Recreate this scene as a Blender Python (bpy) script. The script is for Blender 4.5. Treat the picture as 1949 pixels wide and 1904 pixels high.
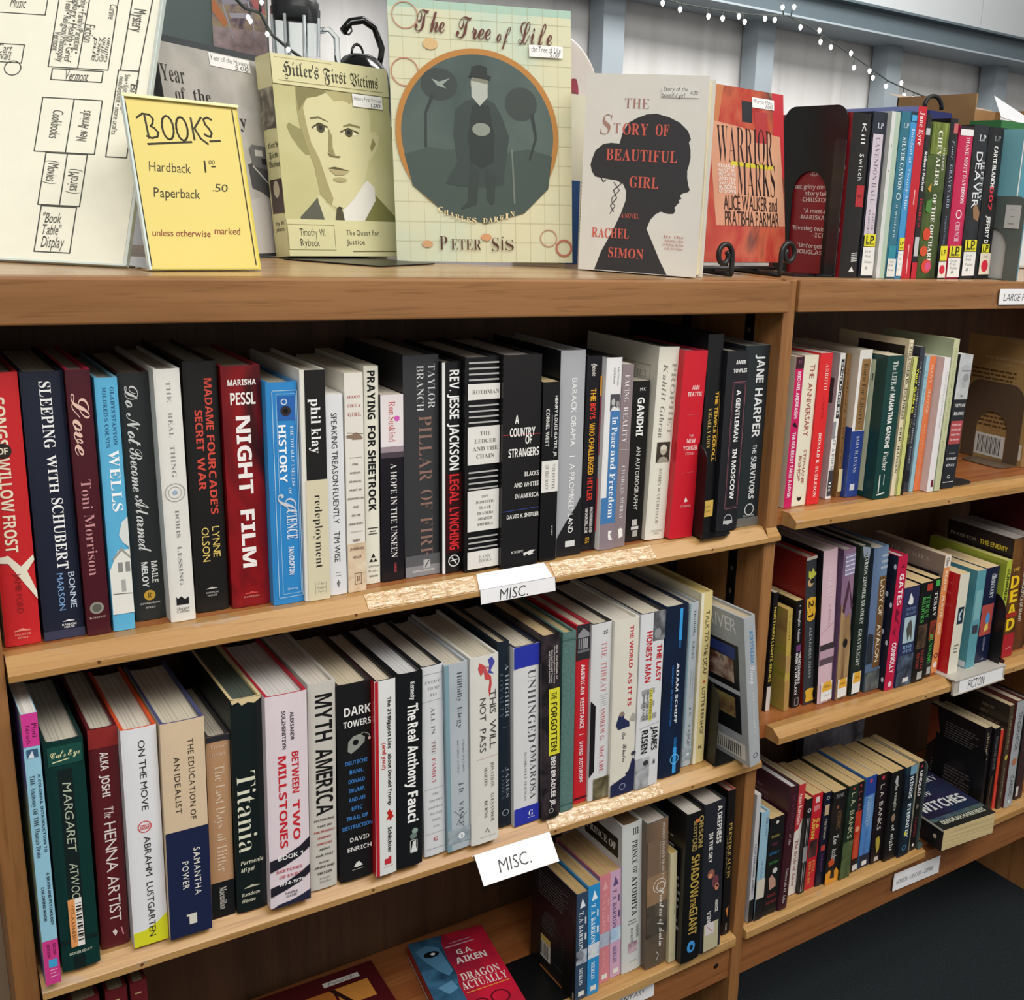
import bpy, math, random
from mathutils import Vector, Matrix
random.seed(7)
C = bpy.context.scene.collection
for o in list(bpy.data.objects):
    bpy.data.objects.remove(o)
ZC = 1.315                                   # eye height above the floor; all z below are relative to the eye
R = math.radians

# ---------------------------------------------------------------- camera
cam = bpy.data.cameras.new('camera')
camo = bpy.data.objects.new('camera', cam); C.objects.link(camo)
cam.sensor_fit = 'HORIZONTAL'; cam.sensor_width = 36.0
cam.lens = 2098.0/1949.0*36.0
cam.shift_x = -295.0/1949.0
cam.clip_start = .05; cam.clip_end = 60
yaw, pit, rol = R(37.61), R(14.937), R(3.216)
fw = Vector((math.sin(yaw)*math.cos(pit), math.cos(yaw)*math.cos(pit), -math.sin(pit)))
rt = Vector((math.cos(yaw), -math.sin(yaw), 0)); up = rt.cross(fw)
r2 = rt*math.cos(rol)+up*math.sin(rol); u2 = up*math.cos(rol)-rt*math.sin(rol)
m3 = Matrix((r2, u2, -fw)).transposed()
camo.matrix_world = Matrix.Translation((0, 0, ZC)) @ m3.to_4x4()
bpy.context.scene.camera = camo

# ---------------------------------------------------------------- world, lamps of the hall, exposure
sc = bpy.context.scene
sc.view_settings.view_transform = 'Standard'; sc.view_settings.look = 'None'
sc.view_settings.gamma = 1.0; sc.view_settings.use_curve_mapping = False
sc.view_settings.exposure = 0.12
w = bpy.data.worlds.new('hall_light'); sc.world = w; w.use_nodes = True
bg = w.node_tree.nodes['Background']; bg.inputs[0].default_value = (1.0, .97, .93, 1); bg.inputs[1].default_value = 0.5
def area(name, loc, sx, sy, power, target, col=(1, .97, .93)):
    l = bpy.data.lights.new(name, 'AREA'); l.shape = 'RECTANGLE'; l.size = sx; l.size_y = sy; l.energy = power; l.color = col
    o = bpy.data.objects.new(name, l); C.objects.link(o); o.location = loc
    o.rotation_euler = (Vector(target)-Vector(loc)).to_track_quat('-Z', 'Y').to_euler()
    return o
area('hall_tube_lamp', (-.6, -1.2, 3.4), 2.4, 1.2, 70, (.4, 1.0, 1.0))
area('hall_tube_lamp', (1.8, -.6, 3.4), 2.4, 1.2, 70, (1.2, 1.0, 1.0))
area('hall_tube_lamp', (3.5, 3.0, 3.5), 3.0, 1.0, 130, (3.5, 4.6, 1.6))

# ---------------------------------------------------------------- materials
def lin(h, k=1.0):
    v = [int(h[i:i+2], 16)/255 for i in (0, 2, 4)]
    return tuple((c/12.92 if c <= .04045 else ((c+.055)/1.055)**2.4)*k for c in v)+(1.0,)
_m = {}
def mat(h, rough=.5, spec=.4, grain=.06, scale=60, metal=0.0, coat=0.0):
    """paint, cloth, paper: one colour with a faint irregular tone"""
    key = (h, rough, spec, grain, scale, metal, coat)
    if key in _m: return _m[key]
    m = bpy.data.materials.new('mat_'+h); m.use_nodes = True
    nt = m.node_tree; b = nt.nodes['Principled BSDF']
    b.inputs['Roughness'].default_value = rough; b.inputs['Specular IOR Level'].default_value = spec
    b.inputs['Metallic'].default_value = metal; b.inputs['Coat Weight'].default_value = coat; b.inputs['Coat Roughness'].default_value = .12
    c = lin(h)
    if grain:
        tc = nt.nodes.new('ShaderNodeTexCoord'); n = nt.nodes.new('ShaderNodeTexNoise'); n.inputs['Scale'].default_value = scale
        n.inputs['Detail'].default_value = 3
        mx = nt.nodes.new('ShaderNodeMix'); mx.data_type = 'RGBA'
        mx.inputs['A'].default_value = tuple(x*(1-grain) for x in c[:3])+(1,)
        mx.inputs['B'].default_value = tuple(min(1, x*(1+grain)) for x in c[:3])+(1,)
        nt.links.new(tc.outputs['Object'], n.inputs['Vector']); nt.links.new(n.outputs['Fac'], mx.inputs['Factor'])
        nt.links.new(mx.outputs['Result'], b.inputs['Base Color'])
    else:
        b.inputs['Base Color'].default_value = c
    _m[key] = m; return m
def matn(cols, scale=30, stretch=(1, 1, 1), rough=.4, detail=4, dist=.5, spec=.4, bump=0.0):
    """printed or natural mottling: a colour ramp over noise"""
    key = ('n', tuple(cols), scale, stretch, rough, detail, dist, spec, bump)
    if key in _m: return _m[key]
    m = bpy.data.materials.new('mat_mottle'); m.use_nodes = True
    nt = m.node_tree; b = nt.nodes['Principled BSDF']; b.inputs['Roughness'].default_value = rough; b.inputs['Specular IOR Level'].default_value = spec
    tc = nt.nodes.new('ShaderNodeTexCoord'); mp = nt.nodes.new('ShaderNodeMapping'); mp.inputs['Scale'].default_value = stretch
    n = nt.nodes.new('ShaderNodeTexNoise'); n.inputs['Scale'].default_value = scale; n.inputs['Detail'].default_value = detail
    n.inputs['Distortion'].default_value = dist
    rp = nt.nodes.new('ShaderNodeValToRGB'); el = rp.color_ramp.elements
    k = len(cols)
    for i, h in enumerate(cols):
        p = .5 if k == 1 else .28+.44*i/(k-1)
        e = el[i] if i < 2 else el.new(p)
        e.position = p; e.color = lin(h)
    nt.links.new(tc.outputs['Object'], mp.inputs['Vector']); nt.links.new(mp.outputs['Vector'], n.inputs['Vector'])
    nt.links.new(n.outputs['Fac'], rp.inputs['Fac']); nt.links.new(rp.outputs['Color'], b.inputs['Base Color'])
    if bump:
        bp = nt.nodes.new('ShaderNodeBump'); bp.inputs['Strength'].default_value = bump; bp.inputs['Distance'].default_value = .002
        nt.links.new(n.outputs['Fac'], bp.inputs['Height']); nt.links.new(bp.outputs['Normal'], b.inputs['Normal'])
    _m[key] = m; return m
def wood(a, b_, axis='x', rough=.36, wear=None, spec=.45):
    """oak veneer: long grain streaks along one axis, finer pores over them"""
    key = ('w', a, b_, axis, rough, wear, spec)
    if key in _m: return _m[key]
    m = bpy.data.materials.new('mat_oak'); m.use_nodes = True
    nt = m.node_tree; b = nt.nodes['Principled BSDF']; b.inputs['Roughness'].default_value = rough; b.inputs['Specular IOR Level'].default_value = spec
    tc = nt.nodes.new('ShaderNodeTexCoord')
    def nz(sc_, st, det):
        mp = nt.nodes.new('ShaderNodeMapping'); mp.inputs['Scale'].default_value = st
        n = nt.nodes.new('ShaderNodeTexNoise'); n.inputs['Scale'].default_value = sc_; n.inputs['Detail'].default_value = det; n.inputs['Distortion'].default_value = .6
        nt.links.new(tc.outputs['Object'], mp.inputs['Vector']); nt.links.new(mp.outputs['Vector'], n.inputs['Vector']); return n
    lo, hi = 1.3, 26
    st = {'x': (lo, hi, hi), 'y': (hi, lo, hi), 'z': (hi, hi, lo)}[axis]
    st2 = {'x': (9, 190, 190), 'y': (190, 9, 190), 'z': (190, 190, 9)}[axis]
    n1 = nz(1.6, st, 6); n2 = nz(1.5, st2, 3)
    rp = nt.nodes.new('ShaderNodeValToRGB'); rp.color_ramp.elements[0].position = .33; rp.color_ramp.elements[1].position = .68
    rp.color_ramp.elements[0].color = lin(a); rp.color_ramp.elements[1].color = lin(b_)
    r2_ = nt.nodes.new('ShaderNodeValToRGB'); r2_.color_ramp.elements[0].position = .30; r2_.color_ramp.elements[1].position = .46
    r2_.color_ramp.elements[0].color = (.62, .55, .5, 1); r2_.color_ramp.elements[1].color = (1, 1, 1, 1)
    mx = nt.nodes.new('ShaderNodeMix'); mx.data_type = 'RGBA'; mx.blend_type = 'MULTIPLY'; mx.inputs['Factor'].default_value = .6
    nt.links.new(n1.outputs['Fac'], rp.inputs['Fac']); nt.links.new(n2.outputs['Fac'], r2_.inputs['Fac'])
    nt.links.new(rp.outputs['Color'], mx.inputs['A']); nt.links.new(r2_.outputs['Color'], mx.inputs['B'])
    out = mx.outputs['Result']
    if wear:
        n3 = nz(14, (1, 2.2, 2.2), 8)
        r3 = nt.nodes.new('ShaderNodeValToRGB'); r3.color_ramp.elements[0].position = .63; r3.color_ramp.elements[1].position = .69
        r3.color_ramp.elements[0].color = (0, 0, 0, 1); r3.color_ramp.elements[1].color = (.75, .75, .75, 1)
        m2 = nt.nodes.new('ShaderNodeMix'); m2.data_type = 'RGBA'; m2.inputs['B'].default_value = lin(wear)
        nt.links.new(n3.outputs['Fac'], r3.inputs['Fac']); nt.links.new(r3.outputs['Color'], m2.inputs['Factor'])
        nt.links.new(out, m2.inputs['A']); out = m2.outputs['Result']
    nt.links.new(out, b.inputs['Base Color'])
    bp = nt.nodes.new('ShaderNodeBump'); bp.inputs['Strength'].default_value = .12; bp.inputs['Distance'].default_value = .001
    nt.links.new(n2.outputs['Fac'], bp.inputs['Height']); nt.links.new(bp.outputs['Normal'], b.inputs['Normal'])
    _m[key] = m; return m
def pages(h, axis='x'):
    """edges of a stack of paper"""
    key = ('p', h, axis)
    if key in _m: return _m[key]
    m = matn([shade(h, .80), h, shade(h, 1.06)], 1.0, {'x': (700, 6, 6), 'z': (6, 6, 700)}[axis], .75, 2, 0.0, .1)
    _m[key] = m; return m
def shade(h, k):
    return ''.join('%02x' % max(0, min(255, int(int(h[i:i+2], 16)*k))) for i in (0, 2, 4))
def glass(h='ffffff', rough=.02, alpha_tint=1.0, ior=1.47, trans=1.0):
    key = ('g', h, rough, ior, trans)
    if key in _m: return _m[key]
    m = bpy.data.materials.new('mat_clear'); m.use_nodes = True; b = m.node_tree.nodes['Principled BSDF']
    b.inputs['Base Color'].default_value = lin(h); b.inputs['Transmission Weight'].default_value = trans
    b.inputs['Roughness'].default_value = rough; b.inputs['IOR'].default_value = ior
    _m[key] = m; return m
def lampglass(col, strength):
    m = bpy.data.materials.new('mat_lit_bulb'); m.use_nodes = True; b = m.node_tree.nodes['Principled BSDF']
    b.inputs['Base Color'].default_value = (1, .95, .85, 1); b.inputs['Emission Color'].default_value = col; b.inputs['Emission Strength'].default_value = strength
    return m

# ---------------------------------------------------------------- mesh helpers
class MB:
    def __init__(s): s.v = []; s.f = []; s.mi = []; s.mats = []; s.sm = []
    def slot(s, m):
        if m not in s.mats: s.mats.append(m)
        return s.mats.index(m)
    def face(s, pts, m, smooth=False):
        i = len(s.v); s.v += [tuple(p) for p in pts]; s.f.append(tuple(range(i, i+len(pts)))); s.mi.append(s.slot(m)); s.sm.append(smooth)
    def poly(s, verts, faces, m, smooth=False):
        i = len(s.v); s.v += [tuple(p) for p in verts]; k = s.slot(m)
        for f in faces: s.f.append(tuple(i+j for j in f)); s.mi.append(k); s.sm.append(smooth)
    def box(s, a, b, m, M=None):
        (x0, y0, z0), (x1, y1, z1) = a, b
        P = [Vector(p) for p in ((x0,y0,z0),(x1,y0,z0),(x1,y1,z0),(x0,y1,z0),(x0,y0,z1),(x1,y0,z1),(x1,y1,z1),(x0,y1,z1))]
        if M is not None: P = [M @ p for p in P]
        s.poly(P, [(0,3,2,1),(4,5,6,7),(0,1,5,4),(1,2,6,5),(2,3,7,6),(3,0,4,7)], m)
    def extrude(s, prof, a, b, m, place, smooth=False):
        """profile [(p,q)] swept from a to b; place(t,p,q)->xyz"""
        n = len(prof); P = [place(a, *q) for q in prof]+[place(b, *q) for q in prof]
        s.poly(P, [(i, (i+1) % n, n+(i+1) % n, n+i) for i in range(n)]+[tuple(range(n-1, -1, -1)), tuple(range(n, 2*n))], m, smooth)
    def tube(s, pts, r, m, n=8, cap=True, closed=False):
        pts = [Vector(p) for p in pts]; k = len(pts); rr = r if isinstance(r, (list, tuple)) else [r]*k
        V = []; prev = None
        for i, p in enumerate(pts):
            t = (pts[(i+1) % k]-pts[i-1]) if closed else (pts[min(i+1, k-1)]-pts[max(i-1, 0)])
            t.normalize()
            if prev is None:
                a = t.cross(Vector((0, 0, 1)))
                if a.length < .1: a = t.cross(Vector((1, 0, 0)))
            else:
                a = prev-t*prev.dot(t)
            a.normalize(); prev = a; b = t.cross(a)
            for j in range(n):
                th = 2*math.pi*j/n; V.append(p+(a*math.cos(th)+b*math.sin(th))*rr[i])
        F = []
        for i in range(k if closed else k-1):
            i2 = (i+1) % k
            for j in range(n): F.append((i*n+j, i*n+(j+1) % n, i2*n+(j+1) % n, i2*n+j))
        if cap and not closed: F += [tuple(range(n-1, -1, -1)), tuple((k-1)*n+j for j in range(n))]
        s.poly(V, F, m, True)
    def lathe(s, prof, m, c=(0, 0, 0), n=32, smooth=True):
        V = []; k = len(prof)
        for (r, z) in prof:
            for j in range(n): th = 2*math.pi*j/n; V.append((c[0]+r*math.cos(th), c[1]+r*math.sin(th), c[2]+z))
        F = [(i*n+j, i*n+(j+1) % n, (i+1)*n+(j+1) % n, (i+1)*n+j) for i in range(k-1) for j in range(n)]
        if prof[0][0] > 1e-6: F.append(tuple(range(n-1, -1, -1)))
        if prof[-1][0] > 1e-6: F.append(tuple((k-1)*n+j for j in range(n)))
        s.poly(V, F, m, smooth)
    def build(s, name, parent=None, loc=None):
        me = bpy.data.meshes.new(name); me.from_pydata(s.v, [], s.f)
        for m in s.mats: me.materials.append(m)
        me.polygons.foreach_set('material_index', s.mi); me.polygons.foreach_set('use_smooth', s.sm); me.update()
        o = bpy.data.objects.new(name, me); C.objects.link(o)
        if parent is not None: o.parent = parent
        if loc is not None: o.location = loc
        return o
def tag(o, label=None, cat=None, group=None, kind=None):
    if label: o['label'] = label
    if cat: o['category'] = cat
    if group: o['group'] = group
    if kind: o['kind'] = kind
    return o
def empty(name, M=None):
    o = bpy.data.objects.new(name, None); C.objects.link(o); o.empty_display_size = .03
    if M is not None: o.matrix_world = M
    return o
def bevel(o, w_, seg=2, ang=35):
    b = o.modifiers.new('bevel', 'BEVEL'); b.width = w_; b.segments = seg; b.limit_method = 'ANGLE'; b.angle_limit = R(ang); return o

# ---------------------------------------------------------------- lettering: every character becomes a small flat mesh
# a few alphabets come from the mathematical letter blocks (serif, sans bold, script, black letter);
# lighter, heavier and slanted cuts are derived from those outlines
_B = {'s': (0x1D400, 0x1D41A, 0x1D7CE), 'b': (0x1D5D4, 0x1D5EE, 0x1D7EC), 'c': (0x1D4D0, 0x1D4EA, None), 'f': (0x1D56C, 0x1D586, None), 'a': (None, None, None)}
_CUT = {'s': ('s', 0, 0), 'r': ('s', -.013, 0), 'i': ('s', -.013, .22), 'b': ('b', 0, 0), 'k': ('b', .012, 0), 'j': ('b', 0, .22), 'c': ('c', 0, 0), 'f': ('f', 0, 0), 'm': ('a', .004, 0), 'a': ('a', 0, 0), 'h': ('a', -.004, .16)}
_RAW = {}; _G = {}
def _raw(base, ch):
    key = (base, ch)
    if key in _RAW: return _RAW[key]
    U, L, D = _B[base]; o = ord(ch); code = ch
    if U and 'A' <= ch <= 'Z': code = chr(U+o-65)
    elif L and 'a' <= ch <= 'z': code = chr(L+o-97)
    elif D and '0' <= ch <= '9': code = chr(D+o-48)
    c = bpy.data.curves.new('g', 'FONT'); c.body = code; c.resolution_u = 2
    ob = bpy.data.objects.new('g', c); _SC.collection.objects.link(ob)
    _SC.view_layers[0].update()
    me = ob.to_mesh(); vs = [(v.co.x, v.co.y) for v in me.vertices]; fs = [tuple(p.vertices) for p in me.polygons]; ob.to_mesh_clear()
    bpy.data.objects.remove(ob); bpy.data.curves.remove(c)
    _RAW[key] = (vs, fs); return _RAW[key]
_SC = bpy.data.scenes.new('lettering')                # drawn apart from the hall, removed at the end
def glyph(font, ch):
    key = (font, ch)
    if key in _G: return _G[key]
    base, off, sh = _CUT[font]; vs, fs = _raw(base, ch)
    if not vs: _G[key] = None; return None
    if off:
        cnt = {}
        for f in fs:
            ar = sum(vs[f[i]][0]*vs[f[(i+1) % len(f)]][1]-vs[f[(i+1) % len(f)]][0]*vs[f[i]][1] for i in range(len(f)))
            g = f if ar > 0 else f[::-1]
            for i in range(len(g)): cnt[(g[i], g[(i+1) % len(g)])] = 1
        N = [[0, 0] for _ in vs]
        for a, b in cnt:
            if (b, a) in cnt: continue
            dx, dy = vs[b][0]-vs[a][0], vs[b][1]-vs[a][1]; l = math.hypot(dx, dy) or 1
            for q in (a, b): N[q][0] += dy/l; N[q][1] -= dx/l
        v2 = []
        for (x, y), (nx, ny) in zip(vs, N):
            l = math.hypot(nx, ny)
            k = 0 if l < .2 else off*min(1.6, 2/l)/l
            v2.append((x+nx*k, y+ny*k))
        vs = v2
    if sh: vs = [(x+y*sh, y) for x, y in vs]
    a = min(v[0] for v in vs); b = max(v[0] for v in vs)
    _G[key] = ([(x-a, y) for x, y in vs], fs, b-a); return _G[key]
_CAP = {'a': .69, 'h': .69, 'c': .64, 'f': .70, 'm': .69, 's': .69, 'r': .68, 'i': .70, 'b': .715, 'k': .73, 'j': .715}
def layout(text, font, track=.07):
    track = {'m': .16, 'c': .0, 'f': .04, 'h': .04}.get(font, track)
    x = 0; out = []
    for ch in text:
        if ch == ' ': x += .24; continue
        g = glyph(font, ch)
        if not g: continue
        out.append((x, g)); x += g[2]+track
    return out, max(.05, x-track)

# ---------------------------------------------------------------- printing on a surface: s runs down 0..1, t runs to the right 0..1
def put(mb, surf, W, H, els, base_off=.00022, step=.00004):
    for i, e in enumerate(els):
        off = base_off+step*i; k = e[0]
        if k == 'V':                                    # text reading downwards
            _, text, s0, s1, tc, wd, col = e[:7]; font = e[7] if len(e) > 7 else 'a'
            lay, L = layout(text, font); cap = _CAP[font]; m = mat(col, .45, .4, 0)
            for x, (vs, fs, gw) in lay:
                mb.poly([surf(s0+(x+vx)/L*(s1-s0), tc+(vy/cap-.5)*wd, off) for vx, vy in vs], fs, m)
        elif k == 'H':                                  # text across; height as a fraction of the width
            _, text, sc_, t0, t1, hh, col = e[:7]; font = e[7] if len(e) > 7 else 'a'
            lay, L = layout(text, font); cap = _CAP[font]; m = mat(col, .45, .4, 0); hs = hh*W/H
            for x, (vs, fs, gw) in lay:
                mb.poly([surf(sc_-(vy/cap-.5)*hs, t0+(x+vx)/L*(t1-t0), off) for vx, vy in vs], fs, m)
        elif k == 'U':                                  # text reading upwards
            _, text, s0, s1, tc, wd, col = e[:7]; font = e[7] if len(e) > 7 else 'a'
            lay, L = layout(text, font); cap = _CAP[font]; m = mat(col, .45, .4, 0)
            for x, (vs, fs, gw) in lay:
                mb.poly([surf(s1-(x+vx)/L*(s1-s0), tc-(vy/cap-.5)*wd, off) for vx, vy in vs], fs, m)
        elif k == 'R':
            _, s0, s1, t0, t1, col = e; n = 10
            m = col if not isinstance(col, str) else mat(col, .4, .4, .04)
            V = [surf(s, t0+(t1-t0)*j/n, off) for s in (s0, s1) for j in range(n+1)]
            mb.poly(V, [(j, j+1, n+2+j, n+1+j) for j in range(n)], m)
        elif k == 'O':                                  # frame outline; lw as a fraction of the width
            _, s0, s1, t0, t1, lw, col = e; m = mat(col, .45, .4, 0); ls = lw*W/H; n = 6
            for a, b, c, d in ((s0, s0+ls, t0, t1), (s1-ls, s1, t0, t1), (s0, s1, t0, t0+lw), (s0, s1, t1-lw, t1)):
                V = [surf(s, c+(d-c)*j/n, off) for s in (a, b) for j in range(n+1)]
                mb.poly(V, [(j, j+1, n+2+j, n+1+j) for j in range(n)], m)
        elif k == 'E':                                  # ellipse; radii in widths
            _, s, t, rs, rt_, col = e; m = col if not isinstance(col, str) else mat(col, .45, .4, .03)
            n = 72 if rt_*W > .03 else (28 if rt_*W > .004 else 14)
            mb.face([surf(s+math.sin(2*math.pi*j/n)*rs*W/H, t+math.cos(2*math.pi*j/n)*rt_, off) for j in range(n)], m)
        elif k == 'C':                                  # ring
            _, s, t, r_, lw, col = e; m = mat(col, .45, .4, 0); n = 24
            V = [surf(s+math.sin(2*math.pi*j/n)*q*W/H, t+math.cos(2*math.pi*j/n)*q, off) for q in (r_-lw, r_) for j in range(n)]
            mb.poly(V, [(j, (j+1) % n, n+(j+1) % n, n+j) for j in range(n)], m)
        elif k == 'P':
            _, pts, col = e; m = col if not isinstance(col, str) else mat(col, .45, .4, .04)
            mb.face([surf(s, t, off) for s, t in pts], m)
        elif k == 'L':                                  # pen stroke through points; lw in widths
            _, pts, lw, col = e; m = mat(col, .5, .3, 0)
            q = [Vector((t*W, -s*H)) for s, t in pts]
            for a, b in zip(q[:-1], q[1:]):
                d = b-a
                if d.length < 1e-9: continue
                d.normalize(); nn = Vector((-d.y, d.x))*lw*W/2; a2 = a-d*lw*W*.3; b2 = b+d*lw*W*.3
                mb.face([surf(-p.y/H, p.x/W, off) for p in (a2+nn, a2-nn, b2-nn, b2+nn)], m)
        elif k == 'T':                                  # block of small print: lines of unreadable text
            _, s0, s1, t0, t1, nl, col = e; m = mat(col, .5, .3, 0)
            rnd = random.Random(int(s0*1000)+nl)
            for j in range(nl):
                sa = s0+(s1-s0)*(j+.2)/nl; sb = s0+(s1-s0)*(j+.62)/nl; t = t0; te = t1-(t1-t0)*rnd.random()*.3
                while t < te:
                    w_ = (t1-t0)*(.05+.1*rnd.random()); mb.face([surf(sa, t, off), surf(sb, t, off), surf(sb, min(te, t+w_), off), surf(sa, min(te, t+w_), off)], m); t += w_+(t1-t0)*.02
HOUSE = lambda s, t, k, col: [('P', [(s, t-.9*k), (s-.012*k, t-.8*k), (s-.03*k, t-.25*k), (s-.045*k, t), (s-.028*k, t+.3*k), (s-.016*k, t+.8*k), (s, t+.9*k)], col)]

# ---------------------------------------------------------------- a book
def book(key, x, y, z, T, H, D, M=None, lean=0, yaw=0, kind='C', col='333333', els=(), left=None, lels=(), front=None, fels=(), rim=None, pg=None, label='', group=None, gloss=.34, stickers=()):
    """kind C: case-bound with boards and a rounded back; P: paperback. Local x: thickness, y: depth from the spine, z: up"""
    P = kind == 'P'
    if M is None:
        M = Matrix.Translation((x, y, z+ZC)) @ Matrix.Rotation(R(yaw), 4, 'Z')
        if lean > 0: M = M @ Matrix.Translation((T, 0, 0)) @ Matrix.Rotation(lean, 4, 'Y') @ Matrix.Translation((-T, 0, 0))
        elif lean < 0: M = M @ Matrix.Rotation(lean, 4, 'Y')
    e = empty('paperback_book' if P else 'hardcover_book', M)
    tag(e, label, 'book', group)
    b = .0007 if P else .0028
    bulge = .0004 if P else min(.0015, .06*T)
    mc = col if not isinstance(col, str) else mat(col, gloss, .45, .05, 40)
    ml = mc if left is None else (left if not isinstance(left, str) else mat(left, gloss, .45, .05, 40))
    mf = mc if front is None else (front if not isinstance(front, str) else mat(front, gloss, .45, .05, 40))
    mr = mat(rim, .5) if rim else (mc)
    n = 12; prof = lambda t: bulge*abs(2*t-1)**4
    outer = [(0, D)]+[(T*i/n, prof(i/n)) for i in range(n+1)]+[(T, D)]
    inner = [(b, D)]+[(b+(T-2*b)*i/n, prof(i/n)+b*.6+(.0 if P else .0)) for i in range(n+1)]+[(T-b, D)]
    k = len(outer); mb = MB()
    for zz in ((0, H),):
        V = [(px, py, 0) for px, py in outer]+[(px, py, H) for px, py in outer]+[(px, py, 0) for px, py in inner]+[(px, py, H) for px, py in inner]
        for i in range(k-1):
            m = ml if i == 0 else (mf if i == k-2 else mc)
            mb.poly([V[i], V[i+1], V[k+i+1], V[k+i]], [(0, 1, 2, 3)], m, 0 < i < k-2)
        i0 = len(mb.v)
        F = []
        for i in range(k-1):
            F += [(2*k+i+1, 2*k+i, 3*k+i, 3*k+i+1), (k+i, k+i+1, 3*k+i+1, 3*k+i), (i+1, i, 2*k+i, 2*k+i+1)]
        F += [(0, k, 3*k, 2*k), (k-1, 2*k+k-1, 3*k+k-1, k+k-1)]
        mb.poly(V, F, mr)
    put(mb, lambda s, t, o: (t*T, -o, H*(1-s)), T, H, els)
    if lels: put(mb, lambda s, t, o: (-o, D*(1-t), H*(1-s)), D, H, lels)
    if fels: put(mb, lambda s, t, o: (T+o, D*t, H*(1-s)), D, H, fels)
    mb.build('cover', e)
    ins = .0002 if P else .0032
    pm = pages(pg or ('b5a07a' if P else 'c4bdac'))
    bb = MB(); y0 = bulge+b*.6+(.0002 if P else .0022); y1 = D-(.0002 if P else .0035); x0 = b+.00005; x1 = T-b-.00005
    # slightly hollowed fore-edge, following the back
    q = [(x0+(x1-x0)*i/6, y0-(0 if P else .0015)*(1-(2*i/6-1)**2)) for i in range(7)]+[(x0+(x1-x0)*i/6, y1-(0 if P else .003)*(1-(2*i/6-1)**2)) for i in range(6, -1, -1)]
    bb.extrude(q, ins if P else .0028, H-ins, pm, lambda t, p, q_: (p, q_, t))
    bb.build('page_block', e)
    for (nm, s0, s1, t0, t1, base, sub, lb) in stickers:
        sm = MB(); offs = .0012
        f = lambda s, t, o: ((t0+(t1-t0)*t)*T, -offs-o, H*(1-(s0+(s1-s0)*s)))
        put(sm, f, (t1-t0)*T, (s1-s0)*H, [('R', 0, 1, 0, 1, base)]+list(sub))
        so = sm.build(nm, e)
        if lb: so['label'] = lb
    return e

# ---------------------------------------------------------------- the hall
def struct(mb, name, **k): return tag(mb.build(name), kind='structure', **k)
b = MB(); b.box((-4, -4, -.05), (10, 7, 0), matn(['171b1e', '22272a', '2b3033'], 420, (1, 1, 1), .95, 4, 0, .1, .3)); struct(b, 'floor')
b = MB(); wallm = matn(['cfcdcb', 'd9d8d7', 'e0dfde'], 1.6, (7, 7, .25), .6, 5, .4, .3)
prof = []; x = -4.0
while x < 10:                                         # ribbed steel siding
    prof += [(x, 5.0), (x+.42, 5.0), (x+.445, 4.996), (x+.475, 4.996)]; x += .5
for i in range(len(prof)-1):
    (xa, ya), (xb, yb) = prof[i], prof[i+1]; b.face([(xa, ya, 0), (xb, yb, 0), (xb, yb, 3.6), (xa, ya, 3.6)], wallm)
b.box((-4, 5.01, 0), (10, 5.1, 3.6), wallm); struct(b, 'wall_back')
steel = mat('98a3ab', .5, .4, .05, 5); steeld = mat('56636a', .55, .4, .05, 5)
for i, q in enumerate((.04, .25, .46, .669, .8741, 1.0859, 1.297, 1.5)):
    b = MB(); xc = q*4.85
    b.box((xc-.062, 4.85, 0), (xc+.062, 4.862, ZC+1.0), steel); b.box((xc-.062, 4.862, 0), (xc-.055, 4.975, ZC+1.0), steel); b.box((xc+.055, 4.862, 0), (xc+.062, 4.975, ZC+1.0), steel)
    b.box((xc-.03, 4.848, ZC+.55), (xc+.04, 4.85, ZC+.556), steeld)
    struct(b, 'trim_%d' % (i+1))
b = MB(); b.box((-4, 4.66, ZC+1.0), (10, 4.68, ZC+1.115), steeld); b.box((-4, 4.62, ZC+.99), (10, 4.98, ZC+1.0), steel); b.box((-4, 4.6, ZC+1.115), (10, 4.98, ZC+1.128), steeld)
struct(b, 'trim_9')
b = MB(); up_m = mat('b3b8ba', .55, .4, .03, 3)
x = -4
while x < 10: b.box((x, 4.64, ZC+1.128), (x+1.212, 4.7, ZC+2.3), up_m); x += 1.22
struct(b, 'trim_10')
b = MB(); b.box((-4, -4, 3.75), (10, 5.1, 3.8), mat('d8d8d6', .7, .3, .03, 3)); struct(b, 'ceiling')

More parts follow.
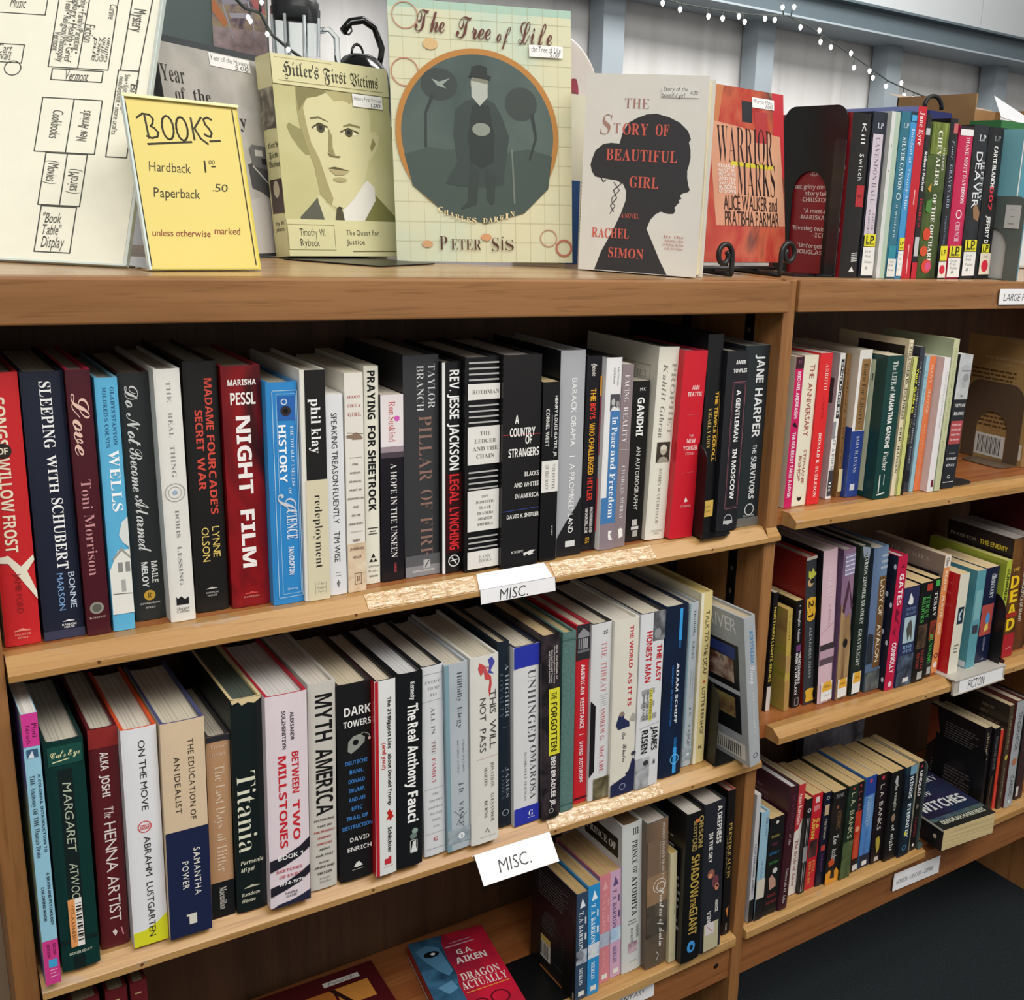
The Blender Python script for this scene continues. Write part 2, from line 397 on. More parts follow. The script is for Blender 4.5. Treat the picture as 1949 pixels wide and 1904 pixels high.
# ---------------------------------------------------------------- the two bookcases
APR = wood('80562f', '986c42', 'x', .42); TOP = wood('a07a52', 'bd9a70', 'x', .26, None, .6); UPR = wood('835730', '9c6e42', 'z', .42)
NOSE = wood('a57a45', 'bb9560', 'x', .33, 'a08a72'); SHF = wood('8a4e28', 'a2683a', 'x', .38); BACK = wood('4a3220', '5c402a', 'z', .6); BASE = wood('7a4c2a', '935f36', 'x', .42)
BLK = mat('141416', .45, .4, .05, 30)
def nose(mb, x0, x1, top, m, bev=.010, th=.0195, y0=.997, y1=1.025):
    pr = [(y1, 0), (y0+.014, 0), (y0+.001, -bev), (y0, -bev-.001), (y0, -th+.001), (y0+.001, -th), (y1, -th)]
    mb.extrude(pr, x0, x1, m, lambda t, p, q: (t, p, ZC+top(t)+q))
def shelf(case, x0, x1, top, nx0, nx1, bev, th=.0195):
    mb = MB()
    mb.extrude([(1.0252, 0), (1.234, 0), (1.234, -th), (1.0252, -th)], x0, x1, SHF, lambda t, p, q: (t, p, ZC+top(t)+q))
    s = mb.build('shelf', case)
    mb = MB(); nose(mb, nx0, nx1, top, NOSE, bev, th)
    rnd = random.Random(int(nx0*900+top(0)*77)); dk = mat('5a3418', .6)
    for i in range(4):                                  # nail holes in the edge strip
        xx = nx0+(nx1-nx0)*(.07+.27*i+.03*rnd.random()); zz = ZC+top(xx)-th*.72
        mb.face([(xx+math.cos(a*math.pi/4)*.0016, .9967, zz+math.sin(a*math.pi/4)*.0016) for a in range(8)], dk)
    return s, mb.build('edge_strip', s)
tag_case = 'oak bookcases standing side by side'
L1 = lambda x: -.3965+(x-.089)*.0029
L2 = lambda x: -.7095-(x-.089)*.014
LB = lambda x: -1.0
R1 = lambda x: -.3825-(x-.986)*.0085
R2 = lambda x: -.695-(x-.99)*.0155
cl = empty('bookcase', Matrix.Translation((.5, 1.2, 0))); tag(cl, 'oak bookcase filling the left two thirds, signs and display books on top', 'bookcase', tag_case)
cr = empty('bookcase', Matrix.Translation((1.4, 1.2, 0))); tag(cr, 'oak bookcase on the right, large print books along its top', 'bookcase', tag_case)
bpy.context.view_layer.update()
def part(mb, name, case):
    o = mb.build(name); o.parent = case; o.matrix_parent_inverse = case.matrix_world.inverted(); return o
def reparent(o, case): o.parent = case; o.matrix_parent_inverse = case.matrix_world.inverted()
for x0, x1, zt in ((.0655, .0848, -.0805), (.9372, .9565, -.0790)):
    b = MB(); b.box((x0, 1.004, 0), (x1, 1.47, ZC+zt), UPR); bevel(part(b, 'upright', cl), .0012)
b = MB(); b.box((.0848, 1.012, ZC-.1005), (.9372, 1.47, ZC-.0801), TOP); part(b, 'top_board', cl)
b = MB(); b.box((.06, .994, ZC-.1185), (.9362, 1.0118, ZC-.0803), APR); bevel(part(b, 'fascia', cl), .0022, 3)
b = MB(); b.box((.0848, 1.236, .10), (.9372, 1.242, ZC-.10), BACK); part(b, 'back_panel', cl)
for top, bev in ((L1, .012), (L2, .0105)):
    s, n = shelf(None, .0852, .9370, top, .0862, .9366, bev); reparent(s, cl)
    b = MB(); b.box((.9368, .997, ZC+top(.95)-.0185), (.9585, 1.0036, ZC+top(.95)-bev), NOSE); b.face([(.9368, .9985, ZC+top(.95)-bev), (.9585, .9985, ZC+top(.95)-bev), (.955, 1.0036, ZC+top(.95)-.002), (.9368, 1.0036, ZC+top(.95)-.001)], NOSE); o = b.build('edge_end', s)
b = MB(); nose(b, .0862, .9366, LB, NOSE, .003, .018); b.box((.0852, 1.0252, ZC-1.018), (.937, 1.234, ZC-1.0), SHF); part(b, 'base_shelf', cl)
b = MB(); b.box((.0852, 1.008, ZC-1.0765), (.937, 1.024, ZC-1.0185), BASE); o = part(b, 'plinth_rail', cl)
b = MB(); b.box((.02, 1.06, 0), (.0653, 1.46, ZC-.12), mat('7d6a55', .7)); part(b, 'end_panel', cl)
for xa, xb in ((.0850, .0862), (.9358, .9370)):       # slotted metal standards let into the uprights
    for y0 in (1.055, 1.185):
        b = MB(); b.box((xa, y0, ZC-.98), (xb, y0+.017, ZC-.125), mat('1c1a1a', .4, .5, 0, metal=.6))
        for i in range(26): b.box((xa-.0001, y0+.006, ZC-.95+i*.032), (xb+.0001, y0+.011, ZC-.944+i*.032), mat('5a5048', .5))
        part(b, 'shelf_standard', cl)
b = MB(); b.lathe([(0, 0), (.004, 0), (.0042, .0006), (.0018, .0012), (0, .0004)], mat('2a1c14', .4, .5, 0, metal=.5), n=16)
o = b.build('screw_cap'); o.matrix_world = Matrix.Translation((.912, 1.0078, ZC-1.047)) @ Matrix.Rotation(R(90), 4, 'X'); reparent(o, cl)
# right bookcase
b = MB(); b.box((1.829, 1.004, 0), (1.848, 1.47, ZC-.0815), UPR); bevel(part(b, 'upright', cr), .0012)
b = MB(); b.box((.9376, 1.0125, ZC-.0798), (1.85, 1.47, ZC-.0794), TOP); b.box((.9567, 1.012, ZC-.0985), (1.829, 1.47, ZC-.0797), TOP); part(b, 'top_board', cr)
b = MB(); b.box((.9569, .999, ZC-.1185), (1.84, 1.0118, ZC-.0795), APR); bevel(part(b, 'fascia', cr), .0016, 3)
b = MB(); b.box((.9567, 1.236, .23), (1.829, 1.242, ZC-.099), BACK); part(b, 'back_panel', cr)
for top, nx0, bev in ((R1, .9835, .0085), (R2, .987, .0085)):
    s, n = shelf(None, .960, 1.828, top, nx0, 1.826, bev); reparent(s, cr)
b = MB(); nose(b, .9575, 1.347, LB, NOSE, .003, .0165, .998); nose(b, 1.492, 1.826, LB, NOSE, .003, .0165, .998); b.box((.957, 1.0252, ZC-1.018), (1.829, 1.234, ZC-1.0), SHF); part(b, 'base_shelf', cr)
b = MB(); b.box((.957, 1.010, ZC-1.0825), (1.8285, 1.0248, ZC-1.0182), BASE); part(b, 'plinth_rail', cr)

# ---------------------------------------------------------------- books on the shelves
GEO = {'red': (0.0895, 1.0297, -0.3959, 0.027, 0.2363, 0.0065, 'L1'), 'navy': (0.119, 1.03, -0.3958, 0.0318, 0.2356, 0.0014, 'L1'), 'love': (0.152, 1.0244, -0.3958, 0.0187, 0.2371, -0.001, 'L1'), 'wells': (0.1731, 1.0247, -0.3957, 0.0177, 0.2291, 0.0009, 'L1'),
 'alarmed': (0.1947, 1.0397, -0.3956, 0.0259, 0.23, -0.0064, 'L1'), 'realthing': (0.221, 1.0226, -0.3956, 0.0215, 0.2347, -0.0064, 'L1'), 'fourcade': (0.2468, 1.0352, -0.3955, 0.0294, 0.2383, -0.0015, 'L1'), 'nightfilm': (0.2786, 1.0316, -0.3953, 0.0353, 0.2332, -0.0029, 'L1'),
 'history': (0.3143, 1.0215, -0.3953, 0.0291, 0.218, -0, 'L1'), 'redeploy': (0.3438, 1.0172, -0.3952, 0.0241, 0.2289, 0.0039, 'L1'), 'treason': (0.3704, 1.0227, -0.3951, 0.0171, 0.2036, -0.0024, 'L1'), 'shoot': (0.3889, 1.023, -0.3951, 0.0186, 0.2233, 0.0015, 'L1'),
 'sheetrock': (0.414, 1.0376, -0.395, 0.0149, 0.2266, 0.0027, 'L1'), 'hope': (0.4302, 1.0357, -0.3949, 0.0242, 0.1972, 0.0015, 'L1'), 'pillar': (0.4561, 1.0358, -0.3948, 0.0389, 0.2356, -0.0039, 'L1'), 'jackson': (0.4955, 1.03, -0.3948, 0.0223, 0.2279, -0.0039, 'L1'),
 'ledger': (0.5183, 1.0219, -0.3946, 0.0394, 0.2329, -0.0044, 'L1'), 'country': (0.5581, 1.0145, -0.3945, 0.0462, 0.2347, -0.0013, 'L1'), 'gates': (0.6079, 1.0175, -0.3944, 0.0212, 0.2036, -0.0019, 'L1'), 'promised': (0.6332, 1.0228, -0.3943, 0.0319, 0.2359, -0.0021, 'L1'),
 'boys': (0.67, 1.0289, -0.3943, 0.0197, 0.2279, 0.004, 'L1'), 'peace': (0.6901, 1.0212, -0.3942, 0.0211, 0.2263, 0.0077, 'L1'), 'facing': (0.712, 1.0222, -0.3941, 0.0156, 0.2176, 0.009, 'L1'), 'gandhi': (0.7364, 1.0336, -0.3941, 0.024, 0.1954, 0.0083, 'L1'),
 'prophet': (0.7609, 1.0266, -0.394, 0.0294, 0.2348, 0.0332, 'L1'), 'beattie': (0.7907, 1.0165, -0.3939, 0.035, 0.2302, 0.0332, 'L1'), 'temple': (0.8348, 1.0187, -0.3929, 0.0237, 0.248, 0.0, 'L1'), 'moscow': (0.8605, 1.012, -0.3922, 0.034, 0.227, 0.0, 'L1'),
 'harper': (0.8965, 1.020, -0.3936, 0.0395, 0.233, 0.0, 'L1'), 'anatomy': (0.0889, 0.9907, -0.709, 0.0123, 0.2665, 0.0084, 'L2'), 'catseye': (0.1045, 1.0009, -0.7092, 0.0311, 0.2306, 0.0083, 'L2'), 'henna': (0.1397, 1.0166, -0.7097, 0.0242, 0.2274, 0.0163, 'L2'),
 'onmove': (0.1654, 1.0042, -0.7101, 0.0302, 0.226, 0.0117, 'L2'), 'idealist': (0.1962, 0.9986, -0.7105, 0.0385, 0.2267, 0.0173, 'L2'), 'lastdays': (0.2382, 1.0112, -0.7111, 0.0219, 0.198, 0.019, 'L2'), 'titania': (0.2616, 1.0067, -0.7114, 0.0293, 0.2332, 0.013, 'L2'),
 'millstone': (0.2913, 0.9966, -0.7118, 0.0405, 0.2334, 0.013, 'L2'), 'myth': (0.3355, 1.0057, -0.7125, 0.0281, 0.2339, 0.0149, 'L2'), 'towers': (0.3665, 1.0042, -0.7129, 0.0361, 0.2268, 0.0042, 'L2'), 'lies': (0.403, 0.9958, -0.7134, 0.0229, 0.2274, 0.0042, 'L2'),
 'fauci': (0.4277, 0.9969, -0.7137, 0.0289, 0.2288, 0.0042, 'L2'), 'family': (0.4627, 1.0034, -0.7142, 0.0252, 0.2289, -0.0205, 'L2'), 'elegy': (0.4886, 0.9996, -0.7146, 0.0276, 0.2275, -0.022, 'L2'), 'notpass': (0.5166, 0.9967, -0.715, 0.0342, 0.2307, -0.016, 'L2'),
 'loyalty': (0.5622, 1.0152, -0.7156, 0.0152, 0.2344, -0.0305, 'L2'), 'unhinged': (0.5779, 1.0085, -0.7158, 0.0328, 0.2277, -0.0229, 'L2'), 'forgotten': (0.6128, 1.0031, -0.7163, 0.0237, 0.2371, -0.03, 'L2'), 'teal': (0.6408, 1.0086, -0.7167, 0.0181, 0.2335, -0.0152, 'L2'),
 'amres': (0.6647, 1.0168, -0.7171, 0.0187, 0.236, -0.0168, 'L2'), 'threat': (0.6839, 1.013, -0.7173, 0.0287, 0.2347, -0.0154, 'L2'), 'worldas': (0.7129, 1.0079, -0.7177, 0.0359, 0.2354, -0.0134, 'L2'), 'honest': (0.7502, 1.0078, -0.7183, 0.0364, 0.2375, -0.0089, 'L2'),
 'schiff': (0.7929, 1.0133, -0.7189, 0.0355, 0.2379, -0.012, 'L2'), 'elegyb': (0.8387, 1.0253, -0.7195, 0.0157, 0.2317, -0.0123, 'L2'), 'deaf': (0.8567, 1.0242, -0.7197, 0.0195, 0.2432, -0.0129, 'L2'), 'airstream': (0.9170, 0.975, -0.7185, 0.0195, 0.2211, -0.152, 'L2'),
 'barrona': (0.6721, 1.007, -0.9995, 0.0169, 0.1594, -0.0212, 'L3'), 'barronb': (0.6908, 1.0072, -0.9995, 0.0175, 0.1645, -0.0274, 'L3'), 'barronc': (0.7153, 1.0172, -0.9995, 0.0165, 0.165, -0.0354, 'L3'), 'barrond': (0.7342, 1.0191, -0.9995, 0.0174, 0.1641, -0.0472, 'L3'),
 'ayodhya': (0.752, 1.0162, -0.9995, 0.0312, 0.2271, -0.0472, 'L3'), 'priestess': (0.7835, 1.0064, -0.9995, 0.0354, 0.2247, -0.0472, 'L3'), 'cream': (0.8193, 1.0016, -0.9995, 0.0111, 0.172, -0.0472, 'L3'), 'shadow': (0.8312, 0.9892, -0.9995, 0.031, 0.2301, -0.0258, 'L3'),
 'deepness': (0.8661, 0.9917, -0.9995, 0.0364, 0.2334, -0.0409, 'L3'), 'prentice': (0.9181, 1.0072, -0.9995, 0.0137, 0.2322, -0.0333, 'L3'), 'seabeast': (0.9907, 1.0306, -0.382, 0.0139, 0.2028, 0.0058, 'R1'), 'anniv': (1.0078, 1.0337, -0.3822, 0.0257, 0.2038, 0.0081, 'R1'),
 'arroyo': (1.0339, 1.0308, -0.3824, 0.0218, 0.2065, 0.009, 'R1'), 'lit': (1.0821, 1.0437, -0.3828, 0.01, 0.2034, 0.0172, 'R1'), 'brown': (1.1055, 1.0466, -0.383, 0.0083, 0.2016, -0.0198, 'R1'), 'liberty': (1.1151, 1.0386, -0.3831, 0.0243, 0.2076, 0.0146, 'R1'),
 'mahatma': (1.1439, 1.0125, -0.3833, 0.0335, 0.2026, 0.0063, 'R1'), 'forest': (1.1858, 1.0174, -0.3837, 0.009, 0.2227, 0.0249, 'R1'), 'yellow': (1.1953, 1.0148, -0.3838, 0.0145, 0.1986, 0.0262, 'R1'), 'darkgrey': (1.2227, 1.0258, -0.384, 0.0102, 0.2113, 0.0161, 'R1'),
 'lightblue': (1.2333, 1.0232, -0.3841, 0.0077, 0.199, 0.0237, 'R1'), 'orange': (1.2427, 1.0236, -0.3842, 0.0136, 0.1977, 0.0176, 'R1'), 'pinkwhite': (1.2567, 1.0106, -0.3843, 0.0136, 0.197, 0.029, 'R1'), 'palegreen': (1.2717, 1.0092, -0.3844, 0.0125, 0.2233, 0.0237, 'R1'),
 'vietnam': (1.2931, 1.0143, -0.3846, 0.0293, 0.1992, 0.0393, 'R1'), 'blackyel': (1.0125, 1.057, -0.6948, 0.0088, 0.1812, 0, 'R2'), 'ochre': (1.0371, 1.0437, -0.6952, 0.0093, 0.158, -0.0524, 'R2'), 'guide': (1.0563, 1.0456, -0.6955, 0.014, 0.1674, -0.0611, 'R2'),
 'seerer': (1.0779, 1.0446, -0.6959, 0.02, 0.2312, -0.0873, 'R2'), 'twilight': (1.0983, 1.0361, -0.6962, 0.0282, 0.2395, -0.0663, 'R2'), 'purple': (1.1319, 1.0341, -0.6967, 0.024, 0.2361, -0.0428, 'R2'), 'grave': (1.1626, 1.0341, -0.6972, 0.021, 0.2374, -0.0276, 'R2'),
 'avalon': (1.1936, 1.0334, -0.6977, 0.031, 0.2302, -0.0384, 'R2'), 'connolly': (1.225, 1.0208, -0.6981, 0.0209, 0.216, 0.0015, 'R2'), 'horse': (1.249, 1.0209, -0.6985, 0.0349, 0.1634, -0.015, 'R2'), 'brooksa': (1.2847, 1.0207, -0.6991, 0.0288, 0.1656, -0.0076, 'R2'),
 'brooksb': (1.3215, 1.0264, -0.6996, 0.0171, 0.1653, -0.0087, 'R2'), 'player': (1.3468, 1.0325, -0.7, 0.0145, 0.1975, 0.0045, 'R2'), 'whitered': (1.3667, 1.015, -0.7003, 0.0235, 0.1687, 0.0097, 'R2'), 'tealb': (1.4105, 1.0142, -0.701, 0.022, 0.169, 0, 'R2'),
 'navyb': (1.4411, 1.0199, -0.7015, 0.0339, 0.1674, 0, 'R2'), 'lime': (1.4805, 1.011, -0.7008, 0.0132, 0.1761, 0, 'R2'), 'dead': (1.5072, 1.0167, -0.7025, 0.0286, 0.2104, -0.0349, 'R2'), 'deadb': (1.5563, 1.0298, -0.7033, 0.0317, 0.203, -0.0349, 'R2'),
 'white': (0.9687, 1.0092, -0.9995, 0.0081, 0.2075, -0.0085, 'R3'), 'sky': (0.9791, 1.0074, -0.9995, 0.0155, 0.177, -0.01, 'R3'), 'colored': (0.9965, 1.0084, -0.9995, 0.028, 0.1606, -0.0005, 'R3'), 'maroon': (1.0249, 1.006, -0.9995, 0.018, 0.2024, 0.0184, 'R3'),
 'karenina': (1.0642, 1.0261, -0.9995, 0.0149, 0.1862, 0.0024, 'R3'), 'blackwhite': (1.0795, 1.0201, -0.9995, 0.0121, 0.1607, 0.0024, 'R3'), 'aiken': (1.0927, 1.0221, -0.9995, 0.0221, 0.1628, -0.0018, 'R3'), 'navyc': (1.1152, 1.0199, -0.9995, 0.0152, 0.1602, 0.0085, 'R3'),
 'archer': (1.1308, 1.016, -0.9995, 0.0283, 0.1581, 0.0085, 'R3'), 'banksgreen': (1.1595, 1.0125, -0.9995, 0.0217, 0.162, 0.0085, 'R3'), 'banksred': (1.1878, 1.0171, -0.9995, 0.0167, 0.1591, -0.0254, 'R3'), 'bluepb': (1.2076, 1.0183, -0.9995, 0.0235, 0.1613, -0.0195, 'R3'),
 'banksmar': (1.2334, 1.0159, -0.9995, 0.0237, 0.1599, -0.0262, 'R3'), 'blackpb': (1.2575, 1.0094, -0.9995, 0.0284, 0.1596, -0.0259, 'R3'), 'kings': (1.2864, 1.0052, -0.9995, 0.0252, 0.1626, -0.0258, 'R3'), 'redblack': (1.3173, 1.0081, -0.9995, 0.0142, 0.1612, -0.0084, 'R3'),
 'textback': (1.5032, 1.0195, -0.9995, 0.0165, 0.1687, -0.0209, 'R3'), 'blackc': (1.5289, 1.0195, -0.9995, 0.017, 0.1612, -0.0209, 'R3'), 'redthin': (1.5478, 1.0195, -0.9995, 0.0075, 0.154, -0.0209, 'R3'), 'tan': (1.5557, 1.0137, -0.9995, 0.0131, 0.2006, -0.0209, 'R3'),
 'tender': (1.5693, 1.0087, -0.9995, 0.0229, 0.2069, -0.0209, 'R3'), 'darkr': (1.6096, 1.0163, -0.9995, 0.023, 0.1936, -0.0209, 'R3'), 'kill': (1.0704, 1.045, -0.079, 0.0335, 0.2065, -0.0053, 'R0'), 'cavendon': (1.1073, 1.045, -0.079, 0.0262, 0.2109, -0.0021, 'R0'),
 'palegrn': (1.1339, 1.04, -0.079, 0.018, 0.2132, -0.0002, 'R0'), 'silver': (1.1523, 1.04, -0.079, 0.0179, 0.2149, 0.0067, 'R0'), 'incident': (1.1717, 1.04, -0.079, 0.012, 0.2165, 0.0013, 'R0'), 'eyre': (1.1854, 1.04, -0.079, 0.0173, 0.2245, -0.0046, 'R0'),
 'thin': (1.2043, 1.04, -0.079, 0.0104, 0.2152, -0.0099, 'R0'), 'orchard': (1.2177, 1.04, -0.079, 0.0389, 0.2072, -0.0206, 'R0'), 'grafton': (1.2591, 1.04, -0.079, 0.0173, 0.2149, -0.0308, 'R0'), 'crimson': (1.2775, 1.04, -0.079, 0.0307, 0.2071, -0.0207, 'R0'),
 'deaver': (1.3102, 1.04, -0.079, 0.0315, 0.2111, -0.0235, 'R0'), 'carte': (1.3431, 1.04, -0.079, 0.034, 0.2107, -0.0242, 'R0')}
GRP = dict(L1='books on the upper shelf of the left bookcase', L2='books on the middle shelf of the left bookcase', L3='books on the bottom shelf of the left bookcase', R0='large print books along the top of the right bookcase', R1='books on the upper shelf of the right bookcase', R2='books on the middle shelf of the right bookcase', R3='books on the bottom shelf of the right bookcase')
SHELF = {}
def B(key, kind, col, label, els, **k):
    x, y, z, T, H, ln, sh = GEO[key]
    D = k.pop('D', None) or (.107 if H < .185 and kind == 'P' else (.135 if kind == 'P' else min(.165, .66*H)))
    if callable(els): els = els(T, H)
    return book(key, x, y, z, T, H, D, lean=ln, kind=kind, col=col, els=els, label=label, group=GRP[sh], **k)
V = lambda *a: ('V',)+a
Hh = lambda *a: ('H',)+a
RR = lambda *a: ('R',)+a
def stack(lines, s0, ds, t0, t1, h, col, font='a'):
    """short words set across the spine one below the other, widths in proportion"""
    mx = max(len(l) for l in lines); out = []
    for i, l in enumerate(lines):
        k = max(.35, len(l)/mx); c = (t0+t1)/2; out.append(Hh(l, s0+ds*i, c-(t1-t0)/2*k, c+(t1-t0)/2*k, h, col, font))
    return out

# upper shelf, left
B('red', 'C', 'c4262a', 'red hardcover with cream title and pale branch, first at left end of upper shelf',
  [V('SONGS', .085, .26, .42, .34, 'eadfc6', 'b'), ('E', .275, .42, .24, .24, '2a2620'), Hh('OF', .275, .28, .56, .2, 'eadfc6', 'b'), V('WILLOW FROST', .3, .645, .42, .34, 'eadfc6', 'b'),
   ('P', [(.66, .02), (.655, .3), (.70, .62), (.66, .98), (.68, 1), (.72, .78), (.80, 1), (.83, 1), (.75, .6), (.685, .28), (.68, .02)], 'e6e0cc'),
   V('JAMIE FORD', .725, .875, .5, .17, '8e1c20'), *HOUSE(.945, .5, .26, 'e58f80'), Hh('BALLANTINE', .957, .28, .72, .07, 'e58f80', 'b'), Hh('BOOKS', .970, .36, .64, .06, 'e58f80', 'b')], left='d8c8b0', rim='a01c20', pg='b8b0a0')
B('navy', 'C', '1c2132', 'navy hardcover with large white serif title beside the red one on the upper shelf',
  [V('SLEEPING', .035, .275, .55, .27, 'f2f2f0', 's'), V('WITH', .3, .44, .56, .22, 'f2f2f0', 's'), V('SCHUBERT', .46, .73, .6, .27, 'f2f2f0', 's'), V('BONNIE', .745, .885, .78, .15, 'c4d2e6', 'a'), V('MARSON', .745, .89, .5, .15, '7fa6d6', 'a'),
   *HOUSE(.935, .62, .16, 'e8e8e8'), Hh('RANDOM', .947, .45, .8, .06, 'dddddd', 'b'), Hh('HOUSE', .957, .5, .75, .055, 'dddddd', 'b'), RR(.965, 1, 0, 1, '343850')], rim='1c2132')
B('love', 'C', '481620', 'maroon hardcover with a big script title, third from left on the upper shelf',
  [V('Love', .085, .31, .5, .72, 'e6bfae', 'c'), V('Toni', .4, .51, .45, .42, 'c58d90', 'r'), V('Morrison', .53, .765, .48, .42, 'c58d90', 'r'), ('E', .893, .47, .3, .3, '8c8c80'), ('E', .893, .47, .2, .2, '5a5a52'), Hh('KNOPF', .93, .12, .82, .1, 'b8a49a', 's')], rim='c02848')
B('wells', 'C', '5cafd6', 'sky blue hardcover with white title and a house drawing low on the spine',
  [V('MILDRED S. COLVIN', .035, .265, .38, .17, '2c5c80', 's'), V('GLADYS STANYON', .035, .255, .72, .17, '2c5c80', 's'), V('WELLS', .275, .515, .6, .46, 'f6f8f8', 's'),
   ('P', [(.7, 1), (.54, 1), (.56, .72), (.61, .55), (.64, .7), (.66, .95)], 'd8dcd8'), ('P', [(.75, .02), (.67, .45), (.67, 1), (.93, 1), (.93, .02)], 'e2e2da'), ('P', [(.70, .2), (.66, .62), (.70, 1), (.71, 1), (.675, .62), (.71, .2)], '9a9a94'), RR(.72, .76, .4, .62, '8a8c88'), RR(.72, .76, .74, .95, '8a8c88'), RR(.79, .84, .5, .7, 'a8aaa4'), ('L', [(.845, .1), (.85, .95)], .04, '6a6c68')], rim='78a8c0')
B('alarmed', 'C', '2a2e2e', 'charcoal hardcover with long white script title and a small gold disc near the foot',
  [V('Do Not', .05, .285, .42, .42, 'dcdcd8', 'c'), V('Become', .29, .465, .42, .4, 'dcdcd8', 'c'), V('Alarmed', .48, .715, .48, .42, 'dcdcd8', 'c'), V('MAILE', .755, .845, .72, .2, 'e4e4e0', 'b'), V('MELOY', .755, .86, .4, .2, 'e4e4e0', 'b'), ('E', .895, .5, .19, .19, 'c99f3a'), Hh('R', .895, .43, .57, .2, '3a3018', 'r'), Hh('RIVERHEAD', .928, .18, .82, .07, 'b8b8b4', 'b'), Hh('BOOKS', .946, .34, .66, .065, 'b8b8b4', 'b')], rim='5a2830')
B('realthing', 'C', 'e0ded6', 'white hardcover with spaced grey lettering and round grey seal, near the dark charcoal one',
  [V('THE', .045, .125, .52, .17, '8c8e8a', 'r'), V('REAL', .165, .26, .52, .17, '8c8e8a', 'r'), V('THING', .29, .415, .52, .17, '8c8e8a', 'r'), ('C', .475, .5, .4, .03, '9a9c98'), ('C', .475, .5, .26, .02, '9a9c98'), ('E', .475, .5, .1, .1, '9ab0c8'), V('DORIS', .545, .655, .52, .15, '7c7e7c', 'r'), V('LESSING', .69, .85, .52, .15, '7c7e7c', 'r'), ('P', [(.895, .25), (.905, .32), (.895, .45), (.91, .6), (.9, .75), (.93, .75), (.93, .25)], '1c1c20'), Hh('Harper', .945, .25, .75, .13, '6a6a66', 'r'), Hh('Collins', .957, .25, .75, .13, '6a6a66', 'r')], pg='ccc4b4')
B('fourcade', 'C', '1a1919', 'black hardcover with coral red title and yellow author name, seventh on the upper shelf',
  [V('MADAME', .065, .265, .7, .22, 'cf4a3c', 'b'), V("FOURCADE'S", .285, .6, .7, .22, 'cf4a3c', 'b'), V('SECRET', .185, .345, .38, .22, 'cf4a3c', 'b'), V('WAR', .37, .5, .38, .22, 'cf4a3c', 'b'), V('LYNNE', .65, .775, .7, .22, 'dfc46a', 'a'), V('OLSON', .65, .79, .38, .22, 'dfc46a', 'a'), *HOUSE(.905, .48, .2, 'b8b8b4'), Hh('RANDOM', .92, .3, .68, .06, '9a9a96', 'b'), Hh('HOUSE', .932, .34, .64, .06, '9a9a96', 'b')], pg='b4b2ac')
B('nightfilm', 'C', matn(['120a0d', '1c0c10', '8a151b', '5c1016', '1a0a0e'], 9, (1, 1, .55), .3, 3, 1.2), 'dark red and black streaked hardcover with bold white block title',
  [Hh('MARISHA', .065, .15, .87, .15, 'f2eee8', 'k'), Hh('PESSL', .13, .2, .84, .32, 'f2eee8', 'b'), V('NIGHT', .2, .52, .5, .36, 'f2ece8', 'k'), V('FILM', .585, .83, .5, .36, 'f2ece8', 'k'), *HOUSE(.945, .5, .2, 'd05048'), Hh('RANDOM', .957, .3, .7, .05, 'c08078', 'b')], rim='a83040')
B('history', 'C', '2f85c6', 'bright blue hardcover with ornate bordered spine and dark gear emblem',
  [('O', .035, .97, .17, .98, .02, 'b6d6ea'), ('O', .05, .955, .3, .93, .018, '9cc4e2'), RR(.06, .165, .34, .9, '2a62ac'), ('E', .125, .6, .17, .17, '2e2a30'), ('E', .125, .6, .08, .08, '08080a'), ('C', .085, .55, .1, .03, 'd8e0e8'), V('HISTORY', .185, .44, .46, .24, 'f2f6fa', 'b'), V('THE TOTALLY USELESS', .19, .46, .77, .1, 'dfeaf4', 'r'), V('OF', .465, .495, .65, .1, 'dfeaf4', 'r'), V('S', .49, .58, .55, .6, 'c8ccd4', 'c'), V('CIENCE', .565, .7, .68, .34, 'dfe6ee', 's'), V('IAN CROFTON', .735, .865, .62, .17, 'e8f0f6', 'b'), Hh('Quercus', .93, .45, .8, .07, 'cfe0f0')], left='3c93d2')
B('redeploy', 'C', 'e6e4d8', 'cream hardcover with a black upper label band holding white lower case lettering',
  [RR(.0, .465, .16, .98, '1b1b1b'), RR(.465, 1, .12, 1, 'd6ceb0'), V('phil', .12, .225, .58, .38, 'f0f0ee', 's'), V('klay', .245, .35, .58, .38, 'f0f0ee', 's'), V('redeployment', .53, .855, .6, .3, '2c2a26', 'r'), ('L', [(.92, .4), (.97, .4)], .015, '888478'), ('L', [(.92, .85), (.97, .85)], .015, '888478'), Hh('The', .925, .5, .76, .1, '888478', 'i'), Hh('Penguin', .943, .45, .82, .1, '888478', 'i'), Hh('Press', .96, .5, .76, .1, '888478', 'i')], pg='cfc8b4', left='ecebe2')
B('treason', 'P', 'dddee0', 'slim white paperback with plain black title running down, left of the helicopter one',
  [V('SPEAKING TREASON FLUENTLY', .09, .635, .47, .33, '2a2a2c'), V('TIM WISE', .675, .83, .47, .33, '2a2a2c'), ('L', [(.885, .35), (.885, .65)], .03, '8a8a8c'), ('L', [(.9, .35), (.9, .65)], .03, '8a8a8c'), ('C', .94, .5, .1, .04, '4a4a4c'), ('L', [(.925, .5), (.96, .5)], .04, '4a4a4c')], pg='d8d4c8')
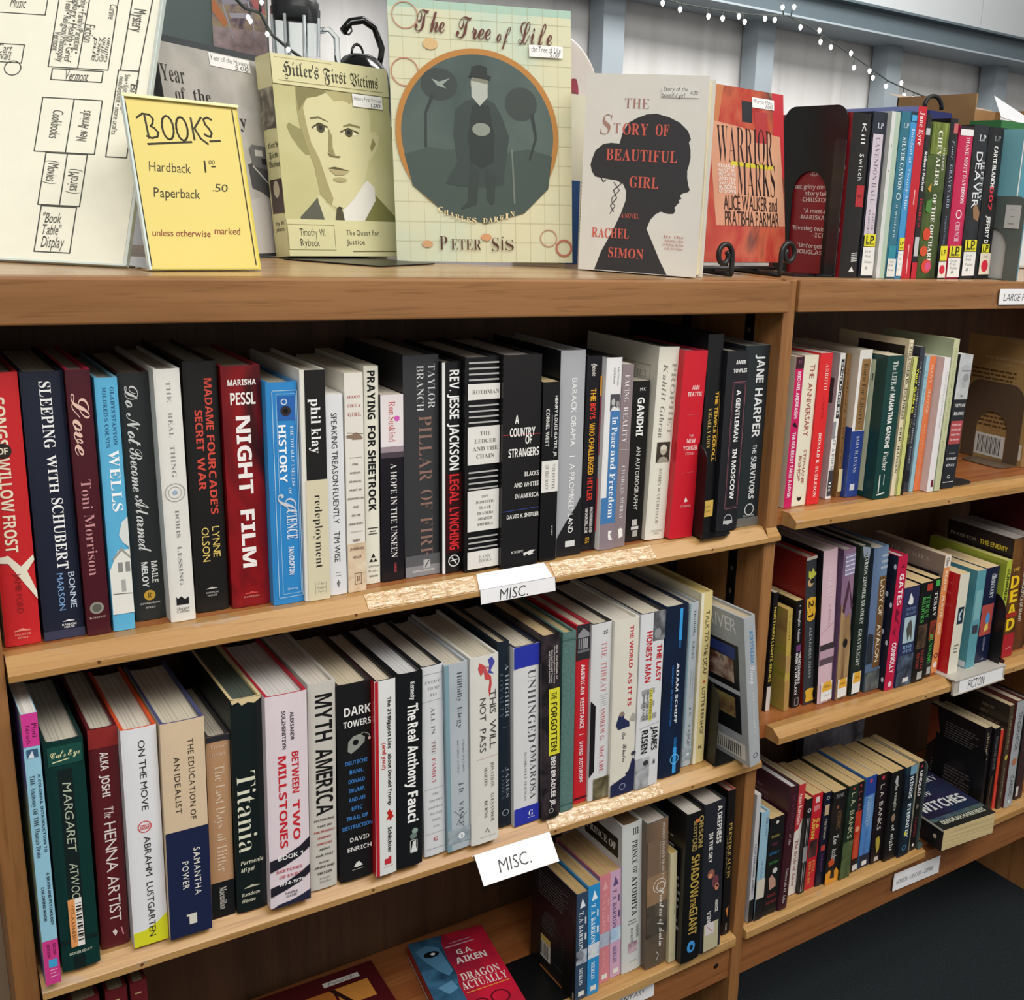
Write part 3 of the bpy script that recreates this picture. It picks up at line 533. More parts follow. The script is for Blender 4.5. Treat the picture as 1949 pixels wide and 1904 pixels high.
B('shoot', 'P', 'e2ded4', 'pale paperback with small red words on top and a helicopter over sandy dunes',
  [Hh('SHOOT', .105, .12, .84, .15, 'b4686a', 's'), Hh('LIKE A', .143, .14, .84, .15, 'b4686a', 's'), Hh('GIRL', .182, .16, .86, .2, 'b4686a', 's'),
   ('P', [(.275, .05), (.27, .4), (.262, .6), (.275, .8), (.288, .95), (.295, .9), (.295, .4), (.288, .3), (.285, .08)], '8a7460'), ('L', [(.262, .1), (.27, .95)], .03, '6a5848'), ('L', [(.375, .2), (.375, .85)], .02, '8a7c70'), *stack(['ONE', "WOMAN'S", 'DRAMATIC', 'FIGHT IN', 'AFGHANISTAN', 'AND', 'ON THE', 'HOME FRONT'], .405, .039, .05, .95, .1, '6a625a', 'b'), ('L', [(.715, .2), (.715, .85)], .02, '8a7c70'), RR(.77, 1, 0, 1, matn(['c4a888', 'd8c2a4', 'e4d6be'], 60, (1, 1, 1.6), .5)), *stack(['MARY', 'JENNINGS', 'HEGAR'], .755, .04, .12, .9, .15, '6a4c40', 'b'), ('O', .91, .965, .35, .75, .04, '8a6a50'), Hh('B', .937, .45, .65, .3, '8a6a50', 's')], pg='d4ccb8')
B('sheetrock', 'P', 'e4e2d2', 'cream paperback with heavy black deco lettering beside the helicopter one',
  [V('PRAYING', .02, .235, .5, .52, '121212', 'k'), V('FOR', .265, .36, .5, .52, '121212', 'k'), V('SHEETROCK', .375, .655, .5, .52, '121212', 'k'), ('L', [(.735, .15), (.735, .85)], .07, '3a3a36'), ('L', [(.75, .3), (.75, .7)], .06, '3a3a36'), ('L', [(.762, .2), (.762, .8)], .06, '3a3a36'), ('P', [(.875, .35), (.855, .5), (.875, .65)], '1a1a1a'), ('P', [(.895, .2), (.88, .35), (.895, .5)], '1a1a1a'), ('P', [(.895, .5), (.88, .65), (.895, .8)], '1a1a1a'), Hh('Addison', .915, .1, .9, .14, '3a3a36', 'i'), Hh('Wesley', .938, .14, .86, .14, '3a3a36', 'i'), Hh('55048', .963, .2, .8, .12, '2a2a26', 'b')], pg='d6cfba')
B('hope', 'P', '15131a', 'short black paperback with a pale top holding pinkish script and a pink dot',
  [RR(0, .27, 0, 1, 'e4dcdc'), RR(.27, .3, 0, 1, '9a8a92'), RR(.3, .33, 0, 1, '4a4048'), V('Ron', .035, .105, .5, .3, 'c05c58', 'r'), V('Suskind', .115, .245, .5, .3, 'c05c58', 'r'), ('E', .125, .72, .12, .12, 'd060b4'), V('A HOPE IN THE UNSEEN', .36, .87, .55, .28, 'e6e2e0', 'r'), V('RANDOM', .9, .955, .6, .1, 'b84a50', 'b')], pg='d0c4b4')
B('pillar', 'C', '37383b', 'thick dark grey hardcover with tall brownish serif title, right of the short black paperback',
  [V('TAYLOR', .04, .235, .78, .2, 'd0d0d0', 'r'), V('BRANCH', .045, .245, .46, .2, 'd0d0d0', 'r'), V('PILLAR', .265, .56, .6, .36, '8c6c60', 'r'), V('OF', .6, .69, .62, .36, '8c6c60', 'r'), V('FIRE', .725, .915, .62, .36, '8c6c60', 'r'), RR(.9, .95, 0, 1, '5c5d60'), RR(.95, 1, 0, 1, '88898c'), RR(.925, .965, .52, .72, 'b4b4b4'), ('L', [(.96, .57), (.93, .68)], .03, '4a4a4a'), Hh('SIMON & SCHUSTER', .975, .2, .85, .055, 'd0d0d0', 'b')], left='26272a', pg='bcb6ac')
B('jackson', 'C', '161618', 'black hardcover with condensed title, upper half white letters and lower half red',
  [RR(0, 1, 0, .15, 'e4e4e2'), V('REV. JESSE', .035, .26, .62, .48, 'f4f4f2', 'b'), V('JACKSON', .28, .5, .62, .48, 'f4f4f2', 'b'), RR(.515, .9, .18, 1, '33080c'), V('LEGAL', .52, .66, .62, .48, 'da2a30', 'b'), V('LYNCHING', .68, .885, .62, .48, 'da2a30', 'b'), ('C', .94, .6, .3, .05, 'e0e0de'), ('L', [(.925, .5), (.955, .72)], .06, 'e0e0de'), ('L', [(.94, .42), (.935, .78)], .05, 'e0e0de')], rim='222222')
led = []
for a, n in ((.012, 4), (.205, 4), (.512, 4), (.822, 3)):
    led += [('L', [(a+.012+.0255*i, .1), (a+.012+.0255*i, .96)], .045, 'b4b2b0') for i in range(n)]
B('ledger', 'C', '131315', 'thick black hardcover ringed with pale lines and white label panels',
  led+[RR(.118, .19, .05, 1, 'e2e0da'), Hh('ROTHMAN', .155, .18, .98, .11, '6a6860', 's'), RR(.312, .488, .05, 1, 'e2e0da'), *stack(['THE', 'LEDGER', 'AND THE', 'CHAIN'], .345, .035, .2, .95, .11, '6a6860', 's'), RR(.61, .803, .05, 1, 'e2e0da'), *stack(['HOW', 'DOMESTIC', 'SLAVE', 'TRADERS', 'SHAPED', 'AMERICA'], .64, .0265, .3, .86, .075, '5a5850', 's'), RR(.9, .985, .05, 1, 'e2e0da'), Hh('BASIC', .93, .4, .78, .1, '8a8880', 'r'), Hh('BOOKS', .95, .4, .78, .1, '8a8880', 'r')], rim='2a2a2c')
B('country', 'C', '1b1a1b', 'thick plain black hardcover with white stacked title crossed by a thin red line',
  [('L', [(.362, 0), (.366, .99)], .018, 'a03838'), Hh('A', .293, .3, .4, .2, 'ecebe6', 'b'), Hh('COUNTRY', .352, .17, .84, .2, 'ecebe6', 'b'), Hh('OF', .39, .58, .76, .2, 'ecebe6', 'b'), Hh('STRANGERS', .448, .14, .95, .2, 'ecebe6', 'b'), Hh('BLACKS', .552, .58, .96, .11, 'dcdad4', 'b'), Hh('AND WHITES', .602, .3, .96, .11, 'dcdad4', 'b'), Hh('IN AMERICA', .655, .33, .97, .11, 'dcdad4', 'b'), ('L', [(.722, 0), (.718, .99)], .014, '38509a'), Hh('DAVID K. SHIPLER', .75, .12, .98, .1, 'e4e2dc', 'b'), Hh('KNOPF', .925, .25, .58, .06, 'd4d2cc', 's'), ('P', [(.935, .58), (.932, .68), (.925, .8), (.928, .92), (.938, .82), (.945, .86), (.95, .74), (.942, .68), (.952, .6)], 'dcdad4')], pg='bcb8b0')
B('gates', 'P', '131315', 'narrow black book with a white band, right of the thick plain black one',
  [V('HENRY LOUIS GATES, JR.', .075, .415, .8, .17, 'd8d8d4', 'b'), V('CORNEL WEST', .145, .35, .3, .2, 'd8d8d4', 'b'), ('L', [(.18, .56), (.3, .56)], .03, 'a8a8a4'), RR(.43, .605, 0, 1, 'e2e0da'), V('THE FUTURE', .45, .59, .72, .18, '7a7872', 's'), V('OF THE RACE', .45, .59, .32, .18, '7a7872', 's'), V('KNOPF', .8, .855, .7, .1, 'b8b8b4', 's')], D=.14)
B('promised', 'C', 'a8aaae', 'light grey hardcover with a black curved sweep across the foot of its spine',
  [V('BARACK OBAMA', .13, .455, .55, .21, 'f2f2f2'), ('L', [(.505, .45), (.505, .65)], .04, 'f2f2f2'), V('A PROMISED', .54, .775, .55, .21, 'f2f2f2'), ('P', [(.70, 1), (.765, .72), (.81, .45), (.87, .15), (.905, 0), (1, 0), (1, .5), (1, 1)], '1a1a1d'), V('LAND', .79, .885, .55, .21, 'f2f2f2'), RR(.925, .955, .35, .75, 'd8d8d8')], left='1b1b1e', pg='c8c6c0')
B('boys', 'C', '15131a', 'black hardcover with yellow and red stacked lettering, right of the light grey one',
  [V('Hoose', .035, .1, .45, .3, 'd8d4cc', 'f'), V('THE', .16, .225, .45, .36, 'dfa32c', 'b'), V('BOYS', .235, .315, .45, .36, 'd83a2c', 'b'), V('WHO', .335, .4, .45, .36, 'dfa32c', 'b'), V('CHALLENGED', .41, .6, .45, .36, 'dfa32c', 'b'), V('HITLER', .615, .735, .45, .36, 'd83a2c', 'b'), V('KNUD PEDERSEN AND', .77, .905, .62, .2, 'd8d4d0', 'b'), V('THE CHURCHILL CLUB', .77, .905, .3, .2, 'd8d4d0', 'b'), V('FSG', .93, .96, .4, .28, 'b89030', 'b'), RR(.1, .2, .88, 1, 'd09030'), RR(.2, .5, .9, 1, '803040'), RR(.62, .9, .9, 1, 'a02430')])
B('peace', 'C', 'e4e4e4', 'white hardcover with blue title panel and a small grey photograph of two faces',
  [RR(.185, .27, .3, .92, '4c4c50'), ('E', .225, .5, .2, .12, 'b8b8b4'), ('E', .235, .78, .18, .1, '9a9894'), ('P', [(.27, .34), (.25, .45), (.245, .6), (.255, .7), (.25, .85), (.27, .92)], 'dcdcda'), RR(.27, .86, .34, .98, '4479ae'), RR(.72, .86, 0, .36, '4479ae'), RR(.86, 1, 0, 1, '8a7c84'), V('In Peace', .3, .46, .66, .36, 'f0f4f8', 's'), V('and Freedom', .475, .83, .66, .36, 'f0f4f8', 's'), V('Lake, Grievance', .05, .14, .75, .12, '6a6a6a', 'r'), V('and Johnson', .05, .13, .5, .12, '6a6a6a', 'r'), ('P', [(.9, .55), (.9, .8), (.92, .68), (.95, .85), (.95, .6), (.93, .55)], 'ecebe8')], rim='2a2a2c')
B('facing', 'P', '8a7b7e', 'thin mauve grey paperback with pale serif title, between the white and short black ones',
  [V('FACING', .055, .2, .45, .42, 'e6e2e2', 'r'), V('REALITY', .225, .42, .45, .42, 'e6e2e2', 'r'), ('L', [(.455, .1), (.46, .9)], .04, 'd0c8c8'), V('CHARLES', .545, .7, .5, .3, 'e6e2e2', 'r'), V('MURRAY', .72, .84, .5, .3, 'e6e2e2', 'r'), ('P', [(.9, .3), (.89, .5), (.9, .7), (.94, .75), (.95, .4)], 'f0eeea')], pg='d8d0c0')
B('gandhi', 'P', '151414', 'short worn black paperback with bold white capitals in front of the tall cream one',
  [Hh('M K', .05, .4, .75, .16, 'd0d0cc'), V('GANDHI', .1, .335, .5, .4, 'ecebe8', 'k'), V('AN AUTOBIOGRAPHY', .4, .8, .5, .24, 'dcdad6'), RR(.86, .9, .35, .65, 'bcbab6'), RR(.905, .925, .3, .75, 'd0ceca'), RR(.93, .97, .4, .7, 'a8a6a2')], pg='b0a898')
B('prophet', 'C', 'dedbcd', 'tall cream hardcover with grey spaced lettering and a small sepia portrait',
  [V('PROPHET', .08, .45, .78, .22, '9c9a90', 'r'), V('Kahlil', .085, .27, .35, .22, '7c7a72', 'i'), V('Gibran', .3, .46, .35, .22, '7c7a72', 'i'), RR(.485, .59, .22, .88, '3c362e'), ('E', .525, .56, .22, .17, 'b4ab98'), ('P', [(.59, .28), (.565, .4), (.56, .6), (.57, .78), (.59, .86)], '9c9484'), ('E', .515, .56, .1, .17, 'cfc8b8'), V('ROBIN WATERFIELD', .62, .915, .5, .14, '8c8a80', 'r'), Hh("ST MARTIN'S", .953, .28, .8, .09, '9a988e', 'r'), Hh('PRESS', .967, .4, .68, .09, '9a988e', 'r')], left='dcd8c8', lels=[('O', .1, .95, .04, .9, .008, 'b4ae98'), Hh('PROPHET', .15, .45, .86, .05, 'a8a290', 'r')], pg='d0cab8', rim='30302e')
B('beattie', 'C', 'c81c2c', 'bright red hardcover with small pale stacked words, beside the tall cream one',
  [Hh('ANN', .19, .42, .72, .15, 'f2d0cc', 'b'), Hh('BEATTIE', .225, .26, .86, .15, 'f2d0cc', 'b'), Hh('THE', .445, .45, .66, .09, 'e8a8a4'), Hh('NEW', .472, .38, .76, .15, 'f2d0cc', 'b'), Hh('YORKER', .51, .24, .86, .15, 'f2d0cc', 'b'), Hh('STORIES', .54, .36, .74, .09, 'e8a8a4'), ('L', [(.335, .3), (.33, .8)], .012, 'd86a68'), ('L', [(.645, .3), (.64, .8)], .012, 'd86a68'), ('P', [(.79, .5), (.775, .54), (.8, .64), (.805, .5)], 'f0e0dc'), Hh('SCRIBNER', .825, .34, .8, .07, 'e8a8a4')], rim='b42848', left='c41c2a')
B('temple', 'C', '131315', 'tall black hardcover with gold title and small gold label low down, behind a bookend',
  [V('THE TEMPLE SCROLL', .28, .63, .74, .2, 'd9a93e', 'b'), ('L', [(.28, .92), (.63, .92)], .02, 'b88a30'), V('YIGAEL YADIN', .36, .56, .36, .22, 'd8b860', 'r')], left='101012', stickers=[('label_sticker', .83, .915, .1, .92, 'd0ac54', [Hh('Property', .35, .2, .8, .16, '4a3c18', 'i'), Hh('of Library', .65, .2, .85, .16, '4a3c18', 'i')], 'gold paper label')])
B('moscow', 'C', '1e1f24', 'black hardcover with a thin pinkish frame around white title, second from right on upper shelf',
  [Hh('AMOR', .06, .38, .85, .14, 'ececea', 'b'), Hh('TOWLES', .105, .28, .92, .14, 'ececea', 'b'), ('O', .165, .875, .3, .92, .022, '8a5660'), ('O', .175, .865, .35, .87, .012, '6a4450'), V('A GENTLEMAN', .21, .495, .6, .2, 'f0f0ee', 'b'), V('IN MOSCOW', .535, .82, .6, .2, 'f0f0ee', 'b'), ('C', .935, .5, .2, .03, 'b8b8b8'), RR(.94, .96, .28, .72, 'b8b8b8')])
B('harper', 'C', '22292c', 'black hardcover with large pale capitals, last against the upright on the upper shelf',
  [V('JANE', .05, .2, .62, .32, 'dadede', 'b'), V('HARPER', .23, .5, .62, .32, 'dadede', 'b'), V('THE', .54, .59, .62, .16, 'd0d4d4', 'b'), V('SURVIVORS', .605, .845, .62, .22, 'd0d4d4', 'b'), ('C', .905, .58, .2, .035, 'c0c4c4'), Hh('FLATIRON', .94, .35, .8, .06, 'b0b4b4', 'b'), RR(.95, 1, 0, 1, '66645f')], rim='8a8c88')

# middle shelf, left
B('anatomy', 'P', '92c2d6', 'tall thin light blue workbook with magenta ends, leaning at the far left',
  [RR(0, .115, 0, 1, 'cf3c90'), V('Pinel', .035, .085, .75, .32, '3a1428', 'r'), V('Edwards', .04, .105, .35, .26, '3a1428', 'r'), RR(.125, .155, .15, .85, '3a5a78'), ('P', [(.155, .2), (.13, .5), (.155, .6)], 'd8e0e6'), V('A COLORFUL INTRODUCTION TO', .215, .5, .78, .16, '26465a', 'b'), V('THE Anatomy OF THE Human Brain', .215, .515, .36, .3, '24303c', 'r'), V('A BRAIN AND PSYCHOLOGY', .575, .775, .76, .17, '24303c', 'b'), V('COLORING BOOK', .625, .755, .36, .17, '24303c', 'b'), RR(.83, 1, 0, 1, 'c63c84'), V('SECOND', .845, .89, .74, .18, '5a1038', 'b'), V('EDITION', .845, .895, .36, .18, '5a1038', 'b'), RR(.905, .935, .3, .85, '3fa0d0'), ('L', [(.945, .35), (.945, .8)], .06, 'e8b0cc'), ('L', [(.957, .38), (.957, .7)], .06, 'e8b0cc'), ('L', [(.97, .35), (.97, .85)], .06, 'e8b0cc')], left=matn(['6a5a9a', '5a4c8c', 'a8c060', '8c80b0'], 14, (1, 1, .5)), pg='d8d4cc', D=.18)
B('catseye', 'C', '0f332f', 'dark green hardcover carrying an orange and white barcode sticker',
  [RR(.02, .1, .08, .95, '1a4a40'), RR(.12, .86, .3, .66, '141f20'), Hh("Cat's Eye", .055, .15, .9, .18, 'e6e2b0', 'c'), ('L', [(.085, .2), (.078, .6)], .03, 'e6e2b0'), V('MARGARET', .175, .48, .5, .22, 'b4bca4', 'h'), V('ATWOOD', .525, .72, .5, .22, 'b4bca4', 'h'), RR(.86, .875, 0, 1, '142422'), Hh('DOUBLEDAY', .925, .2, .8, .085, 'b8bca8', 'b'), RR(.94, 1, .3, .6, '12201f')],
  stickers=[('price_sticker', .68, .895, .26, .62, 'e8e4dc', [RR(0, 1, 0, .5, 'e39a5c'), V('*07-AAH-830*', .12, .9, .26, .24, '4a2c18', 'a'), *[RR(.1+.058*i, .1+.058*i+(.012+.016*((i*7) % 3)), .56, .95, '26221e') for i in range(14)]], 'orange and white barcode sticker')], rim='17302c', pg='c0b8a8')
B('henna', 'C', '5c1e23', 'maroon hardcover with pale title, between the dark green and the white yellow-footed ones',
  [RR(0, .085, 0, 1, '8a2a28'), V('ALKA', .105, .185, .5, .28, 'e8dcd8', 'b'), V('JOSHI', .205, .305, .5, .28, 'e8dcd8', 'b'), V('The', .35, .4, .55, .34, 'e8dcd8', 'i'), V('HENNA', .42, .645, .55, .4, 'e8dcd8', 'a'), V('ARTIST', .665, .88, .55, .4, 'e8dcd8', 'a'), ('P', [(.925, .4), (.915, .5), (.93, .58), (.95, .5)], 'e0d0cc'), ('L', [(.915, .72), (.95, .78)], .05, 'd08090')])
B('onmove', 'C', 'e0e1e4', 'white hardcover with yellow foot and orange boards, fourth on the middle shelf',
  [('P', [(.93, 0), (.93, .3), (.905, .7), (.87, 1), (1, 1), (1, .5), (1, 0)], 'd6d62a'), V('ON THE MOVE', .055, .37, .55, .19, '2a2a2c'), ('C', .445, .5, .2, .03, 'd04848'), Hh('ONCE', .44, .36, .64, .08, 'd04848', 'b'), Hh('MORE', .452, .36, .64, .08, 'd04848', 'b'), V('ABRAHM', .49, .675, .55, .19, '2a2a2c'), V('LUSTGARTEN', .705, .965, .55, .19, '2a2a2c')], rim='d8552a', pg='d0c8ba')
B('idealist', 'C', 'd6bfa0', 'thick hardcover, tan above and navy below, fifth on the middle shelf',
  [RR(.495, 1, 0, 1, '1d2445'), V('THE EDUCATION OF', .085, .455, .66, .13, '3a3228', 'm'), V('AN IDEALIST', .155, .415, .33, .13, '3a3228', 'm'), V('SAMANTHA', .59, .815, .7, .15, 'e6e2d6', 'm'), V('POWER', .645, .775, .42, .15, 'e6e2d6', 'm'), RR(.905, .95, .46, .64, 'd8d4c8'), RR(.9, .91, .4, .64, 'd8d4c8')], rim='4c5078', pg='c6bda9')
B('lastdays', 'C', 'b48c68', 'shorter tan hardcover with faded white lettering and black foot',
  [RR(.0, .03, 0, 1, '2a2a30'), RR(.8, 1, 0, 1, '16181a'), Hh('Trevor', .055, .15, .85, .2, 'd2bca4', 'r'), Hh('Roper', .095, .2, .8, .2, 'd2bca4', 'r'), V('The Last Days', .155, .5, .52, .42, 'd6c0a6', 'r'), V('of Hitler', .53, .745, .52, .42, 'd6c0a6', 'r'), V('Macmillan', .83, .955, .5, .3, 'cfcac0', 'r')], rim='3a3a3a', left='3a2a22')
B('titania', 'C', '141e1e', 'black hardcover with torn jacket top and large pale serif title',
  [V('Titania', .335, .71, .42, .62, 'dcdcc4', 'r'), Hh('Parmenia', .76, .15, .9, .15, 'd4d4bc', 'j'), Hh('Migel', .795, .15, .6, .15, 'd4d4bc', 'j'), *HOUSE(.885, .5, .3, 'b8b8a0'), Hh('Random', .915, .15, .75, .13, 'c8c8b0', 'j'), Hh('House', .945, .15, .6, .13, 'c8c8b0', 'j'), ('P', [(0, 0), (.02, .05), (.012, .25), (.03, .35), (.02, .55), (.028, .75), (.012, .95), (0, 1)], 'd8c498')], rim='d2c090', pg='50584f')
B('millstone', 'C', 'dfd2d8', 'thick pinkish white hardcover with red title, black curved bands and red boards',
  [V('ALEKSANDR', .085, .215, .62, .09, '3a3036', 'b'), V('SOLZHENITSYN', .075, .25, .42, .09, '3a3036', 'b'), V('BETWEEN', .27, .465, .68, .17, 'c6222c', 'b'), V('TWO', .5, .69, .68, .17, 'c6222c', 'b'), V('MILLSTONES', .28, .715, .36, .19, 'c6222c', 'b'),
   ('P', [(.765, 0), (.755, .35), (.725, .75), (.69, 1), (.74, 1), (.775, .75), (.805, .35), (.82, 0)], '22202a'), Hh('BOOK 1', .762, .2, .82, .12, 'ecebe8', 'b'), Hh('SKETCHES', .825, .15, .8, .08, 'c06068', 'b'), Hh('OF EXILE', .855, .22, .78, .08, 'c06068', 'b'), ('P', [(.895, 0), (.885, .35), (.855, .75), (.825, 1), (.865, 1), (.9, .75), (.925, .35), (.94, 0)], '22202a'), Hh('1974-1978', .89, .2, .85, .09, 'ecebe8', 'b'), ('P', [(1, 0), (.985, .2), (.98, .5), (.965, .8), (.95, 1), (1, 1), (1, .5)], '26283c'), Hh('NOTRE', .94, .35, .68, .06, '4a4448', 's'), Hh('DAME', .955, .38, .65, .06, '4a4448', 's')], rim='b02a38', pg='ccc8c4')
B('myth', 'C', 'c7c3ba', 'pale grey hardcover with huge black condensed title down the spine',
  [V('MYTH', .055, .275, .55, .62, '161616', 'b'), V('AMERICA', .31, .63, .55, .62, '161616', 'b'), *stack(['HISTORIANS', 'TAKE ON'], .655, .03, .15, .9, .08, '2a2826', 'b'), *stack(['THE BIGGEST', 'LEGENDS', 'AND LIES'], .712, .03, .12, .92, .08, 'a83a36', 'b'), *stack(['ABOUT', 'OUR PAST'], .80, .03, .2, .85, .08, '2a2826', 'b'), Hh('EDITED BY', .865, .3, .7, .06, '2a2826', 'b'), *stack(['KRUSE AND', 'ZELIZER'], .888, .03, .15, .88, .09, '2a2826', 'b'), Hh('BASIC', .945, .32, .75, .08, '8a867e', 'r'), Hh('BOOKS', .963, .32, .75, .08, '8a867e', 'r')], pg='ccc4b8')
B('towers', 'C', '1a1a1b', 'black hardcover with white title, grey fish picture and blue stacked words',
  [Hh('DARK', .135, .2, .98, .27, 'ecebe8', 'b'), Hh('TOWERS', .197, .17, .98, .2, 'ecebe8', 'b'), ('P', [(.285, .3), (.26, .45), (.255, .65), (.275, .8), (.3, .78), (.325, .6), (.345, .38), (.33, .28)], '8f928a'), ('E', .292, .52, .09, .09, '0c0c0c'), ('L', [(.265, .6), (.25, .75), (.262, .9), (.28, .95)], .02, 'a8a89c'), ('E', .285, .93, .05, .04, 'd8b8b0'), *stack(['DEUTSCHE', 'BANK,', 'DONALD', 'TRUMP,', 'AND AN', 'EPIC', 'TRAIL OF', 'DESTRUCTION'], .39, .047, .08, .98, .125, '3f7cc0', 'b'), Hh('DAVID', .785, .3, .88, .14, 'dcdad6', 'b'), Hh('ENRICH', .835, .22, .95, .14, 'dcdad6', 'b'), ('P', [(.93, .4), (.91, .48), (.905, .56), (.93, .68), (.935, .5)], 'd8d8d4'), ('L', [(.945, .35), (.945, .68)], .02, '9a9a96')], rim='2c2c2c', pg='c4b89e')
B('lies', 'C', 'dfe1df', 'white hardcover with a red left edge and a red splat near the foot',
  [RR(0, 1, 0, .16, 'b8202a'), V('The 21 Biggest Lies', .085, .345, .68, .16, '1c1c1c', 'k'), V('about Donald Trump', .37, .635, .68, .16, '1c1c1c', 'k'), V('(and you!)', .31, .445, .42, .17, 'c02a2a', 'k'), ('P', [(.69, .6), (.67, .52), (.665, .6), (.655, .66), (.672, .72), (.668, .82), (.685, .78), (.7, .86), (.705, .76), (.72, .7), (.705, .62), (.715, .5), (.7, .54)], 'bc2420'), V('Schlichter', .75, .885, .66, .18, '2a2a2a', 'k'), RR(.915, .945, .4, .72, 'c03038'), RR(.905, .925, .6, .72, 'c03038'), ('L', [(.957, .35), (.955, .8)], .02, 'd0a0a0')], rim='1c1c1e', pg='ccc0ac', left='b41c26')
B('fauci', 'C', '16181a', 'black hardcover with very bold white title, right of the white one with the splat',
  [V('Kennedy', .045, .135, .6, .17, 'd8d8d4', 'k'), V('The Real', .155, .345, .6, .4, 'f4f4f2', 'k'), V('Anthony', .365, .585, .6, .4, 'f4f4f2', 'k'), V('Fauci', .605, .765, .6, .4, 'f4f4f2', 'k'), ('E', .815, .68, .12, .12, '8aa094'), ('E', .84, .62, .12, .14, '6a7c74'), ('O', .86, .93, .48, .78, .03, 'c0c4c0'), ('P', [(.925, .52), (.87, .6), (.865, .72), (.9, .72), (.925, .76)], 'd8dcd8')], pg='c6c6c6')
B('family', 'C', 'd5d7d9', 'white hardcover ruled with thin grey lines and a red centred title',
  [('L', [(.04, .04), (.04, .96)], .012, '5a6a80'), *stack(['FRED C.', 'TRUMP', 'III'], .08, .033, .18, .92, .13, '8a8c90', 'r'), ('L', [(.175, .04), (.175, .96)], .012, '8a8c90'), V('ALL IN', .21, .35, .5, .17, '6c6e74', 'r'), V('THE', .385, .455, .5, .17, '8a6a6c', 'r'), V('FAMILY', .475, .61, .5, .17, 'b85a60', 'r'), ('L', [(.635, .04), (.635, .96)], .012, '8a8c90'), *stack(['THE', 'TRUMPS', 'and how', 'WE GOT', 'THIS', 'WAY'], .665, .035, .2, .9, .1, '8a8c90', 'r'), ('L', [(.875, .04), (.875, .96)], .012, '8a8c90'), Hh('G', .91, .42, .62, .2, 'b04850', 's'), ('L', [(.96, .04), (.96, .96)], .014, '5a6a80')], rim='1c1c20', pg='c0b8aa')
EL = lambda T, H: [RR(0, 1, 0, .17, '7d9ca8'), V('Hillbilly', .045, .2, .62, .2, '4c4e52', 'r'), V('Elegy', .225, .34, .62, .2, '4c4e52', 'r'), V('A Memoir of a Family', .4, .58, .75, .09, '7a7478', 'i'), V('and Culture in Crisis', .4, .58, .52, .09, '7a7478', 'i'), V('J. D.', .63, .69, .62, .2, '4c4e52', 'r'), V('VANCE', .735, .87, .62, .2, '4c4e52', 'r'), ('L', [(.78, .3), (.82, .6), (.86, .4)], .02, '5c6a72'), ('L', [(.8, .85), (.84, .5), (.88, .75)], .02, '5c6a72'), RR(.88, .96, 0, 1, matn(['7a8a92', '98a4ac', 'b4bcc2'], 90, (1, 1, 1))), ('E', .925, .6, .14, .14, 'e6eaec'), Hh('h', .925, .55, .65, .16, '6a7a82', 'i')]
B('elegy', 'C', matn(['a2adb4', 'b0b9bf', 'bac2c6'], 8), 'pale blue grey hardcover, the wider of two copies with the same title', EL, pg='c4bcac', left='7896a2')
B('notpass', 'C', 'dad8d0', 'white hardcover with a red and blue ink splash above its two-line title',
  [('P', [(.03, .3), (.06, .25), (.1, .35), (.08, .45), (.12, .5), (.13, .66), (.18, .62), (.22, .66), (.15, .74), (.11, .72), (.09, .6), (.05, .5)], 'c44a4a'), ('P', [(.02, .6), (.01, .75), (.04, .85), (.08, .7), (.1, .82), (.09, .6), (.05, .65)], '4a4aa0'), ('C', .07, .55, .1, .03, 'b86a78'), V('THIS', .18, .305, .78, .22, '4a4846', 'a'), V('WILL', .34, .49, .78, .22, '4a4846', 'a'), V('NOT', .215, .335, .42, .22, '4a4846', 'a'), V('PASS', .375, .5, .42, .22, '4a4846', 'a'), ('L', [(.535, .2), (.53, .95)], .01, 'c08a88'), V('JONATHAN', .565, .7, .76, .11, '5a5856', 'r'), V('MARTIN', .585, .685, .52, .11, '5a5856', 'r'), V('ALEXANDER', .73, .89, .76, .11, '5a5856', 'r'), V('BURNS', .765, .86, .52, .11, '5a5856', 'r'), ('L', [(.94, .5), (.92, .56), (.95, .66)], .02, '6a6864'), Hh('SIMON & SCHUSTER', .965, .3, .88, .04, '8a8882', 'r')], pg='c4bca8')
B('loyalty', 'C', '1c252f', 'narrow dark slate hardcover set back behind the ink splash one',
  [V('A HIGHER', .115, .4, .75, .28, 'a8b2b8', 'r'), V('LOYALTY', .16, .4, .3, .28, '4c5a66', 'r'), ('L', [(.45, .3), (.45, .8)], .03, '6a7a84'), V('JAMES', .67, .84, .7, .26, '9aa6ae', 'r'), V('COMEY', .68, .85, .3, .26, '4c5a66', 'r'), ('C', .92, .5, .28, .05, '9aa6ae')], pg='c0b49c')
B('unhinged', 'C', 'd6d7d8', 'white hardcover with royal blue bands at head and foot',
  [RR(0, .115, 0, 1, '2a34a2'), RR(.9, 1, 0, 1, '2a34a2'), V('UNHINGED', .135, .54, .7, .3, '4a4a4e', 'r'), V('OMAROSA', .56, .865, .76, .24, '4a4a4e', 'r'), V('MANIGAULT NEWMAN', .585, .865, .45, .09, '5a5a5e', 'r'), Hh('G', .945, .58, .76, .22, 'dfe0ee', 's'), ('L', [(.97, .55), (.97, .82)], .02, 'b8bce0')], rim='22283e', pg='c8c0ae')
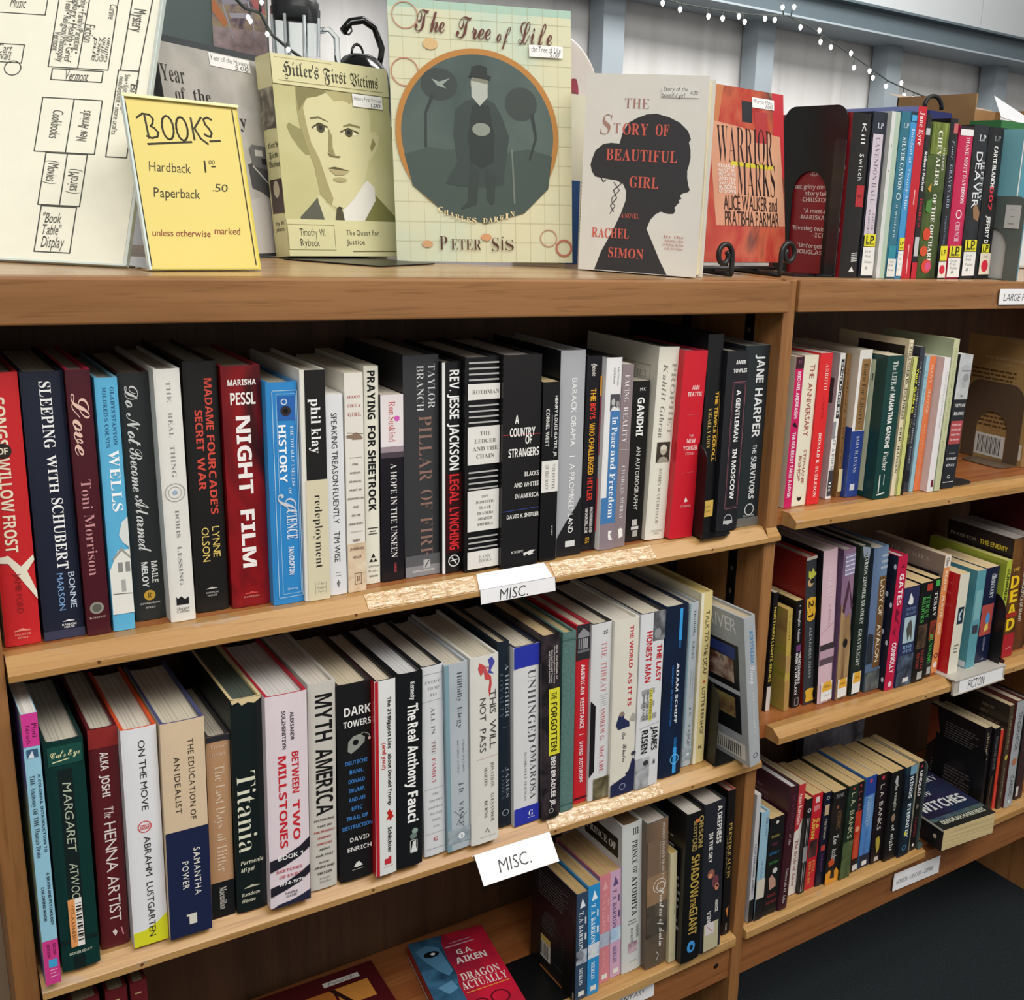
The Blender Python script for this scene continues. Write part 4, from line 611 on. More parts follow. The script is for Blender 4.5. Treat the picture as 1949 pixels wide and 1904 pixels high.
B('forgotten', 'C', matn(['141215', '1c191c', '3a3034', '221c20'], 40), 'black hardcover with a bright yellow title patch',
  [V('How the People of', .06, .24, .82, .08, 'c8c4c0', 'b'), V('One Pennsylvania County', .06, .26, .68, .08, 'c8c4c0', 'b'), V('Elected Donald Trump', .08, .25, .54, .08, 'c8c4c0', 'b'), V('and Changed America', .08, .25, .4, .08, 'c8c4c0', 'b'), RR(.285, .645, .36, .98, 'd9d43a'), V('THE', .305, .345, .66, .3, '2a2a10', 'b'), V('FORGOTTEN', .36, .625, .66, .34, '2a2a10', 'b'), V('BEN BRADLEE JR.', .655, .935, .62, .26, 'e6e2e0', 'b'), ('C', .955, .5, .14, .03, 'b8b4b0')], pg='c4ac84')
B('teal', 'C', matn(['46655f', '52736e', '5f817b'], 500, (1, 1, 1), .8), 'plain faded teal cloth hardcover without any lettering on its spine', [RR(.035, .045, 0, 1, '46625e'), RR(.955, .965, 0, 1, '46625e')], pg='b0a078', gloss=.8)
B('amres', 'C', 'c2242e', 'red hardcover with a grey columned building pictured at its top',
  [RR(0, .19, 0, 1, '2c2c30'), ('P', [(.05, .1), (.02, .5), (.05, .95), (.07, .95), (.07, .1)], '8c8c90'), *[RR(.075, .13, .14+.15*i, .22+.15*i, 'a8a8ac') for i in range(5)], RR(.135, .15, .08, .95, '6a6a6e'), V('AMERICAN', .215, .38, .5, .3, 'ecdcdc', 'b'), V('RESISTANCE', .4, .57, .5, .3, 'ecdcdc', 'b'), ('L', [(.605, .35), (.605, .65)], .05, 'ecdcdc'), V('DAVID', .645, .725, .5, .28, 'ecdcdc', 'b'), V('ROTHKOPF', .74, .88, .5, .28, 'ecdcdc', 'b'), RR(.965, .975, 0, 1, '401018')], rim='b83040', pg='c6bda8')
B('threat', 'C', 'd4d5d6', 'white hardcover with pale red lettering and dark wedge at its left edge',
  [('P', [(.42, 0), (.455, .26), (.83, .26), (.86, 0)], '161618'), Hh('#', .05, .55, .78, .2, '2a2a2a', 'b'), V('THE', .105, .19, .62, .28, 'c48080', 'r'), V('THREAT', .215, .385, .62, .28, 'c48080', 'r'), *[('L', [(.4+.012*i, .45+.03*(i % 3)), (.4+.012*i, .85-.06*(i % 2))], .012, '9a9a9c') for i in range(6)], V('ANDREW G.', .47, .66, .62, .22, 'c06064', 'r'), V('McCABE', .69, .845, .62, .22, 'c06064', 'r'), RR(.875, 1, .22, 1, matn(['3a3424', '6a6248', '8c8468'], 70))], rim='2a2a2e', pg='c2b8a6')
B('worldas', 'C', 'dbd7ca', 'cream hardcover with red title and a man in navy suit printed mid spine',
  [V('THE WORLD', .04, .275, .68, .15, 'be2c36', 'b'), V('AS IT IS', .3, .49, .68, .15, 'be2c36', 'b'), ('P', [(.52, .3), (.515, .4), (.53, .5), (.55, .46), (.565, .55), (.58, .7), (.61, .72), (.615, .25), (.585, .15), (.56, .2)], '272d52'), ('E', .528, .38, .09, .1, '8c7a6c'), ('P', [(.535, .85), (.55, .95), (.585, .95), (.575, .72), (.56, .75)], 'a8a49a'), V('Ben', .635, .675, .5, .16, '4a4a52', 'c'), V('Rhodes', .705, .81, .55, .16, '4a4a52', 'c'), ('E', .775, .93, .08, .1, '3a3a48'), ('P', [(.93, .0), (.915, .3), (.87, .75), (.8, .9), (.82, 1), (1, 1), (1, .5), (1, 0)], '24284a'), ('P', [(.91, .1), (.885, .6), (.895, .65), (.92, .15)], 'd8d4c8'), ('C', .955, .5, .13, .03, '8c90b0')], pg='ccc6ba')
B('honest', 'C', 'd6d8da', 'white hardcover with grey photographs at both ends and red two-line title',
  [RR(0, .16, .5, 1, matn(['2a2a2c', '5a5c60', '9a9ca0'], 50)), ('E', .12, .7, .18, .14, '8c8e92'), V('THE LAST', .185, .395, .8, .2, 'c0222c', 'b'), V('HONEST MAN', .1, .385, .36, .24, 'c0222c', 'b'), ('T', .41, .63, .15, .85, 3, '9a9a9c'), V('CIA BATTLED', .44, .605, .52, .1, '6a6420', 'b'), RR(.43, .61, .46, .6, 'd2cc5c'), V('CIA, KENNEDYS', .435, .605, .53, .09, '5a5420', 'b'), V('FIGHT TO SAVE', .44, .6, .38, .08, '5a5c60', 'b'), V('DEMOCRACY', .45, .6, .24, .08, '5a5c60', 'b'), ('L', [(.645, .08), (.63, .95)], .01, '8a8c90'), V('JAMES', .65, .79, .76, .24, '1c1c1e', 'b'), V('RISEN', .66, .795, .34, .26, '1c1c1e', 'b'), RR(.82, 1, 0, .58, matn(['6a6c70', 'a8aaae', 'c8cacc'], 60)), ('E', .855, .42, .1, .12, '3a3a3c'), Hh(':ii', .86, .7, .82, .16, '3a3a3c', 'b')], rim='2c2c30', pg='c6bfae')
B('schiff', 'C', matn(['101a2a', '132038', '182a48'], 12), 'dark navy hardcover with glowing blue streaks above and below small white capitals',
  [RR(.02, .2, .6, .73, '3a9ade'), RR(.2, .245, .62, .7, '1f5c94'), V('ADAM SCHIFF', .33, .685, .62, .11, 'e4e8ec', 'b'), V('MIDNIGHT IN WASHINGTON', .34, .69, .4, .07, '2c6cb4', 'b'), RR(.77, .83, .6, .72, '1f5c94'), RR(.83, .985, .58, .74, '3a9ade'), ('C', .9, .66, .2, .03, '6cc0f0')], pg='c8c0ae')
B('elegyb', 'C', matn(['a2adb4', 'b0b9bf', 'bac2c6'], 8), 'pale blue grey hardcover, the narrower of two copies with the same title', EL, pg='c4bcac')
B('deaf', 'C', 'd6c68a', 'thin yellowed hardcover with plain dark title, next to the black bookend',
  [RR(0, 1, 0, .24, 'e2dcc6'), V('TALK TO THE DEAF', .105, .475, .62, .3, '3a3628'), ('E', .515, .62, .1, .1, 'c05030'), V('LOTTIE RIEKEHOF', .55, .83, .62, .26, '3a3628'), Hh('K', .905, .45, .75, .26, '2a281c', 'b')], pg='c4b070', left='e0d8bc')
B('airstream', 'C', 'a6abae', 'grey hardcover tilting left against a bookend, last on the middle shelf',
  [V('AIRSTREAM', .09, .3, .55, .3, '4a86b4', 'b'), V('Living', .32, .44, .55, .42, 'e6ecee', 'c'), V('photographs', .5, .78, .55, .16, 'd0d6d8'), ('C', .93, .5, .2, .05, '4a5256')], yaw=3.5, left='a2a6a8', lels=[Hh('RIVER', .075, .66, .92, .1, 'dfe2e4', 'a'), RR(.2, .8, .05, .93, '16181c'), ('P', [(.22, .25), (.22, .9), (.3, .9), (.26, .25)], '2a3c78'), RR(.3, .46, .1, .88, matn(['1c1a1c', '6a4438', 'b8a494', '2c2420'], 30)), RR(.5, .53, .05, .93, 'b4b8ba'), RR(.56, .7, .1, .88, matn(['2a2420', '7a5c40', '9a8c50', '3a2a28'], 30)), RR(.86, .97, .62, .96, 'dcd8cc'), *[RR(.875, .955, .65+.02*i, .657+.02*i, '2a2a28') for i in range(14)]], pg='b8aa90', D=.2)

# bottom shelf, left
BAR = lambda c1, c2, pic: [('P', [(.05, .5), (.14, .28), (.13, .78)], c1), V('T. A. BARRON', .17, .53, .42, .36, c1, 's'), ('T', .2, .5, .74, .9, 2, c1), RR(.53, .66, .02, .98, pic), V('MERLIN', .7, .86, .45, .3, c1, 's'), RR(.92, .965, .25, .75, 'dcdcd4')]
B('barrona', 'P', '33475e', 'slate blue paperback with black back cover, first behind the bookend on the bottom shelf', BAR('dfe6ea', 0, matn(['c05a9a', '1c1c28', 'b8c0cc', '4a4a5c'], 40)), left='1b1c1d', lels=[('O', .06, .86, .06, .95, .008, '4a4c4c'), ('T', .09, .34, .12, .9, 9, '5a5c5a'), ('T', .45, .8, .7, .92, 12, '55575a'), ('T', .42, .62, .1, .6, 9, '505250'), RR(.68, .86, .12, .42, 'c8b060'), RR(.74, .9, .12, .42, 'd0ccc0'), *[RR(.75, .88, .15+.03*i, .163+.03*i, '22201c') for i in range(8)], RR(.93, .985, .82, .97, 'c4c4bc')], pg='a98e62')
B('barronb', 'P', '2f8cc8', 'bright blue paperback, second of four matching spines on the bottom shelf', BAR('e8f2f6', 0, matn(['2a2c34', 'd8dce0', '8ab0cc'], 40)), pg='a98e62')
B('barronc', 'P', 'd08088', 'salmon pink paperback, third of four matching spines on the bottom shelf', BAR('dfa0a2', 0, matn(['4a5a7c', 'b0b8c8', '8c98b0'], 40)), pg='a98e62')
B('barrond', 'P', 'c9a2bc', 'lilac paperback, fourth of four matching spines on the bottom shelf', BAR('5c4c78', 0, matn(['5a88b4', 'a8c4dc', 'dce4ea'], 40)), pg='a98e62')
B('ayodhya', 'C', 'c9ccca', 'white hardcover with black title running down, beside the lilac paperback',
  [Hh('III', .055, .5, .8, .32, '3a3a38', 's'), V('PRINCE', .115, .27, .62, .26, '1e1e1e', 's'), V('OF', .29, .335, .62, .2, '1e1e1e', 's'), V('AYODHYA', .355, .62, .62, .26, '1e1e1e', 's'), ('T', .64, .68, .3, .8, 2, '8a8a88'), V('ASHOK', .69, .78, .78, .14, '3a3a3a', 'r'), V('BANKER', .7, .8, .5, .14, '3a3a3a', 'r'), RR(.8, .87, .3, .75, matn(['a88a94', 'c8b0b8', '7a5a6c'], 60)), Hh('orbit', .93, .4, .75, .1, 'a8aaa8')], left='c6c8c6', lels=[('T', .03, .2, .1, .7, 6, '5a5a58'), RR(.1, .23, .4, .93, '161614'), Hh('PRINCE OF', .165, .43, .9, .07, 'e0deda', 's')], pg='7c6448', rim='d0d0cc')
B('priestess', 'C', matn(['2c3430', '4c463c', '7c6450', '3c443c'], 6, (1, 1, .5)), 'hardcover with misty brown green picture spine and flowing white title',
  [RR(.12, .36, .03, .97, '75604e'), RR(.36, .56, .03, .97, matn(['846a4e', '93765a', '6c5844'], 14)), RR(.56, .78, .03, .97, matn(['1c1c1a', '4c463e', '6a6056'], 30)), ('E', .7, .4, .35, .3, '4a443c'), V('MARION ZIMMER BRADLEY', .025, .4, .76, .11, 'c8c0b4', 's'), V('with Diana Paxson', .14, .36, .62, .06, 'a89c90', 's'), ('C', .45, .66, .2, .03, 'e6e0d8'), ('C', .44, .6, .3, .025, 'e6e0d8'), V('Priestess', .46, .66, .72, .22, 'e8e4dc', 'c'), V('of Avalon', .68, .87, .72, .22, 'e8e4dc', 'c'), ('L', [(.9, .5), (.93, .6), (.96, .5)], .03, 'c8c4bc')], pg='b4aaa0', rim='46504c')
B('cream', 'P', 'c9bf9c', 'thin low cream paperback squeezed beside the thick black one with gold letters', [V('a small book of tales', .3, .56, .75, .14, '5a5440'), ('C', .93, .45, .18, .05, 'a89c70')], pg='b09458')
B('shadow', 'C', '131314', 'black hardcover with tall gold letters and a blue emblem at the foot',
  [('E', .055, .55, .1, .11, 'd86a38'), V('ORSON', .03, .24, .78, .24, 'a08a50', 'k'), V('SCOTT', .05, .16, .46, .2, 'a08a50', 'k'), V('CARD', .165, .25, .46, .26, 'a08a50', 'k'), V('SHADOW', .28, .565, .55, .44, 'b3984a', 'b'), V('OF THE', .57, .625, .5, .3, 'b3984a', 'b'), V('GIANT', .63, .82, .55, .44, 'b3984a', 'b'), ('E', .9, .5, .3, .22, '3f8fd2'), ('E', .905, .52, .14, .09, '131314')], left='111112', lels=[('T', .12, .36, .06, .93, 8, '9a9894'), ('T', .42, .85, .66, .97, 9, '9a9894')], pg='b8b2a8', rim='0e0e0f')
B('deepness', 'C', '24262d', 'dark grey hardcover with white title, glowing nebula picture and library label',
  [V('A DEEPNESS', .03, .28, .72, .22, 'e0deda', 'b'), V('IN THE SKY', .19, .39, .34, .18, 'e0deda', 'b'), ('E', .47, .4, .2, .17, '8c5a48'), ('E', .48, .36, .1, .1, 'c88a68'), ('E', .53, .62, .28, .16, '6a3c44'), ('E', .57, .7, .16, .1, 'c07c60'), ('E', .565, .7, .05, .05, '141010'), V('VERNOR', .66, .745, .72, .14, 'd8d6d2', 'b'), V('VINGE', .72, .84, .36, .2, 'd8d6d2', 'b')], pg='b0a8a0', stickers=[('library_label', .8, .99, .12, .82, 'b8b090', [RR(0, .42, .1, .7, 'cfc6c8'), ('L', [(.1, .2), (.35, .6)], .04, 'b06a70')], 'beige library label')])
B('prentice', 'C', '171414', 'black hardcover with gold lettering, last against the upright on the bottom shelf',
  [V('PRENTICE ALVIN', .22, .6, .5, .4, 'b89850', 's'), V('Tales of Alvin Maker', .3, .56, .14, .12, 'a08850', 's'), ('P', [(.82, .35), (.8, .7), (.88, .6)], 'c07840'), V('TOR', .92, .97, .5, .2, 'b8a890', 's')], rim='b06858', pg='b0a698')

# upper shelf, right
B('seabeast', 'P', 'c41c5c', 'thin magenta paperback pressed against the upright, first on the right upper shelf',
  [RR(0, .075, 0, 1, '3a1a28'), Hh('II', .03, .3, .7, .3, '7a4a5c', 'b'), V('MICHAEL ANDREASEN', .095, .4, .5, .42, 'f0dce4', 'b'), ('P', [(.44, .2), (.42, .5), (.46, .85), (.45, .3)], '1a1218'), V('THE SEA BEAST TAKES A LOVER', .49, .93, .5, .42, 'f0dce4', 'b')], left='ddd6c2', lels=[('E', .08, .85, .04, .05, '2a2a2a'), ('E', .08, .85, .025, .035, 'ddd6c2')], pg='d8cfb8')
B('anniv', 'P', 'e2dcc6', 'cream paperback with rust red spaced title, second on the right upper shelf',
  [V('THE', .06, .15, .6, .34, '9c4034', 'a'), V('ANNIVERSARY', .18, .53, .55, .34, '9c4034', 'a'), V('STEPHANIE', .62, .85, .62, .2, '9c5044', 'a'), V('BISHOP', .66, .83, .32, .2, '9c5044', 'a'), ('P', [(.93, .35), (.945, .42), (.94, .5), (.945, .58), (.93, .65), (.955, .65), (.97, .5), (.955, .35)], '1c1c1c')], pg='d8cfb8')
B('arroyo', 'P', 'd8282c', 'bright red paperback with white author name low down, on the right upper shelf',
  [V('ARROYO', .07, .24, .62, .3, 'f0c4b8', 'r'), V('A NOVEL', .28, .43, .58, .16, '9c1c20', 'r'), V('DONALD R. BURLESON', .52, .95, .55, .24, 'f4dcd4', 's')], pg='d8d2c8')
B('lit', 'P', 'e6e4e0', 'thin white paperback with black boxed spine lettering, right of the bright red one',
  [RR(.04, .44, .3, .85, '2a2a2c'), V('chip kidd lit', .06, .42, .58, .3, 'd8d8d4', 'b'), RR(.46, .58, 0, .5, '8a8a8c'), V('LIT: A POEM', .56, .8, .55, .5, '8c8c90', 's'), RR(.8, .98, .1, .95, '3c3c42'), V('lit', .88, .95, .5, .4, 'e0e0dc', 's')], left='b8b2b4', lels=[RR(.17, .34, .1, .95, '4a4448')], pg='d8d0bc')
B('brown', 'P', '7c5a34', 'very thin brown booklet with cream label at its foot, beside the white and blue one',
  [V('a short history', .1, .75, .5, .3, '4a3418', 'r')], pg='a88c60', stickers=[('label_sticker', .8, .96, .05, .95, 'd0c498', [], 'cream paper label')])
B('liberty', 'P', 'e4e2dc', 'paperback, white above and royal blue below with a brown title strip',
  [RR(.545, 1, 0, 1, '2c448c'), RR(.06, .54, .22, .9, '927048'), V('Born for Liberty', .09, .5, .56, .34, '4a3a24', 'r'), V('SARA M. EVANS', .58, .83, .55, .26, 'd8dce8', 'r'), RR(.91, .955, .3, .68, 'd0d4de')], left='d8ccb8', lels=[RR(.52, 1, 0, 1, '2c448c')], pg='d0c4ac')
B('mahatma', 'P', '123c38', 'thick dark green paperback with white title, centre of the right upper shelf',
  [V('The LIFE of', .04, .245, .5, .28, 'e2e4dc', 's'), V('MAHATMA GANDHI', .26, .64, .5, .28, 'e2e4dc', 'k'), V('Fischer', .665, .8, .5, .28, 'e2e4dc', 's'), ('L', [(.83, .28), (.95, .28)], .07, 'c8ccc4'), ('L', [(.83, .55), (.9, .55)], .05, 'a8b0a8'), ('L', [(.97, .2), (.96, .65)], .06, 'd8dcd4')], left='123c38', lels=[RR(.04, .96, .08, .85, 'bcc4a8'), Hh('GANDHI', .16, .4, .84, .07, '2a3a34', 'r'), ('U', 'MAHATMA', .3, .9, .6, .05, '7a8878', 'r')], pg='d4c8ac')
B('forest', 'P', 'dccfae', 'thin tall buff paperback with black stencil title, right of the dark green one',
  [('O', .02, .5, .15, .9, .05, '2a2620'), V('STRANGER IN', .04, .28, .5, .48, '2a2620', 's'), V('THE FOREST', .3, .5, .5, .48, '2a2620', 's'), V('ERIC HANSEN', .55, .85, .5, .42, '2a2620', 's')], left='d8c8a8', lels=[RR(.04, .3, .3, .95, '2a221c'), ('E', .12, .72, .05, .05, 'b8b0a0')], pg='cfc09a')
B('yellow', 'P', '1a1a16', 'thin paperback half lime yellow and half black along the spine',
  [RR(0, 1, 0, .55, 'c6c878'), V('Your Guide to', .08, .4, .78, .3, 'd8d838', 'b'), V('the mind', .44, .62, .78, .3, '6a6a3c', 'b')], left='c4c884', pg='c8bc90')
B('darkgrey', 'P', '33363f', 'thin slate grey paperback rising above its lime and light blue neighbours', [V('an essay collection of many voices', .1, .8, .5, .36, 'a8acb4', 'r'), RR(.85, .93, .1, .9, '1c1e24')], pg='b8b0a0')
B('lightblue', 'P', '94b8c4', 'very thin light blue paperback touching the orange one', [V('verses', .1, .35, .5, .36, '6a94a4', 'r')], pg='d0c8b4')
B('orange', 'P', 'dc7848', 'orange paperback with pale lettering and rounded corners, right upper shelf', [V('GARY', .06, .2, .5, .38, 'ecc8b0', 'a'), V('SNYDER', .24, .42, .5, .38, 'ecc8b0', 'a'), V('left out in the rain', .5, .9, .5, .2, 'ecbca0', 'r')], pg='d8ccb0')
B('pinkwhite', 'P', 'e0dcdc', 'white paperback with a faint pink back cover, between the orange and pale green ones', [V('THE WOMAN UPSTAIRS', .1, .52, .6, .2, 'a8a8a4', 'r'), RR(.91, .965, .5, .85, '6a2030')], left='d8c8c6', pg='d8d4cc')
B('palegreen', 'P', 'bcbf98', 'tall pale sage paperback rising behind the white one, right upper shelf', [V('THE GATES OF A NEW SHORE', .05, .6, .5, .3, 'a4a678', 'r'), V('poems', .66, .85, .5, .24, 'a4a678', 'r')], left='a9b494', pg='c8c4a0')
B('vietnam', 'P', '23262c', 'paperback with a grey helmeted man above black and a red panel',
  [RR(0, .33, 0, 1, matn(['9a9c9e', 'b8babc', 'd0d2d2'], 30)), ('E', .1, .55, .16, .34, 'a8aaac'), ('E', .17, .66, .2, .2, '8c8c8c'), ('L', [(.12, .3), (.12, .95)], .05, '4a4a4c'), ('P', [(.32, .1), (.25, .3), (.24, .9), (.32, 1)], 'b4b6b6'), Hh('THE', .305, .4, .66, .12, '2a2a2c', 's'), Hh('VIETNAM', .375, .1, .92, .16, 'ecece8', 's'), Hh('READER', .435, .12, .9, .16, 'ecece8', 's'), RR(.49, .665, .02, .92, 'a8484a'), *stack(['DEFINITIVE', 'FICTION AND', 'NONFICTION', 'ON THE WAR'], .52, .037, .1, .84, .09, 'e8c8c4', 'b'), Hh('EDITED BY', .735, .2, .7, .06, 'a8a8a4'), Hh('STEWART', .775, .06, .82, .13, 'ecece8', 's'), Hh("O'NAN", .825, .12, .74, .13, 'ecece8', 's'), Hh('G', .915, .3, .5, .18, 'd8d8d4'), ('L', [(.955, .05), (.952, .82)], .04, 'c8c8c4')], pg='d8d4cc')
x, y, z, T, H_, ln, sh = GEO['vietnam']
book('tanback', 0, 0, 0, .022, .207, .135, M=Matrix.Translation((1.5487, 1.058, ZC+R1(1.548)+.0006)), kind='P', col='8c6c44', els=[V('novel', .1, .5, .5, .4, 'd8c8a0', 's')], label='brown backed paperback with printed back cover behind the brown bookend', group=GRP['R1'], left=matn(['8a6440', '9a774c', 'b8985f', 'c4a672'], 5, (1, 1, 1)),
  lels=[Hh('FROM THE SHORT STORY MASTER', .17, .28, .95, .03, 'c8b088', 'b'), Hh('of the author', .21, .35, .75, .03, 'c8b088', 'i'), ('T', .26, .36, .1, .95, 3, '5c4426'), ('T', .46, .74, .1, .93, 8, '5a4428'), RR(.79, .97, .1, .72, 'd4d2cc'), *[RR(.81, .95, .32+.022*i, .32+.022*i+.006+.006*(i % 3 == 0), '2a2826') for i in range(16)], RR(.82, .95, .86, .98, 'cfcabc')], pg='a8a494')

# middle shelf, right
B('blackyel', 'P', '18161a', 'thin black paperback half hidden by the upright, white at its foot', [V('NORTHERN LIGHTS SERIES', .12, .75, .5, .5, 'c8b048', 'b'), RR(.79, 1, .1, 1, 'c8c0bc')], pg='c8c0b0', D=.13)
B('ochre', 'P', 'b49a4c', 'small thin ochre paperback with painted field cover, second on the right middle shelf', [RR(.45, .62, 0, 1, 'a88858'), RR(.7, 1, 0, 1, 'a88450'), V('a novel', .05, .3, .5, .3, '6a5a28', 'r')], left=matn(['8a7c38', 'a49a3c', 'a88850', '7a5c38'], 9, (1, 1, 3)), pg='b09058')
B('guide', 'P', '161416', 'small black paperback with white and pink lettering, third on the right middle shelf', [('E', .05, .5, .08, .08, 'c8c4c8'), V('Douglas Adams', .09, .38, .5, .36, 'dcdadc', 'r'), RR(.41, .47, .2, .8, '6a3a6c'), V("THE HITCHHIKER'S", .48, .78, .72, .3, 'e0dce0', 'k'), V('GUIDE TO THE GALAXY', .48, .88, .34, .3, 'e0dce0', 'k'), ('O', .91, .985, .25, .8, .05, 'b0acb0')], left='141214', pg='c0a878', D=.108)
B('seerer', 'C', '34383c', 'dark grey hardcover with yellow badge patches and a red back cover',
  [RR(.0, .02, 0, 1, 'c0b8ac'), ('P', [(.09, .2), (.1, .5), (.075, .6), (.1, .75), (.12, .95), (.14, .7), (.15, .4), (.13, .2)], 'b8b848'), ('E', .17, .4, .3, .28, 'b89870'), ('E', .16, .55, .2, .2, '1c1c1c'), ('P', [(.275, .1), (.265, .5), (.275, .95), (.33, .9), (.36, .98), (.42, .85), (.43, .4), (.41, .1), (.36, .15), (.32, .05)], 'd4a432'), V('2-1', .29, .40, .5, .5, '2a2418', 'b'), V('ALEXANDER SEERER', .47, .82, .5, .24, 'a0a4a4', 'm'), ('P', [(.9, .1), (.89, .5), (.9, .95), (.94, .85), (.985, .95), (.98, .1), (.94, .2)], 'd4a432')], left=matn(['2a1414', '8a2420', 'b02c26'], 4, (1, 1, .6)), rim='b03c30', pg='b0a898', D=.15)
B('twilight', 'C', 'd0b2bc', 'pink hardcover with grey band and yellow library label, back cover black',
  [V('TWILIGHT', .1, .3, .52, .4, 'dcc6ce', 'r'), V('a memoir', .35, .5, .6, .2, 'c09aa8', 'i'), ('L', [(.53, .05), (.47, .95)], .02, 'b06a80'), RR(.605, .645, 0, 1, '3a3238'), RR(.645, .715, 0, 1, 'b494a4'), RR(.7, .74, 0, 1, '5a4a54')], left='1c1a1c', stickers=[('library_label', .86, .985, .15, .95, 'dfe0de', [('P', [(0, .2), (.0, .9), (.35, 1), (.5, .95), (.5, .05), (.3, .1)], 'dba63a'), Hh('Fiction', .25, .3, .8, .2, '5a4418', 'j'), Hh('Donor', .72, .3, .8, .12, '8a8a88')], 'white and yellow library label')], gloss=.22)
B('purple', 'C', matn(['3c2c3c', '6a5070', '98788e', '8c6c54'], 5, (1, 1, .6)), 'purple and brown hardcover picturing a tree trunk with torn bark, library labelled',
  [RR(.03, .17, .1, .95, '8c86a4'), *[('L', [(.05+.028*i, .15), (.045+.028*i, .9)], .06, 'dcd8e6') for i in range(5)], ('P', [(.33, 0), (.45, .4), (.42, .8), (.6, 1), (1, 1), (1, 0)], matn(['5a4228', '846444', 'a88c64', '3a2a1c'], 16, (3, 3, .5))), ('E', .62, .55, .3, .2, '1c1614'), ('P', [(.2, .5), (.4, .1), (.42, .3), (.25, .6), (.4, .9), (.38, 1)], '4a2c3c')], left=matn(['3c2c3c', '6a5070', '8a708a'], 6), stickers=[('library_label', .86, .985, .12, .9, 'dfe0de', [('P', [(0, .2), (.0, .9), (.35, 1), (.5, .95), (.5, .05), (.3, .1)], 'dba63a'), Hh('Fantasy', .25, .3, .8, .2, '5a4418', 'j')], 'white and yellow library label')], gloss=.22)
B('grave', 'C', matn(['141c18', '1e2823', '2c3a30'], 14), 'dark green hardcover with pale narrow serif lettering and library label',
  [V('MARION ZIMMER BRADLEY', .05, .52, .6, .34, 'c8ccc4', 's'), V('GRAVELIGHT', .55, .8, .56, .34, 'c8ccc4', 's'), ('P', [(0, .1), (.08, .3), (.04, .6), (.12, .8), (.02, .95)], '8c98a8')], left=matn(['161c18', '222c24', '343c30'], 10), stickers=[('library_label', .84, .985, .12, .95, 'dfe0de', [('P', [(0, .2), (.0, .9), (.35, 1), (.5, .95), (.5, .05), (.3, .1)], 'dba63a'), Hh('Fantasy', .25, .3, .8, .2, '5a4418', 'j')], 'white and yellow library label')], gloss=.22)
B('avalon', 'C', matn(['3c4450', '5c7090', '86a8c4'], 5, (1, 1, .7)), 'steel blue hardcover with a brown strip carrying large cream capitals',
  [Hh('MARION', .06, .55, .98, .13, 'dfe2e6', 's'), Hh('ZIMMER', .1, .52, .96, .13, 'dfe2e6', 's'), Hh('BRADLEY', .14, .5, .97, .13, 'dfe2e6', 's'), RR(.2, .84, .46, .92, '6a4c2c'), V('LADY OF', .225, .475, .7, .27, 'e4d8bc', 'a'), V('AVALON', .535, .8, .7, .27, 'e4d8bc', 'a'), ('P', [(.58, 0), (.6, .35), (.8, .4), (.8, 0)], '2a2e34'), RR(.86, 1, 0, 1, matn(['34383a', '565c5c', '7c8280'], 50))], left='34404c')
B('connolly', 'C', 'b81c42', 'crimson hardcover with white author name and zebra patterned back cover',
  [('P', [(.08, .3), (.06, .6), (.09, .7)], '6a1028'), V('GATES', .13, .36, .5, .46, 'f0dfe4', 'b'), ('P', [(.38, .3), (.42, .7), (.45, .4), (.5, .8), (.47, .3)], '6a1028'), ('P', [(.52, .5), (.56, .2), (.6, .7), (.57, .4)], '6a1028'), V('CONNOLLY', .64, .87, .5, .46, 'f0dfe4', 'b'), ('E', .955, .5, .22, .2, 'e0c0c8')], left='1a1c2c', lels=[*[('E', .08+.07*i, .96-.07*((i*3) % 4), .03, .018, 'd0d4e0') for i in range(13)], *[('E', .1+.08*i, .8-.05*((i*5) % 3), .03, .018, 'd0d4e0') for i in range(11)]], pg='c8c4bc')
B('horse', 'P', '2c2f52', 'small dark blue paperback with a rearing white horse picture',
  [('P', [(.06, .42), (.16, .3), (.18, .45), (.17, .62), (.12, .6)], 'dcdcdc'), Hh('FORTRESS', .22, .2, .85, .14, '6c88a8', 's'), Hh('DRAGON', .265, .2, .85, .14, '6c88a8', 's'), RR(.3, .56, .18, .9, 'a4bcc4'), ('P', [(.55, .5), (.42, .35), (.36, .45), (.33, .6), (.4, .72), (.55, .75), (.48, .6)], '4a4a44'), Hh('RISE', .6, .25, .85, .15, '88b0d4', 's'), Hh('OF EVIL', .645, .25, .85, .15, '88b0d4', 's'), RR(.68, 1, 0, 1, matn(['1c1e26', '3a4454', '5a6a80'], 60)), RR(.92, .965, .45, .8, 'd4d4d0')], left=matn(['2c2f52', '34386a', '24263c'], 9), pg='c8b084')
B('brooksa', 'P', '161616', 'small black paperback with green lettering and red square, left of its twin',
  [RR(.02, .09, .5, .92, 'a83a2c'), V('TERRY', .14, .36, .7, .28, '4aa04c', 's'), V('BROOKS', .14, .4, .36, .28, '4aa04c', 's'), RR(.42, .66, .15, .85, matn(['1c1814', '4a3a2c', '6a4a34'], 60)), V('NIGHT OF', .68, .88, .7, .2, 'a83a30', 's'), V('THE WORD', .7, .86, .36, .2, 'a83a30', 's'), RR(.9, .975, .45, .85, 'a8a8a4')], pg='c8b084')
B('brooksb', 'P', '151515', 'small black paperback with white name, green square and green title, right of its twin',
  [RR(.015, .075, .3, .85, '44a44c'), V('TERRY', .13, .38, .5, .4, 'dcdcd8', 's'), RR(.42, .62, .1, .9, matn(['3a2418', '8a3424', '4a5a2c'], 60)), V('RUNNING', .56, .86, .5, .44, '44b04c', 's'), RR(.9, .975, .35, .85, 'a8a8a4')], pg='c8b084')
